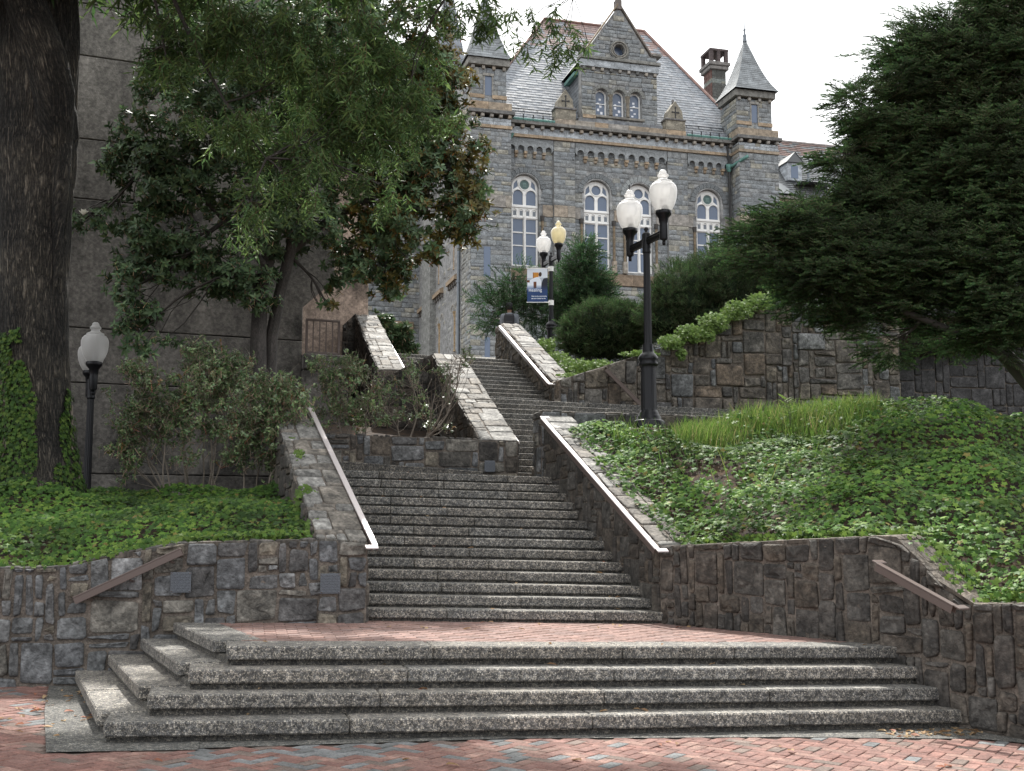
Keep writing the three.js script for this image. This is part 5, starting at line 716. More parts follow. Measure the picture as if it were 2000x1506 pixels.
// ---------------------------------------------------------------- person seen from behind at the head of the stairs
{
  const foot = at(995, 640, { d: 31.3 }).setY(5.92), t = thing('person', 'person in grey shirt and black cap with a backpack walking away behind the wall', 'person', foot, Math.PI - 0.25);
  const field = (bones, res, box, k, m, name) => {
    const mc = new MarchingCubes(res, m, false, false, 80000), c = box.c, h = box.h; mc.isolation = 0;
    const ab = bones.map(([a, b, ra, rb]) => ({ a: V(...a), d: V(...b).sub(V(...a)), ra, rb, l: V(...b).sub(V(...a)).lengthSq() })), p = V(), q = V();
    for (let z = 0; z < res; z++) for (let y = 0; y < res; y++) for (let x = 0; x < res; x++) { p.set(c[0] + (x / res * 2 - 1) * h, c[1] + (y / res * 2 - 1) * h, c[2] + (z / res * 2 - 1) * h); let s = 0; for (const o of ab) { q.copy(p).sub(o.a); const u = clamp(q.dot(o.d) / o.l, 0, 1), d = q.addScaledVector(o.d, -u).length() - lerp(o.ra, o.rb, u); s += Math.exp(-d / k); } mc.field[z * res * res + y * res + x] = k * Math.log(Math.max(s, 1e-30)); }
    mc.update(); const g = new THREE.BufferGeometry(), n = mc.count; g.setAttribute('position', new THREE.BufferAttribute(mc.positionArray.slice(0, n * 3).map((v, i) => v * h + c[i % 3]), 3)); g.setAttribute('normal', new THREE.BufferAttribute(mc.normalArray.slice(0, n * 3), 3)); return mesh(name, g, m, t);
  };
  const skin = mat({ c: [0.34, 0.2, 0.14], roughness: 0.6 }), B = { c: [0, 0.9, 0], h: 1.0 };
  const legs = [[[-0.09, 0.9, 0], [-0.1, 0.48, 0.06], 0.085, 0.055], [[-0.1, 0.48, 0.06], [-0.1, 0.08, -0.02], 0.052, 0.036], [[0.09, 0.9, 0], [0.1, 0.48, 0.02], 0.085, 0.055], [[0.1, 0.48, 0.02], [0.1, 0.09, -0.14], 0.052, 0.036]];
  const torso = [[[0, 0.95, 0], [0, 1.2, 0], 0.12, 0.125], [[-0.1, 1.36, 0], [0.1, 1.36, 0], 0.1, 0.1], [[0, 1.2, 0], [0, 1.38, 0], 0.13, 0.11]], arm = (s) => [[[s * 0.18, 1.4, 0], [s * 0.22, 1.12, -0.02], 0.055, 0.042], [[s * 0.22, 1.12, -0.02], [s * 0.22, 0.88, 0.1], 0.04, 0.028]];
  const head = [[[0, 1.42, 0], [0, 1.54, 0.01], 0.055, 0.052], [[0, 1.6, 0.02], [0, 1.68, 0.0], 0.07, 0.085], [[0, 1.6, 0.08], [0, 1.62, 0.1], 0.015, 0.012], [[-0.085, 1.62, 0], [-0.09, 1.65, 0], 0.012, 0.014], [[0.085, 1.62, 0], [0.09, 1.65, 0], 0.012, 0.014]];
  field([...torso, ...arm(-1), ...arm(1), ...legs, ...head, [[-0.22, 0.86, 0.11], [-0.215, 0.79, 0.14], 0.028, 0.018], [[0.22, 0.86, 0.11], [0.215, 0.79, 0.14], 0.028, 0.018]], 96, B, 0.014, skin, 'body');
  field([...torso.map(([a, b, r, q]) => [a, b, r + 0.014, q + 0.014]), ...[-1, 1].flatMap((s) => [[[s * 0.18, 1.4, 0], [s * 0.21, 1.2, -0.015], 0.068, 0.062]])], 72, B, 0.016, mat({ c: [0.2, 0.215, 0.24], roughness: 0.95 }), 'shirt');
  field([...legs.map(([a, b, r, q]) => [a, b, r + 0.016, q + 0.02]), [[-0.06, 0.95, 0], [0.06, 0.95, 0], 0.115, 0.115]], 72, B, 0.016, mat({ c: [0.05, 0.06, 0.09], roughness: 0.95 }), 'trousers');
  const cap = new G(); cap.lathe([[0.1, 0], [0.103, 0.03], [0.098, 0.08], [0.07, 0.115], [0, 0.125]], 20, [0, 1.655, -0.005]); cap.box(-0.07, 0.07, 1.655, 1.665, 0.06, 0.19, { ch: 0.004 }); mesh('cap', cap.build(), mat({ c: [0.015, 0.015, 0.017], roughness: 0.8 }), t);
  const hair = new G(); hair.lathe([[0.06, 1.57], [0.09, 1.6], [0.097, 1.66]], 18, [0, 0, -0.012]); mesh('hair', hair.build(), mat({ c: [0.015, 0.012, 0.01], roughness: 0.7 }), t);
  const bp = new G(); bp.box(-0.14, 0.14, 1.02, 1.42, -0.3, -0.14, { ch: 0.05 }); bp.box(-0.1, 0.1, 1.06, 1.2, -0.34, -0.29, { ch: 0.02 }); const bag = mesh('backpack', bp.build(), mat({ c: [0.03, 0.03, 0.035], roughness: 0.8 }), t); for (const s of [-1, 1]) { const st = new G(); st.tube([[s * 0.1, 1.4, -0.16], [s * 0.11, 1.49, -0.02], [s * 0.12, 1.4, 0.13], [s * 0.13, 1.15, 0.15], [s * 0.12, 1.08, -0.14]], 0.016, 6); mesh('strap', st.build(), M.dark, bag); }
  for (const s of [-1, 1]) { const sh = new G(); sh.box(s * 0.1 - 0.045, s * 0.1 + 0.045, 0.0, 0.09, s < 0 ? -0.07 : -0.19, s < 0 ? 0.19 : 0.07, { ch: 0.03 }); mesh('shoe', sh.build(), M.dark, t); }
}
// ---------------------------------------------------------------- foliage builders
const leafMat = (rough, tr, coat) => { const m = new THREE.MeshPhysicalMaterial({ roughness: rough, transmission: tr, thickness: 0, clearcoat: coat, clearcoatRoughness: 0.42, vertexColors: true }); m.side = THREE.DoubleSide; m.specularIntensity = 0.2; return m; };
M.leafGloss = leafMat(0.95, 0.22, 0.55); M.leafSoft = leafMat(0.95, 0.4, 0.25); M.leafIvy = leafMat(0.95, 0.36, 0.2); M.leafShine = leafMat(0.95, 0.3, 1); M.leafShine.clearcoatRoughness = 0.3; M.needle = leafMat(0.95, 0.42, 0);
const QX = new THREE.Quaternion();
function aim(dir, roll) { const q = new THREE.Quaternion().setFromUnitVectors(V(0, 1, 0), dir.clone().normalize()); return q.multiply(QX.setFromAxisAngle(V(0, 1, 0), roll)); }
const rdir = () => { const z = rr(-1, 1), a = rr(0, 6.283), r = Math.sqrt(1 - z * z); return V(r * Math.cos(a), z, r * Math.sin(a)); };
function scatter(name, geo, m, items, parent) {
  const im = new THREE.InstancedMesh(geo, m, items.length), M4 = new THREE.Matrix4(), c = new THREE.Color();
  items.forEach((o, k) => { M4.compose(o.p, o.q, V(o.s, o.s * (o.sy || 1), o.s)); im.setMatrixAt(k, M4); im.setColorAt(k, c.setRGB(...o.c)); });
  im.name = name; im.castShadow = im.receiveShadow = true; im.userData.kind = 'stuff'; parent.add(im); return im;
}
// a leaf along +y from the origin in the frame (base, dir, normal)
function leafInto(g, base, dir, nrm, len, wid, fold, droop, n = 2) {
  const d = dir.clone().normalize(), s = V().crossVectors(d, nrm).normalize(), u = V().crossVectors(s, d), prof = n === 1 ? [0, 0.5] : [0.02, 0.42, 0.36], mid = [], L = [], Rr = [];
  const pts = n === 1 ? [0, 0.45, 1] : [0, 0.3, 0.68, 1], w = n === 1 ? [0.06, 0.5, 0] : [0.05, 0.46, 0.4, 0]; void prof;
  pts.forEach((t, k) => { const c = base.clone().addScaledVector(d, len * t).addScaledVector(u, -droop * len * t * t); mid.push(g.v(c, 0.5, t)); if (w[k]) { L.push(g.v(c.clone().addScaledVector(s, -w[k] * wid).addScaledVector(u, fold * wid * w[k]), 0, t)); Rr.push(g.v(c.clone().addScaledVector(s, w[k] * wid).addScaledVector(u, fold * wid * w[k]), 1, t)); } });
  for (let k = 0; k < L.length - 1; k++) { g.quad(L[k], mid[k], mid[k + 1], L[k + 1]); g.quad(mid[k], Rr[k], Rr[k + 1], mid[k + 1]); }
  const e = L.length - 1; g.tri(L[e], mid[e], mid[e + 1]); g.tri(mid[e], Rr[e], mid[e + 1]);
}
const shapes = {};
seed(81);
shapes.magnolia = [0, 1, 2].map(() => { const g = new G(); g.col = [0.16, 0.11, 0.07]; g.tube([[0, -0.12, 0], [0, 0.02, 0]], 0.006, 4, false); const n = ri(7, 9); for (let k = 0; k < n; k++) { const a = k * 2.4 + rr(-0.3, 0.3), el = rr(0.1, 0.9), d = V(Math.cos(a) * Math.cos(el), Math.sin(el), Math.sin(a) * Math.cos(el)), brown = R() < 0.07; g.col = brown ? shade([0.17, 0.085, 0.03], 0.3) : shade(pick([[0.03, 0.05, 0.022], [0.04, 0.062, 0.028], [0.024, 0.042, 0.02], [0.055, 0.075, 0.03]]), 0.2); leafInto(g, V(0, rr(-0.08, 0.02), 0), d, V(0, 1, 0).addScaledVector(rdir(), 0.3), rr(0.11, 0.17), rr(0.05, 0.065), 0.35, rr(0.05, 0.35)); } return g.build(); });
shapes.willow = [0, 1, 2].map(() => { const g = new G(), P = (t) => V(0.05 * Math.sin(t * 2), -0.24 * t, 0.1 * t * t); g.col = [0.12, 0.08, 0.045]; g.tube([P(0), P(0.35), P(0.7), P(1)], [0.004, 0.003, 0.002, 0.0015], 4, false); for (let k = 0; k < 13; k++) { const t = 0.08 + k / 13 * 0.95, a = k * 2.4 + rr(-0.5, 0.5), d = V(Math.cos(a) * 0.95, -0.45 + rr(-0.45, 0.45), Math.sin(a) * 0.95); g.col = shade(pick([[0.108, 0.175, 0.058], [0.082, 0.142, 0.048], [0.14, 0.205, 0.068], [0.06, 0.11, 0.04]]), 0.15); leafInto(g, P(Math.min(t, 1)), d, V(0, 1, 0).addScaledVector(rdir(), 0.7), rr(0.1, 0.15), rr(0.02, 0.028), 0.3, rr(0.05, 0.3), 1); } return g.build(); });
shapes.yew = [0, 1, 2].map(() => { const g = new G(); const tw = (o, d, L, n) => { const s = V().crossVectors(d, V(0, 1, 0.2)).normalize(), N = V().crossVectors(s, d); g.col = [0.09, 0.07, 0.04]; g.tube([o, o.clone().addScaledVector(d, L)], [0.004, 0.002], 3, false); for (let k = 0; k < n; k++) for (const sg of [-1, 1]) { const t = (k + 0.5) / n, q = d.clone().multiplyScalar(0.7).addScaledVector(s, sg).addScaledVector(N, rr(-0.15, 0.35)).normalize(), b = o.clone().addScaledVector(d, L * t), l = rr(0.018, 0.026) * (1 - 0.35 * t), w = V().crossVectors(q, N).normalize().multiplyScalar(0.0045); g.col = shade(t > 0.75 ? [0.065, 0.13, 0.038] : [0.03, 0.072, 0.026], 0.2); const a = g.v(b.clone().add(w)), c = g.v(b.clone().sub(w)), e = g.v(b.clone().addScaledVector(q, l)); g.tri(a, c, e); } }; const D = V(0, 1, 0); tw(V(0, 0, 0), D, 0.24, 13); for (let k = 0; k < 6; k++) { const sg = k % 2 ? 1 : -1; tw(V(0, 0.03 + k * 0.042, 0), V(sg * 0.8, 0.75, rr(-0.2, 0.2)).normalize(), rr(0.09, 0.15) * (1 - k * 0.08), 8); } return g.build(); });
shapes.ivy = [0, 1].map((v) => { const g = new G(), o = [[0, 1], [0.2, 0.5], [0.62, 0.52], [0.4, 0.12], [0.5, -0.3], [0.12, -0.16], [0, -0.02], [-0.12, -0.16], [-0.5, -0.3], [-0.4, 0.12], [-0.62, 0.52], [-0.2, 0.5]]; g.col = [1, 1, 1]; const c = g.v([0, 0.1, 0], 0, 0), r = o.map(([x, y]) => g.v([x, y * (v ? 1.05 : 0.92), -0.18 * Math.abs(x) - 0.12 * y * y + (Math.abs(x) > 0.3 ? 0.02 : 0)], x, y)); for (let k = 0; k < r.length; k++) g.tri(c, r[k], r[(k + 1) % r.length]); return g.build(); });
shapes.small = [0, 1, 2].map(() => { const g = new G(); g.col = [0.14, 0.1, 0.07]; g.tube([[0, -0.05, 0], [0, 0.1, 0]], 0.003, 4, false); for (let k = 0; k < 9; k++) { const a = k * 2.4 + rr(-0.4, 0.4), el = rr(-0.2, 0.9), d = V(Math.cos(a) * Math.cos(el), Math.sin(el), Math.sin(a) * Math.cos(el)); g.col = R() < 0.03 ? shade([0.2, 0.09, 0.045], 0.2) : shade(pick([[0.05, 0.09, 0.034], [0.065, 0.108, 0.042], [0.042, 0.075, 0.03], [0.09, 0.12, 0.055]]), 0.2); leafInto(g, V(0, rr(-0.02, 0.1), 0), d, V(0, 1, 0).addScaledVector(rdir(), 0.5), rr(0.03, 0.05), rr(0.02, 0.028), 0.3, 0.15, 1); } return g.build(); });
shapes.grass = [0, 1].map((v) => { const g = new G(); g.col = [1, 1, 1]; const pts = [[0, 0], [0.35, 0.03], [0.7, 0.12 + v * 0.05], [1, 0.3 + v * 0.1]], L = [], Q = []; pts.forEach(([y, z], k) => { const w = [0.011, 0.012, 0.009, 0.001][k]; L.push(g.v([-w, y, z])); Q.push(g.v([w, y - 0.0, z + 0.002])); }); for (let k = 0; k < 3; k++) g.quad(L[k], Q[k], Q[k + 1], L[k + 1]); return g.build(); });
// a cloud of growing points in blobs given where they were seen: [px, py, rx, ry, distance, half depth, share]
function blobs(list) { return list.map(([px, py, rx, ry, d, rd, w]) => { const k = d / FOC; return { c: at(px, py, { d }), rx: rx * k, ry: ry * k, rd: rd ?? Math.min(rx, ry) * k * 0.9, w: w ?? rx * ry * k * k * 10, tone: rr(0.8, 1.2) }; }); }
const FH = V(FW.x, 0, FW.z).normalize();
function grow(bl, n, shell = 0.45) {
  const tot = bl.reduce((a, b) => a + b.w, 0), out = [];
  for (const b of bl) { const m = Math.round(n * b.w / tot); for (let k = 0; k < m; k++) { const u = rdir(), r = R() ** shell, lump = 0.78 + 0.44 * noise3(b.c.x * 3 + u.x * 2.3, b.c.y * 3 + u.y * 2.3, u.z * 2.3); const p = b.c.clone().addScaledVector(RIGHT, u.x * r * b.rx * lump).addScaledVector(V(0, 1, 0), u.y * r * b.ry * lump).addScaledVector(FH, u.z * r * b.rd * lump); out.push({ p, u: RIGHT.clone().multiplyScalar(u.x).addScaledVector(V(0, 1, 0), u.y).addScaledVector(FH, u.z), b, r }); } }
  return out;
}
function growC(bl, n, per, cr, shell = 0.45, flat = 0.6) {                       // growth gathered in tufts
  const out = []; for (const q of grow(bl, n / per, shell)) { const tone = q.b.tone * (flat < 0.4 ? rr(0.5, 1.7) : rr(0.62, 1.4)), m = Math.round(per * rr(0.6, 1.4)), ax = q.u.clone().addScaledVector(rdir(), 0.5).normalize(); for (let k = 0; k < m; k++) { const v = rdir(), r = Math.sqrt(R()); const p = q.p.clone().add(V(v.x, v.y * flat, v.z).multiplyScalar(cr * r)).addScaledVector(ax, cr * 0.5 * R()); out.push({ p, u: V(v.x, v.y * flat, v.z).multiplyScalar(0.8).addScaledVector(ax, 0.8), b: { ...q.b, tone } }); } }
  return out;
}
function limb(g, a, b, r0, r1, bend = 0.12, seg = 6, n = 6) { const L = a.distanceTo(b), o = rdir().multiplyScalar(L * bend), pts = [], rad = []; for (let k = 0; k <= n; k++) { const t = k / n; pts.push(a.clone().lerp(b, t).addScaledVector(o, Math.sin(t * Math.PI)).addScaledVector(rdir(), k && k < n ? L * 0.012 : 0)); rad.push(lerp(r0, r1, t)); } g.tube(pts, rad, seg, false); return pts; }
function twigs(g, from, bl, per, r0, r1) { for (const b of bl) { const f = from.reduce((q, p) => p.distanceTo(b.c) < q.distanceTo(b.c) ? p : q, from[0]); const main = limb(g, f, b.c, r0, r0 * 0.45, 0.12); for (let k = 0; k < per; k++) { const u = rdir(), e = b.c.clone().addScaledVector(RIGHT, u.x * b.rx * 0.85).addScaledVector(V(0, 1, 0), u.y * b.ry * 0.85).addScaledVector(FH, u.z * b.rd * 0.85); limb(g, pick(main.slice(2)), e, r0 * 0.4, r1, 0.15, 4, 4); } } }
const tint = (b, v) => { const k = b * (1 + v * gauss()); return [k * (1 + 0.06 * gauss()), k, k * (1 + 0.06 * gauss())]; };

// ---------------------------------------------------------------- magnolia
{
  seed(91);
  const t = thing('magnolia_tree', 'dark glossy magnolia with brown leaf undersides before the concrete building', 'tree', at(520, 740, { d: 18.6 }));
  const o = t.position.clone(), off = (p) => p.sub(o);
  const A = [[503, 780], [505, 640], [510, 560], [524, 500], [545, 430], [560, 380], [590, 300], [620, 180], [640, 60], [650, -60]].map(([x, y], k) => off(at(x, y, { d: 18.6 + k * 0.06 }))), B = [[524, 780], [530, 660], [545, 580], [565, 500], [583, 420], [600, 330], [570, 200], [560, 80]].map(([x, y]) => off(at(x, y, { d: 18.8 }))), C = [[560, 500], [640, 430], [720, 390], [820, 350], [880, 330]].map(([x, y], k) => off(at(x, y, { d: 18.8 + k * 0.25 }))), D = [[518, 520], [440, 430], [360, 350], [280, 330]].map(([x, y]) => off(at(x, y, { d: 18.4 })));
  const g = new G(); g.tube(A, [0.15, 0.125, 0.12, 0.115, 0.1, 0.09, 0.075, 0.06, 0.04, 0.02], 12); g.tube(B, [0.12, 0.1, 0.095, 0.09, 0.08, 0.07, 0.05, 0.03], 12); mesh('trunk', g.build(), M.barkSmooth, t);
  const bl = blobs([[430, 240, 170, 180, 18.6], [300, 320, 95, 110, 18.2], [610, 190, 190, 190, 18.9], [780, 150, 140, 150, 19.8], [860, 320, 95, 130, 20], [770, 420, 150, 110, 19.4], [900, 420, 50, 80, 20], [560, 420, 110, 100, 18.5], [330, 470, 100, 85, 18.2], [262, 560, 45, 90, 17.8], [275, 650, 45, 45, 17.6], [225, 300, 45, 30, 18.2], [200, 420, 50, 25, 18.2], [165, 428, 18, 14, 18.1], [760, 330, 110, 90, 19.7], [700, 290, 90, 90, 19.3], [820, 240, 80, 80, 20], [440, 540, 90, 55, 18.3], [690, 520, 70, 45, 19], [760, 540, 50, 45, 19.6], [500, 60, 250, 80, 18.8], [740, 30, 150, 70, 19.8], [868, 130, 45, 110, 20.2], [930, 440, 30, 30, 20], [640, 600, 20, 12, 18.6], [500, 590, 30, 35, 18.2]]);
  for (const b of bl) b.c.sub(o);
  const br = new G(); br.tube(C, [0.07, 0.055, 0.045, 0.03, 0.02], 8); br.tube(D, [0.06, 0.05, 0.035, 0.02], 8); twigs(br, [...A.slice(3), ...B.slice(3), ...C, ...D], bl, 9, 0.03, 0.005); mesh('branch', br.build(), M.twigDark, t);
  const pts = growC(bl, 9800, 7, 0.26, 0.55), sets = [[], [], []];
  for (const q of pts) { const d = q.u.clone().multiplyScalar(0.8).add(V(0, 0.55, 0)).addScaledVector(rdir(), 0.7).addScaledVector(FH, -0.3); const right = clamp((q.b.c.x - 0.8) / 2.2, 0, 1); sets[ri(0, 2)].push({ p: q.p, q: aim(d, rr(0, 6.28)), s: rr(0.62, 1.0), c: R() < right * 0.62 ? tint(1.7, 0.25).map((v, i) => v * [2.0, 1.05, 0.55][i]) : tint(q.b.tone * 2.7, 0.3) }); }
  sets.forEach((s, k) => scatter('crown', shapes.magnolia[k], M.leafGloss, s, t));
  const fl = new G(); fl.col = [0.8, 0.78, 0.7]; for (const [x, y, d] of [[163, 420, 17.9], [800, 285, 19.1], [905, 225, 19.6], [468, 60, 18.0]]) { const c = off(at(x, y, { d })); for (let k = 0; k < 8; k++) { const a = k * 0.785, dd = V(Math.cos(a), 0.5 + (k % 2) * 0.5, Math.sin(a)); leafInto(fl, c, dd, V(0, 1, 0), 0.1, 0.07, 0.5, -0.3); } } mesh('blossom', fl.build(), M.leafSoft, t).userData.kind = 'stuff';
}
// ---------------------------------------------------------------- big oak with ivy on its trunk
const trunkAt = (py, d = 14.5) => at(lerp(72, 66, clamp(py / 900, 0, 1)), py, { d });
const ivyTone = () => shade(pick([[0.065, 0.14, 0.022], [0.048, 0.11, 0.02], [0.09, 0.17, 0.028], [0.036, 0.08, 0.017], [0.125, 0.2, 0.034]]), 0.22);
let oak;
{
  seed(92);
  const base = at(68, 990, { d: 14.5 }); base.y -= 0.4; oak = thing('oak_tree', 'huge oak trunk hung with ivy, narrow-leaved branches drooping overhead', 'tree', base);
  const k = 14.5 / FOC, rowsY = []; for (let py = 1010; py >= -330; py -= 9) rowsY.push(py);
  const half = poly([[-330, 60], [-60, 66], [0, 72], [120, 74], [240, 72], [300, 74], [360, 67], [500, 67], [640, 63], [760, 64], [860, 70], [930, 84], [990, 110], [1010, 120]]), g = new G(), n = 72, rings = [];
  const surf = (py, a) => { const c = at(lerp(76, 65, clamp(py / 700, 0, 1)), py, { d: 14.5 }), w = a, R0 = half(py) * k, y = py * 0.012; const f = 0.05 * (noise3(Math.cos(w) * 2.2 + 5, y * 0.9, Math.sin(w) * 2.2) - 0.5) * 2 + 0.035 * Math.abs(noise3(Math.cos(w) * 9, y * 0.5, Math.sin(w) * 9) - 0.5) + 0.03 * (noise3(Math.cos(w) * 4, y * 2.6, Math.sin(w) * 4 + 9) - 0.5) * (py < 380 ? 2.2 : 1); const r = R0 * (1 + f * 1.5); return c.clone().add(V(Math.cos(w) * r, 0, Math.sin(w) * r)).sub(base); };
  for (const py of rowsY) { const ring = []; for (let s = 0; s <= n; s++) { const a = s / n * 2 * Math.PI, p = surf(py, a); ring.push(g.v(p, s / n * 2 * Math.PI * 0.45 / 1.0, p.y)); } rings.push(ring); }
  for (let r = 1; r < rings.length; r++) for (let s = 0; s < n; s++) g.quad(rings[r - 1][s], rings[r][s], rings[r][s + 1], rings[r - 1][s + 1]);
  const loc = (px, py, d) => at(px, py, { d }).sub(base);
  g.tube([loc(80, 420, 14.45), loc(108, 300, 14.32), loc(105, 180, 14.15), loc(88, 110, 14.05), loc(66, 50, 14.0), loc(40, -20, 13.9), loc(-10, -140, 13.6), loc(-100, -330, 13)], [0.04, 0.2, 0.25, 0.25, 0.25, 0.24, 0.2, 0.14], 20);
  g.tube([loc(95, 60, 14.5), loc(112, 180, 14.36), loc(119, 290, 14.26), loc(117, 380, 14.24), loc(108, 560, 14.25)], [0.04, 0.1, 0.13, 0.1, 0.02], 16);
  mesh('trunk', g.build(), M.bark, oak);
  const bl = blobs([[420, 70, 150, 85, 14, 0.9], [590, 100, 170, 100, 14.2, 1], [740, 110, 110, 110, 14.5, 0.9], [480, 240, 110, 85, 14, 0.8], [555, 350, 85, 75, 13.8, 0.6], [485, 410, 35, 40, 13.7, 0.3], [600, 330, 40, 50, 13.8, 0.3], [720, 250, 95, 100, 14.2, 0.7], [800, 190, 70, 85, 14.4, 0.6], [330, 60, 75, 75, 14, 0.7], [300, 100, 40, 40, 13.9, 0.3], [820, 60, 60, 60, 14.5, 0.6], [740, 360, 40, 40, 14.1, 0.3], [660, 220, 120, 90, 14.2, 0.7]]);
  const thin = blobs([[980, 20, 70, 22, 14, 0.3, 0.35], [1060, 20, 60, 22, 14, 0.3, 0.25], [1100, 70, 35, 25, 14, 0.2, 0.2], [1095, 95, 20, 14, 14, 0.15, 0.12], [1035, 95, 12, 14, 14, 0.1, 0.06], [1150, 85, 14, 12, 14, 0.1, 0.05], [935, 40, 40, 40, 14.2, 0.3, 0.2], [1010, 60, 30, 22, 14, 0.2, 0.1], [900, 20, 40, 30, 14.3, 0.3, 0.3]]);
  const high = blobs([[250, -300, 420, 210, 13.5, 2.6, 60], [700, -260, 360, 180, 14.5, 2.4, 50], [-200, -200, 300, 200, 14, 2.4, 30], [1050, -330, 300, 120, 14, 2, 24], [100, -650, 600, 250, 14, 3.5, 60], [600, -700, 600, 200, 13, 3.5, 60]]);  // unseen upper crown, added and thickened to shade the steps and court
  for (const b of [...bl, ...thin, ...high]) b.c.sub(base);
  const br = new G(), H = [loc(30, -150, 13.8), loc(160, -220, 13.7), loc(330, -190, 13.8), loc(520, -120, 14), loc(700, -80, 14.2), loc(900, -50, 14.2), loc(1120, -10, 14)], H2 = [loc(300, -190, 13.8), loc(340, 0, 13.9), loc(375, 80, 13.9), loc(440, 200, 13.9), loc(520, 310, 13.8)], H3 = [loc(250, -200, 13.8), loc(305, 10, 13.85), loc(320, 90, 13.85), loc(335, 150, 13.8)];
  br.tube(H, [0.14, 0.12, 0.09, 0.06, 0.045, 0.03, 0.006], 8); br.tube(H2, [0.05, 0.03, 0.025, 0.016, 0.008], 6); br.tube(H3, [0.04, 0.02, 0.014, 0.006], 6); br.tube([loc(60, -160, 14), loc(150, -420, 14), loc(300, -700, 14)], [0.3, 0.18, 0.08], 8); twigs(br, [...H, ...H2, ...H3], bl, 6, 0.014, 0.003); twigs(br, H.slice(4), thin, 3, 0.006, 0.002); twigs(br, H, high, 8, 0.05, 0.008); mesh('branch', br.build(), M.twigDark, oak);
  const sets = [[], [], []]; for (const q of [...growC(bl, 1750, 8, 0.2, 0.6), ...growC(thin, 110, 3, 0.1, 0.6)]) sets[ri(0, 2)].push({ p: q.p, q: new THREE.Quaternion().setFromEuler(new THREE.Euler(rr(-0.45, 0.45), rr(0, 6.28), rr(-0.45, 0.45))), s: rr(0.75, 1.15), c: tint(q.b.tone, 0.22) });
  for (const q of grow(high, 6200, 0.4)) sets[ri(0, 2)].push({ p: q.p, q: new THREE.Quaternion().setFromEuler(new THREE.Euler(rr(-0.9, 0.9), rr(0, 6.28), rr(-0.9, 0.9))), s: rr(1.4, 2.2), c: tint(q.b.tone, 0.22) });
  sets.forEach((s, i) => scatter('crown', shapes.willow[i], M.leafSoft, s, oak));
  // ivy climbing the trunk
  const iv = [[], []], toCam = Math.atan2(-base.z * -1, -base.x);
  const front = Math.atan2(14.2, 3.2); void toCam;
  for (let i = 0; i < 4600; i++) { const py = rr(640, 1000), u = rr(-1, 1), a = front - u * 1.5; const edge = u < 0 ? 648 + 30 * noise3(u * 6, 1, 2) + Math.max(0, u + 0.3) * 420 : 735 + 60 * noise3(u * 7, 3, 2) + Math.max(0, 0.72 - u) * 330; const bare = u > 0.18 && u < 0.44 && py < 905; if (py < edge || bare) continue; const dens = noise3(u * 5, py * 0.02, 4); if (dens < 0.16) continue; const p = surf(py, a), o2 = V(Math.cos(a), 0, Math.sin(a)); p.addScaledVector(o2, rr(0.01, 0.05)); const nn = o2.clone().add(V(0, 0.35, 0)).addScaledVector(rdir(), 0.35).normalize(), dn = V(rr(-0.5, 0.5), -1, rr(-0.5, 0.5)); const zz = nn, yy = dn.addScaledVector(zz, -dn.dot(zz)).normalize(), xx = V().crossVectors(yy, zz); iv[i % 2].push({ p, q: new THREE.Quaternion().setFromRotationMatrix(new THREE.Matrix4().makeBasis(xx, yy, zz)), s: rr(0.032, 0.058), c: ivyTone().map((v) => v * 0.72) }); }
  const climb = new G(); for (let i = 0; i < 14; i++) { const u = pick([rr(-0.95, -0.55), rr(0.68, 0.92)]), pts = []; for (let py = 1000; py > (u < 0 ? 690 : 780); py -= 30) { const a = front - (u + 0.06 * Math.sin(py * 0.05 + i)) * 1.5; pts.push(surf(py, a).add(V(Math.cos(a) * 0.01, 0, Math.sin(a) * 0.01))); } climb.tube(pts, 0.008, 5); } mesh('ivy_stem', climb.build(), M.twig, oak).userData.kind = 'stuff';
  iv.forEach((s, i) => scatter('ivy', shapes.ivy[i], M.leafIvy, s, oak));
}
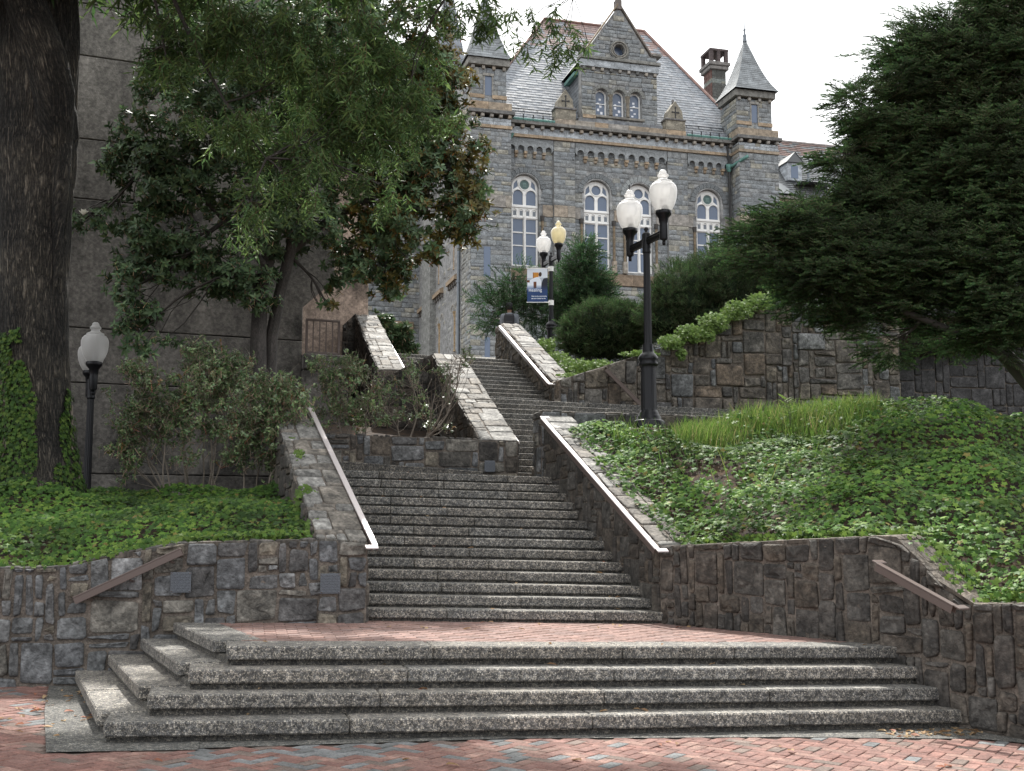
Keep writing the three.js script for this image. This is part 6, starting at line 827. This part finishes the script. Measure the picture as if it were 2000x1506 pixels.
// ---------------------------------------------------------------- yew on the right
function conifer(name, label, base, list, n, o) {
  const t = thing(name, label, o.cat || 'tree', base, 0, o.group), bl = blobs(list); for (const b of bl) b.c.sub(base);
  const g = new G(), stems = (o.stems || []).map((s) => { const p = s.p.map(([x, y, d]) => at(x, y, { d }).sub(base)); g.tube(p, s.r, 10); return p; }).flat(); if (stems.length) mesh('trunk', g.build(), M.twigDark, t);
  const br = new G(); if (o.twig) { twigs(br, stems.length ? stems : [V(0, 0, 0)], bl, o.per ?? 6, o.twig, 0.004); mesh('branch', br.build(), M.twigDark, t); }
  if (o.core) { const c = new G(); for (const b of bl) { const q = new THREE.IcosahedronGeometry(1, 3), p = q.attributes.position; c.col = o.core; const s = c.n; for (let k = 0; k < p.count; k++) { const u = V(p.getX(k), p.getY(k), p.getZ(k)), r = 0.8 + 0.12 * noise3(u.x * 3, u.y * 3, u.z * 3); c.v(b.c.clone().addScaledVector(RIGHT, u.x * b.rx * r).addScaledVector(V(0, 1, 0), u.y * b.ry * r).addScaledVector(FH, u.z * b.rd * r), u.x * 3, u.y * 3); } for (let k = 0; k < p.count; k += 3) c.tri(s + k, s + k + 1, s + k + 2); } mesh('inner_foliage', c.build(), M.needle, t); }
  const sets = [[], [], []]; for (const q of growC(bl, n, o.tuft ?? 14, o.cr ?? 0.3, o.shell ?? 0.4, o.flat ?? 0.6)) { if (o.flat) { const yy = q.u.clone().setY(q.u.y * 0.3 + rr(-0.25, 0.2)).addScaledVector(rdir(), 0.3).addScaledVector(RIGHT, -0.15).normalize(), zz = V(rr(-0.35, 0.35), 1, rr(-0.35, 0.35)), xx = V().crossVectors(yy, zz).normalize(); zz.crossVectors(xx, yy); sets[ri(0, 2)].push({ p: q.p, q: new THREE.Quaternion().setFromRotationMatrix(new THREE.Matrix4().makeBasis(xx, yy, zz)), s: rr(0.75, 1.4) * (o.size ?? 1), c: tint(q.b.tone * (o.tone ?? 1), 0.2) }); continue; } const d = q.u.clone().addScaledVector(V(0, 1, 0), o.up ?? 0.25).addScaledVector(rdir(), o.rough ?? 0.55); sets[ri(0, 2)].push({ p: q.p, q: aim(d, rr(0, 6.28)), s: rr(0.75, 1.3) * (o.size ?? 1), c: tint(q.b.tone * (o.tone ?? 1), 0.25).map((v, i) => v * (o.hue ? o.hue[i] : 1)) }); }
  sets.forEach((s, k) => scatter('crown', shapes.yew[k], M.needle, s, t)); return t;
}
seed(93);
conifer('yew_tree', 'large dark yew leaning over the bank on the right', at(2060, 800, { d: 15.5 }), [[1672, 225, 48, 45, 15.6, 0.5], [1640, 195, 40, 30, 15.6, 0.3], [1780, 130, 50, 70, 15.6, 0.5], [1715, 260, 80, 60, 15.8, 0.7], [1740, 340, 100, 110, 15.9], [1800, 250, 80, 70, 15.9], [1850, 130, 100, 110, 15.6], [1960, 70, 90, 130, 15.4], [1900, 320, 150, 180, 15.6], [1660, 415, 90, 80, 15.6], [1545, 450, 100, 60, 15.3], [1470, 490, 50, 50, 15.1], [1600, 520, 120, 62, 15.2], [1760, 500, 150, 90, 15.4], [1900, 530, 130, 110, 15.4], [1985, 400, 80, 250, 15.2], [1560, 580, 80, 30, 15.6, 0.4, 0.45], [1700, 600, 110, 36, 15.7, 0.4, 0.5], [1870, 660, 90, 35, 15.7, 0.4, 0.4], [1740, 665, 70, 30, 15.7, 0.3, 0.22], [1650, 640, 60, 25, 15.6, 0.3, 0.2], [1960, 640, 60, 60, 15.2, 0.5], [1760, 90, 30, 30, 15.6, 0.3], [1625, 305, 30, 30, 15.6, 0.3]].map((q) => { q[2] -= Math.min(34, q[2] * 0.4); q[3] -= Math.min(16, q[3] * 0.3); if (q[0] < 1760 && q[1] < 430) q[0] += 26; else if (q[0] < 1620) q[0] += 26; return q; }), 32000, { twig: 0.03, per: 8, shell: 0.6, tone: 0.95, size: 0.85, tuft: 26, cr: 0.36, flat: 0.2, up: 0.1, stems: [{ p: [[2080, 860, 15.6], [2030, 740, 15.5], [1930, 675, 15.4], [1800, 622, 15.3], [1700, 585, 15.3], [1620, 560, 15.3]], r: [0.16, 0.08, 0.055, 0.045, 0.035, 0.02] }, { p: [[2060, 800, 15.7], [1960, 690, 15.7], [1890, 600, 15.8], [1840, 500, 15.8], [1800, 380, 15.8], [1740, 280, 15.8]], r: [0.16, 0.1, 0.09, 0.07, 0.05, 0.02] }, { p: [[2080, 800, 15.7], [2010, 500, 15.7], [1960, 250, 15.6], [1930, 60, 15.6], [1920, -100, 15.6]], r: [0.2, 0.15, 0.11, 0.07, 0.03] }] });
seed(94);
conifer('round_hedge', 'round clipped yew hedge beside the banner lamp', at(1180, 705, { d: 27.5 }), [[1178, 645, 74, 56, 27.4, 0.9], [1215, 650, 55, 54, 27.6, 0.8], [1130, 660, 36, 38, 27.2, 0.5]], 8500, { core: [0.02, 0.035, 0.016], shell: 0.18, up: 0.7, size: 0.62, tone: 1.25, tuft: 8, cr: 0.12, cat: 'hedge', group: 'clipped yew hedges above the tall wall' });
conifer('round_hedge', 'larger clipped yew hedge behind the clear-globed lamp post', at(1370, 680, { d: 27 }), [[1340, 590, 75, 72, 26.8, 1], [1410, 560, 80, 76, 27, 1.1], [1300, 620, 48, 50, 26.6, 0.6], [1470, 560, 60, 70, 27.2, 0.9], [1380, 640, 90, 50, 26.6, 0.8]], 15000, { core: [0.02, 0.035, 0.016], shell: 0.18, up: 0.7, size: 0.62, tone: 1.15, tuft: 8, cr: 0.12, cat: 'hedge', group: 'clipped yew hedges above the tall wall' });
seed(95);
const spruceAt = (px, top, bot, w, d) => { const r = []; for (let k = 0; k < 9; k++) { const t = k / 8; r.push([px + rr(-4, 4), lerp(top + 8, bot, t), lerp(3, w, t ** 0.8), lerp(14, 22, t), d, undefined, 0.3 + t * 2]); } return r; };
conifer('spruce_tree', 'slim grey-green spruce rising behind the banner lamp', at(1140, 690, { d: 31 }), spruceAt(1140, 478, 610, 62, 31), 2400, { twig: 0.02, per: 5, up: 0.1, size: 1.0, tone: 1.25, hue: [0.85, 1, 1.1], stems: [{ p: [[1140, 700, 31], [1140, 600, 31], [1140, 470, 31]], r: [0.08, 0.05, 0.008] }], shell: 0.5 });
conifer('spruce_tree', 'loose low spruce behind the parapet where the person walks', at(1000, 690, { d: 32 }), [[1000, 560, 30, 30, 32], [985, 600, 50, 40, 32], [1040, 590, 40, 45, 32], [960, 610, 22, 30, 31.8], [1060, 620, 40, 50, 32], [955, 640, 12, 22, 31.6], [1020, 545, 10, 22, 32], [1095, 560, 30, 35, 32.4]], 1500, { twig: 0.02, per: 5, up: 0.1, size: 1.0, tone: 1.2, hue: [0.85, 1, 1.1], stems: [{ p: [[1000, 700, 32], [1000, 600, 32], [1005, 540, 32]], r: [0.08, 0.05, 0.01] }], shell: 0.5 });
// ---------------------------------------------------------------- leggy shrubs
function shrub(label, base, feet, list, n, o = {}) {
  const t = thing('shrub', label, 'shrub', base, 0, o.group), bl = blobs(list); for (const b of bl) b.c.sub(base);
  const br = new G(), roots = feet.map(([x, y, d]) => at(x, y, { d }).sub(base));
  bl.forEach((b, i) => { const f = roots.reduce((q, p) => Math.abs(p.x - b.c.x) < Math.abs(q.x - b.c.x) ? p : q), m = limb(br, f.clone().add(V(rr(-0.08, 0.08), 0, rr(-0.08, 0.08))), b.c, 0.014, 0.006, 0.13, 6, 7); for (let k = 0; k < (o.per ?? 9); k++) { const u = rdir(), e = b.c.clone().addScaledVector(RIGHT, u.x * b.rx * 0.95).addScaledVector(V(0, 1, 0), u.y * b.ry * 0.95 + 0.05).addScaledVector(FH, u.z * b.rd * 0.95), s = limb(br, pick(m.slice(3)), e, 0.0045, 0.002, 0.15, 4, 5); if (k % 2) limb(br, s[3], s[3].clone().add(V(rr(-0.25, 0.25), rr(0.05, 0.35), rr(-0.2, 0.2))), 0.003, 0.0015, 0.1, 4, 3); } void i; });
  mesh('stem', br.build(), M.twig, t);
  const sets = [[], [], []]; for (const q of growC(bl, n * (o.leafy ?? 1.7), 6, 0.13, 0.6)) sets[ri(0, 2)].push({ p: q.p, q: aim(V(0, 0.8, 0).addScaledVector(rdir(), 0.8), rr(0, 6.28)), s: rr(0.8, 1.3), c: R() < 0.03 ? tint(1.6, 0.2).map((v, i) => v * [1.9, 0.9, 0.8][i]) : tint(q.b.tone * 2.0, 0.3) });
  sets.forEach((s, k) => scatter('foliage', shapes.small[k], M.leafShine, s, t)); return t;
}
seed(96);
shrub('leggy glossy shrub nearest the lamp in the ivy bed', at(330, 975, { d: 15.3 }), [[330, 985, 15.3], [368, 960, 15.6]], [[285, 780, 70, 50, 15.2], [255, 850, 50, 50, 15.2], [330, 830, 75, 65, 15.3], [390, 770, 55, 70, 15.4], [240, 900, 25, 40, 15.2], [360, 900, 40, 40, 15.2, 0.3, 0.3], [270, 730, 40, 25, 15.2]], 720, { group: 'shrubs in the ivy bed' });
shrub('tall sparse shrub with reddish young leaves in the middle of the ivy bed', at(420, 960, { d: 15.8 }), [[415, 965, 15.8], [400, 965, 15.8]], [[410, 715, 60, 35, 15.8], [380, 690, 25, 15, 15.8, 0.2, 0.3], [440, 760, 60, 55, 15.8], [430, 830, 45, 45, 15.8, 0.3, 0.4], [470, 710, 40, 30, 15.9, 0.3, 0.4]], 430, { group: 'shrubs in the ivy bed' });
shrub('dense glossy shrub against the stair wall in the ivy bed', at(500, 960, { d: 14.9 }), [[490, 965, 14.9], [530, 960, 14.8]], [[530, 770, 65, 45, 14.9], [500, 830, 60, 60, 14.9], [560, 820, 40, 70, 14.8], [470, 880, 40, 45, 14.9], [550, 900, 40, 50, 14.8], [590, 790, 15, 20, 14.8, 0.2, 0.2]], 780, { group: 'shrubs in the ivy bed' });
shrub('leggy shrub at the dark end of the planter', at(690, 850, { d: 17.6 }), [[680, 862, 17.6], [705, 862, 17.6]], [[640, 740, 45, 45, 17.8], [690, 720, 40, 35, 18], [660, 800, 55, 40, 17.6], [730, 770, 45, 40, 17.8, 0.5, 0.6], [720, 820, 40, 30, 17.6, 0.3, 0.5]], 720, { group: 'shrubs in the stone planter', per: 12, leafy: 0.95 });
shrub('bare-stemmed shrub before the sloping wall in the planter', at(820, 855, { d: 17.6 }), [[830, 865, 17.5], [790, 865, 17.6]], [[800, 740, 45, 40, 17.7, 0.5, 0.35], [850, 770, 45, 50, 17.5, 0.5, 0.3], [780, 810, 40, 35, 17.6, 0.4, 0.3], [880, 730, 35, 35, 17.4, 0.3, 0.15], [900, 700, 30, 20, 17.4, 0.3, 0.1], [860, 830, 35, 20, 17.4, 0.3, 0.12]], 260, { group: 'shrubs in the stone planter', per: 14, leafy: 0.8 });
{
  seed(97);
  const base = at(770, 720, { d: 29 }), t = thing('young_magnolia', 'bright young magnolia bush behind the highest parapet', 'shrub', base), bl = blobs([[765, 660, 32, 28, 29], [790, 650, 20, 22, 29], [775, 690, 28, 18, 29], [745, 630, 22, 26, 29], [800, 680, 14, 14, 29]]); for (const b of bl) b.c.sub(base);
  const br = new G(); twigs(br, [V(0, 0, 0), V(0, 0.4, 0)], bl, 6, 0.02, 0.004); mesh('stem', br.build(), M.twigDark, t);
  const s = [[], [], []]; for (const q of grow(bl, 330, 0.5)) s[ri(0, 2)].push({ p: q.p, q: aim(V(0, 1, 0).addScaledVector(rdir(), 0.8), rr(0, 6)), s: rr(0.9, 1.3), c: tint(2.1, 0.3) }); s.forEach((q, k) => scatter('foliage', shapes.magnolia[k], M.leafGloss, q, t));
}
// ---------------------------------------------------------------- planted beds
function bed(name, pts, region, step, o) {                          // soil sheet through surveyed points, and a way to find its height
  const h = (x, z) => { let a = 0, w = 0; for (const p of pts) { const d = (p.x - x) ** 2 + (p.z - z) ** 2 + 0.12, q = 1 / d ** 1.6; a += q * p.y; w += q; } const q = a / w + (o.rough ?? 0.06) * (noise3(x * 1.1, 4, z * 1.1) - 0.5) * 2; return o.limit ? Math.min(q, o.limit(x, z)) : q; };
  const inside = (x, z) => { let c = false; for (let i = 0, j = region.length - 1; i < region.length; j = i++) if ((region[i][1] > z) !== (region[j][1] > z) && x < (region[j][0] - region[i][0]) * (z - region[i][1]) / (region[j][1] - region[i][1]) + region[i][0]) c = !c; return c; };
  const xs = region.map((p) => p[0]), zs = region.map((p) => p[1]), x0 = Math.min(...xs), x1 = Math.max(...xs), z0 = Math.min(...zs), z1 = Math.max(...zs), g = new G(), nx = Math.ceil((x1 - x0) / step), nz = Math.ceil((z1 - z0) / step), id = [];
  for (let j = 0; j <= nz; j++) for (let i = 0; i <= nx; i++) { const x = lerp(x0, x1, i / nx), z = lerp(z0, z1, j / nz); id.push(g.v([x, h(x, z), z], x, z)); }
  for (let j = 0; j < nz; j++) for (let i = 0; i < nx; i++) { const x = lerp(x0, x1, (i + 0.5) / nx), z = lerp(z0, z1, (j + 0.5) / nz); if (inside(x, z)) g.quad(id[j * (nx + 1) + i], id[(j + 1) * (nx + 1) + i], id[(j + 1) * (nx + 1) + i + 1], id[j * (nx + 1) + i + 1]); }
  struct(name, g.build(), M.soil, o.label); return { h, inside, x0, x1, z0, z1 };
}
function ivyOn(name, label, B, dens, o = {}) {
  const t = thing(name, label, 'ivy'); t.userData.kind = 'stuff'; const sets = [[], []], area = (B.x1 - B.x0) * (B.z1 - B.z0), n = Math.round(area * dens);
  for (let k = 0; k < n; k++) {
    const x = rr(B.x0, B.x1), z = rr(B.z0, B.z1); if (!B.inside(x, z)) continue; const thick = (o.thick ?? 0.16) * (0.4 + 1.2 * noise3(x * 2.1, 7, z * 2.1)); if (o.keep && R() > o.keep(x, z)) continue;
    const y = B.h(x, z) + thick * (0.35 + 0.65 * R() ** 0.5), e = 0.1, nx = (B.h(x - e, z) - B.h(x + e, z)) / (2 * e), nz = (B.h(x, z - e) - B.h(x, z + e)) / (2 * e);
    const nn = V(nx, 1, nz).normalize().addScaledVector(V(0, 0, 1), o.face ?? 0.35).addScaledVector(rdir(), 0.5).normalize(), dn = V(nx, -0.25, nz + 0.4).addScaledVector(rdir(), 0.7), yy = dn.addScaledVector(nn, -dn.dot(nn)).normalize(), xx = V().crossVectors(yy, nn);
    sets[k % 2].push({ p: V(x, y, z), q: new THREE.Quaternion().setFromRotationMatrix(new THREE.Matrix4().makeBasis(xx, yy, nn)), s: (R() < 0.12 ? rr(0.06, 0.085) : rr(0.026, 0.062)) * (o.size ?? 1), c: R() < 0.02 ? shade([0.2, 0.17, 0.05], 0.2) : ivyTone().map((v) => v * (0.62 + 0.8 * noise3(x * 1.5, 9, z * 1.5))) });
  }
  for (const p of (o.edge ? o.edge() : [])) { const nn = V(0, 0.6, 0.7).addScaledVector(rdir(), 0.6).normalize(), dn = V(rr(-0.6, 0.6), -1, 0.5), yy = dn.addScaledVector(nn, -dn.dot(nn)).normalize(), xx = V().crossVectors(yy, nn); sets[ri(0, 1)].push({ p, q: new THREE.Quaternion().setFromRotationMatrix(new THREE.Matrix4().makeBasis(xx, yy, nn)), s: rr(0.028, 0.06), c: R() < 0.5 ? shade([0.12, 0.19, 0.035], 0.2) : ivyTone() }); }
  sets.forEach((s, i) => scatter('leaves', shapes.ivy[i], M.leafIvy, s, t)); return t;
}
seed(98);
const bedL = bed('left_bed', [at(-250, 1112, { d: 10.7 }), at(0, 1110, { d: 11 }), at(120, 1110, { d: 11.1 }), at(230, 1086, { d: 11.3 }), at(345, 1064, { d: 11.5 }), at(480, 1056, { d: 11.8 }), at(620, 1052, { d: 12.1 }), at(100, 1030, { d: 12.6 }), at(300, 1008, { d: 13 }), at(450, 1000, { d: 13.2 }), at(590, 1000, { d: 13.2 }), at(70, 965, { d: 14.3 }), at(-150, 960, { d: 14.5 }), at(200, 985, { d: 15 }), at(400, 975, { d: 15.5 }), at(560, 965, { d: 14.9 }), at(200, 990, { d: 17.5 }), at(500, 980, { d: 17.5 })], [[-7, -12.4], [-2.2, -12.3], [-0.3, -12.15], [0.74, -12.2], [0.4, -15.6], [0.3, -19.5], [-7, -19.5]], 0.15, { limit: (x, z) => Math.min(W1.top(clamp(x + 5, 0, 6.2)) - 0.03 + Math.max(0, -12.3 - z) * 0.42, x > -0.5 && z < -12 ? lerp(1.46, 3.25, (-12.02 - z) / 3.68) - 0.12 + Math.max(0, 0.6 - x) * 0.6 : 9), label: 'raised earth bed under ivy' });
ivyOn('ivy_bed', 'low green ivy carpet around the oak and shrubs behind the grey retaining wall', bedL, 700, { thick: 0.13, keep: (x, z) => z > -16.4 ? 1 : 0.25, edge: () => { const r = []; for (let k = 0; k < 900; k++) { const s = rr(0, 6.1), w = s < 4.4 ? rr(-0.42, 0.02) : rr(-0.46, -0.24), q = W1.map(s, W1.top(s) + rr(0.01, 0.08) * (w < -0.1 ? 1.4 : 0.6), w); r.push(V(...q)); } return r; } });
const bankLimit = (x, z) => {
  let best = 9; const w4 = [[4.45, -12.19, 0], [5.11, -11.14, 1.24], [5.58, -10.23, 2.26], [5.83, -9.72, 2.83], [6.02, -9.0, 3.57], [6.2, -8.45, 4.15], [6.55, -7.85, 4.85], [8.2, -6.9, 6.75]];
  for (let k = 1; k < w4.length; k++) { const [ax, az, as] = w4[k - 1], [bx, bz, bs] = w4[k], L2q = (bx - ax) ** 2 + (bz - az) ** 2, t = clamp(((x - ax) * (bx - ax) + (z - az) * (bz - az)) / L2q, 0, 1), d = Math.hypot(x - lerp(ax, bx, t), z - lerp(az, bz, t)); best = Math.min(best, W4.top(lerp(as, bs, t)) - 0.05 + Math.max(0, d - 0.36) * 0.62); }
  if (z < -12) best = Math.min(best, lerp(1.41, 3.22, clamp((-12.19 - z) / 4, 0, 1)) - 0.1 + Math.max(0, x - 4.75) * 0.5);
  return Math.min(best, lampR.y - 0.36 + Math.max(0, Math.hypot(x - lampR.x, z - lampR.z - 0.3) - 0.5) * 0.7);
};
const bankPts = [at(1268, 885, { d: 16.1 }), at(1230, 880, { d: 16 }), at(1336, 1067, { d: 12.85 }), at(1250, 950, { d: 14.3 }), at(1157, 845, { d: 16.2 }), at(1200, 842, { d: 16.4 }), at(1330, 884, { d: 16.0 }), at(1440, 1060, { d: 12.2 }), at(1590, 1056, { d: 11.35 }), at(1735, 1050, { d: 10.8 }), at(1810, 1058, { d: 10.9 }), at(1880, 1120, { d: 10.5 }), at(1950, 1182, { d: 10.1 }), at(2080, 1185, { d: 10 }), at(2200, 1100, { d: 10.6 }), at(1420, 900, { d: 15 }), at(1520, 885, { d: 15.2 }), at(1480, 842, { d: 16.4 }), at(1620, 815, { d: 16.2 }), at(1720, 812, { d: 15.6 }), at(1860, 812, { d: 15.2 }), at(2020, 828, { d: 14.8 }), at(1700, 930, { d: 13.1 }), at(1880, 900, { d: 13.3 }), at(2000, 960, { d: 12.4 }), at(1480, 980, { d: 13.4 }), at(1620, 1000, { d: 12.3 }), at(1880, 1010, { d: 11.7 }), at(2100, 900, { d: 13.5 }), at(1700, 835, { d: 17.5 }), at(1950, 850, { d: 17.5 })];
const bedR = bed('right_bank', bankPts, [[4.62, -12.1], [4.42, -14.2], [4.3, -16.3], [9, -16.3], [9.7, -20.5], [15, -20.5], [15, -7.6], [8, -7.3], [6.5, -8.2], [6.25, -9.0], [6.06, -9.75], [5.78, -10.3], [5.25, -11.3]], 0.15, { limit: bankLimit, label: 'earth bank under ivy and grass', rough: 0.09 });
const grassy = (x, z) => { const p = V(x, bedR.h(x, z), z), u = p.clone().sub(camera.position), px = 1000 + FOC * u.dot(RIGHT) / u.dot(FW), py = 753 - FOC * u.dot(UP) / u.dot(FW); return [px, py]; };
const inGrass = (px, py) => px > 1310 + 40 * noise3(py * 0.03, 1, 1) && px < 1720 && py < 868 + 46 * noise3(px * 0.016, 2, 5) - Math.max(0, px - 1590) * 0.4 && py > 780;
const inBare = (px, py) => ((px - 1390) / 52) ** 2 + ((py - 938) / 26) ** 2 < 0.5 + 0.9 * noise3(px * 0.05, py * 0.05, 3);
ivyOn('ivy_bank', 'broad sunlit ivy bank climbing above the dark retaining wall', bedR, 800, { edge: () => { const r = []; for (let k = 0; k < 1300; k++) { const s = rr(0.2, 5.4), w = -0.42 + 0.34 * R() ** 2.2, q = W4.map(s, W4.top(s) + rr(0.01, 0.09), w); r.push(V(...q)); } return r; }, thick: 0.2, size: 1.0, face: 0.1, keep: (x, z) => { const [px, py] = grassy(x, z); return Math.hypot(x - lampR.x, z - lampR.z - 0.25) < 0.42 ? 0 : inBare(px, py) ? 0.12 : inGrass(px, py) ? 0.22 : py < 700 ? 0.3 : 1; } });
{
  const t = thing('grass', 'tall bright grass at the top of the ivy bank beside the lamp', 'grass'); t.userData.kind = 'stuff'; const s = [[], []];
  for (let k = 0; k < 60000; k++) { const x = rr(4.7, 11), z = rr(-17.2, -12.5); if (!bedR.inside(x, z)) continue; const [px, py] = grassy(x, z), e = inGrass(px, py) ? 0.5 : (px > 1200 && px < 1345 && py < 880) ? 0.16 : px > 1180 && px < 1800 && py > 800 ? 0.008 : 0; if (R() > e) continue; const a = rr(0, 6.28); s[k % 2].push({ p: V(x, bedR.h(x, z), z), q: new THREE.Quaternion().setFromEuler(new THREE.Euler(rr(-0.3, 0.3), a, rr(-0.3, 0.3))), s: 1, sy: 1, c: R() < 0.07 ? shade([0.3, 0.26, 0.12], 0.2) : shade(pick([[0.11, 0.2, 0.038], [0.14, 0.225, 0.045], [0.085, 0.16, 0.03], [0.19, 0.24, 0.065]]), 0.15), h: rr(0.14, 0.3) + 0.2 * noise3(x * 2.2, 5, z * 2.2) }); }
  for (const set of s) for (const q of set) { q.s = q.h; q.sy = 1; }
  s.forEach((q, i) => scatter('blades', shapes.grass[i], M.leafSoft, q, t));
}
{ // taller weeds in the grass
  seed(99);
  for (const [px, py, label] of [[1545, 815, 'spiky green weed standing above the grass'], [1650, 812, 'two-stemmed green weed at the end of the grass'], [1690, 815, 'broad-leaved weed where grass meets ivy']]) { const b = at(px, py + 20, { d: 15.6 }), t = thing('weed', label, 'plant', b), g = new G(); g.col = [0.14, 0.2, 0.06]; for (let q = 0; q < 3; q++) { const tip = V(rr(-0.15, 0.15), rr(0.3, 0.42), rr(-0.1, 0.1)); g.col = [0.12, 0.16, 0.06]; g.tube([V(0, 0, 0), tip.clone().multiplyScalar(0.5).add(V(0.02, 0, 0)), tip], 0.005, 5); for (let k = 0; k < 7; k++) { g.col = shade([0.17, 0.26, 0.06], 0.15); leafInto(g, tip.clone().multiplyScalar(0.4 + k * 0.09), V(k % 2 ? 1 : -1, rr(0.3, 0.9), rr(-0.5, 0.5)), V(0, 1, 0), rr(0.12, 0.2), 0.025, 0.2, 0.2); } } mesh('leaves', g.build(), M.leafSoft, t); }
}
{ // ivy along the top of the tall wall and beside the upper parapet
  seed(100);
  const fall = (name, label, list, n, size) => { const t = thing(name, label, 'ivy'); t.userData.kind = 'stuff'; const bl = blobs(list), s = [[], []]; for (const q of grow(bl, n, 0.45)) { const nn = V(0, 0.55, 0.85).addScaledVector(rdir(), 0.6).normalize(), dn = V(rr(-0.6, 0.6), -1, 0.2), yy = dn.addScaledVector(nn, -dn.dot(nn)).normalize(), xx = V().crossVectors(yy, nn); s[ri(0, 1)].push({ p: q.p, q: new THREE.Quaternion().setFromRotationMatrix(new THREE.Matrix4().makeBasis(xx, yy, nn)), s: rr(0.035, 0.065) * size, c: shade(pick([[0.11, 0.18, 0.04], [0.085, 0.145, 0.032], [0.14, 0.21, 0.05]]), 0.18) }); } s.forEach((q, i) => scatter('leaves', shapes.ivy[i], M.leafIvy, q, t)); };
  fall('wall_ivy', 'bright ivy spilling over the top of the tall retaining wall', [[1310, 668, 28, 16, 22.7, 0.25], [1350, 650, 30, 20, 22.8, 0.25], [1395, 628, 34, 22, 22.9, 0.28], [1440, 605, 34, 20, 23, 0.28], [1485, 588, 30, 18, 23.1, 0.28], [1530, 570, 34, 14, 23.2, 0.3], [1330, 690, 10, 14, 22.6, 0.1], [1385, 655, 12, 14, 22.7, 0.1], [1250, 690, 40, 6, 22.6, 0.2]], 3300, 1.0);
  fall('wall_ivy', 'loose ivy beside the parapet at the foot of the banner lamp', [[1125, 715, 40, 16, 23.5, 0.5], [1090, 700, 26, 14, 24.5, 0.4], [1065, 672, 20, 14, 26, 0.4], [1170, 715, 40, 14, 23.2, 0.4], [1110, 735, 24, 8, 22.6, 0.2]], 1500, 1.0);
  fall('wall_ivy', 'ivy climbing the outer face of the stair wall beside the ivy bed', [[600, 985, 24, 40, 12.9, 0.25], [612, 1030, 14, 24, 12.3, 0.2], [585, 930, 16, 50, 13.8, 0.25], [570, 880, 10, 30, 14.4, 0.2]], 1500, 1.0);
}
{ // upper planting bed behind the tall wall
  const g = new G(), b = g.n; for (const p of [[5.9, 4.35, -21.5], [9, 5.05, -21.6], [13, 6.1, -21.7], [22, 6.3, -22.6], [26, 6.4, -34], [6.2, 5.9, -34], [6.1, 5.7, -26]]) g.v(p, p[0], p[2]); for (let k = 1; k < 6; k++) g.tri(b, b + k, b + k + 1); struct('upper_bed', g.build(), M.soil, 'earth bed behind the tall wall');
  const h = new G(), c = h.n; for (const p of [[0.8, 2.6, -17.05], [3.3, 2.6, -17.0], [3.28, 3.4, -21.3], [0.0, 3.6, -21.5]]) h.v(p, p[0], p[2]); h.quad(c, c + 1, c + 2, c + 3); struct('planter_soil', h.build(), M.soil, 'earth in the stone planter');
}
{ // fallen leaves
  seed(101);
  const g = new G(); g.col = [1, 1, 1]; leafInto(g, V(0, 0, 0), V(0, 1, 0), V(0, 0, 1), 0.09, 0.04, 0.5, 0.25); const geo = g.build(), items = [], t = thing('fallen_leaves', 'dry tan leaves fallen on the steps and court', 'leaves'); t.userData.kind = 'stuff';
  const put = (x, y, z) => items.push({ p: V(x, y + 0.012, z), q: new THREE.Quaternion().setFromEuler(new THREE.Euler(-Math.PI / 2 + rr(-0.4, 0.4), 0, rr(0, 6.28), 'YXZ')), s: rr(0.5, 1.2), c: shade(pick([[0.32, 0.2, 0.1], [0.25, 0.15, 0.08], [0.4, 0.28, 0.15], [0.3, 0.12, 0.07]]), 0.2) });
  for (let k = 0; k < 70; k++) { const x = rr(5.1, 6.2), z = -8.95 + rr(0, 0.3) - 0.1 * (x - 5.5); put(x, tilt(x), z); }
  for (let k = 0; k < 40; k++) { const x = rr(-1.9, -1.2), z = rr(-11.9, -9.2); put(x, tilt(x), z); }
  for (let k = 0; k < 26; k++) { const x = rr(-3.5, 7), z = rr(-8.6, -7); put(x, tilt(x), z); }
  for (let k = 1; k <= 14; k++) for (let q = 0; q < 2; q++) { const x = R() < 0.6 ? rr(4.0, 4.4) : rr(1.3, 4.2); put(x, L1 + k * H2 + tilt(x), -12.3 - 0.285 * (k - 1) - rr(0.02, 0.2)); }
  for (let k = 0; k < 14; k++) { const x = rr(1.3, 5.2); put(x, L1 + tilt(x), rr(-12.15, -11.2)); }
  for (let k = 1; k <= 4; k++) for (let q = 0; q < 4; q++) { const x = rr(0, 5.9); put(x, k * H1 + tilt(x), -9.05 - 0.23 * (k - 1) - rr(0.03, 0.16)); }
  scatter('leaves', geo, M.leafSoft, items, t);
}
renderer.render(scene, camera);
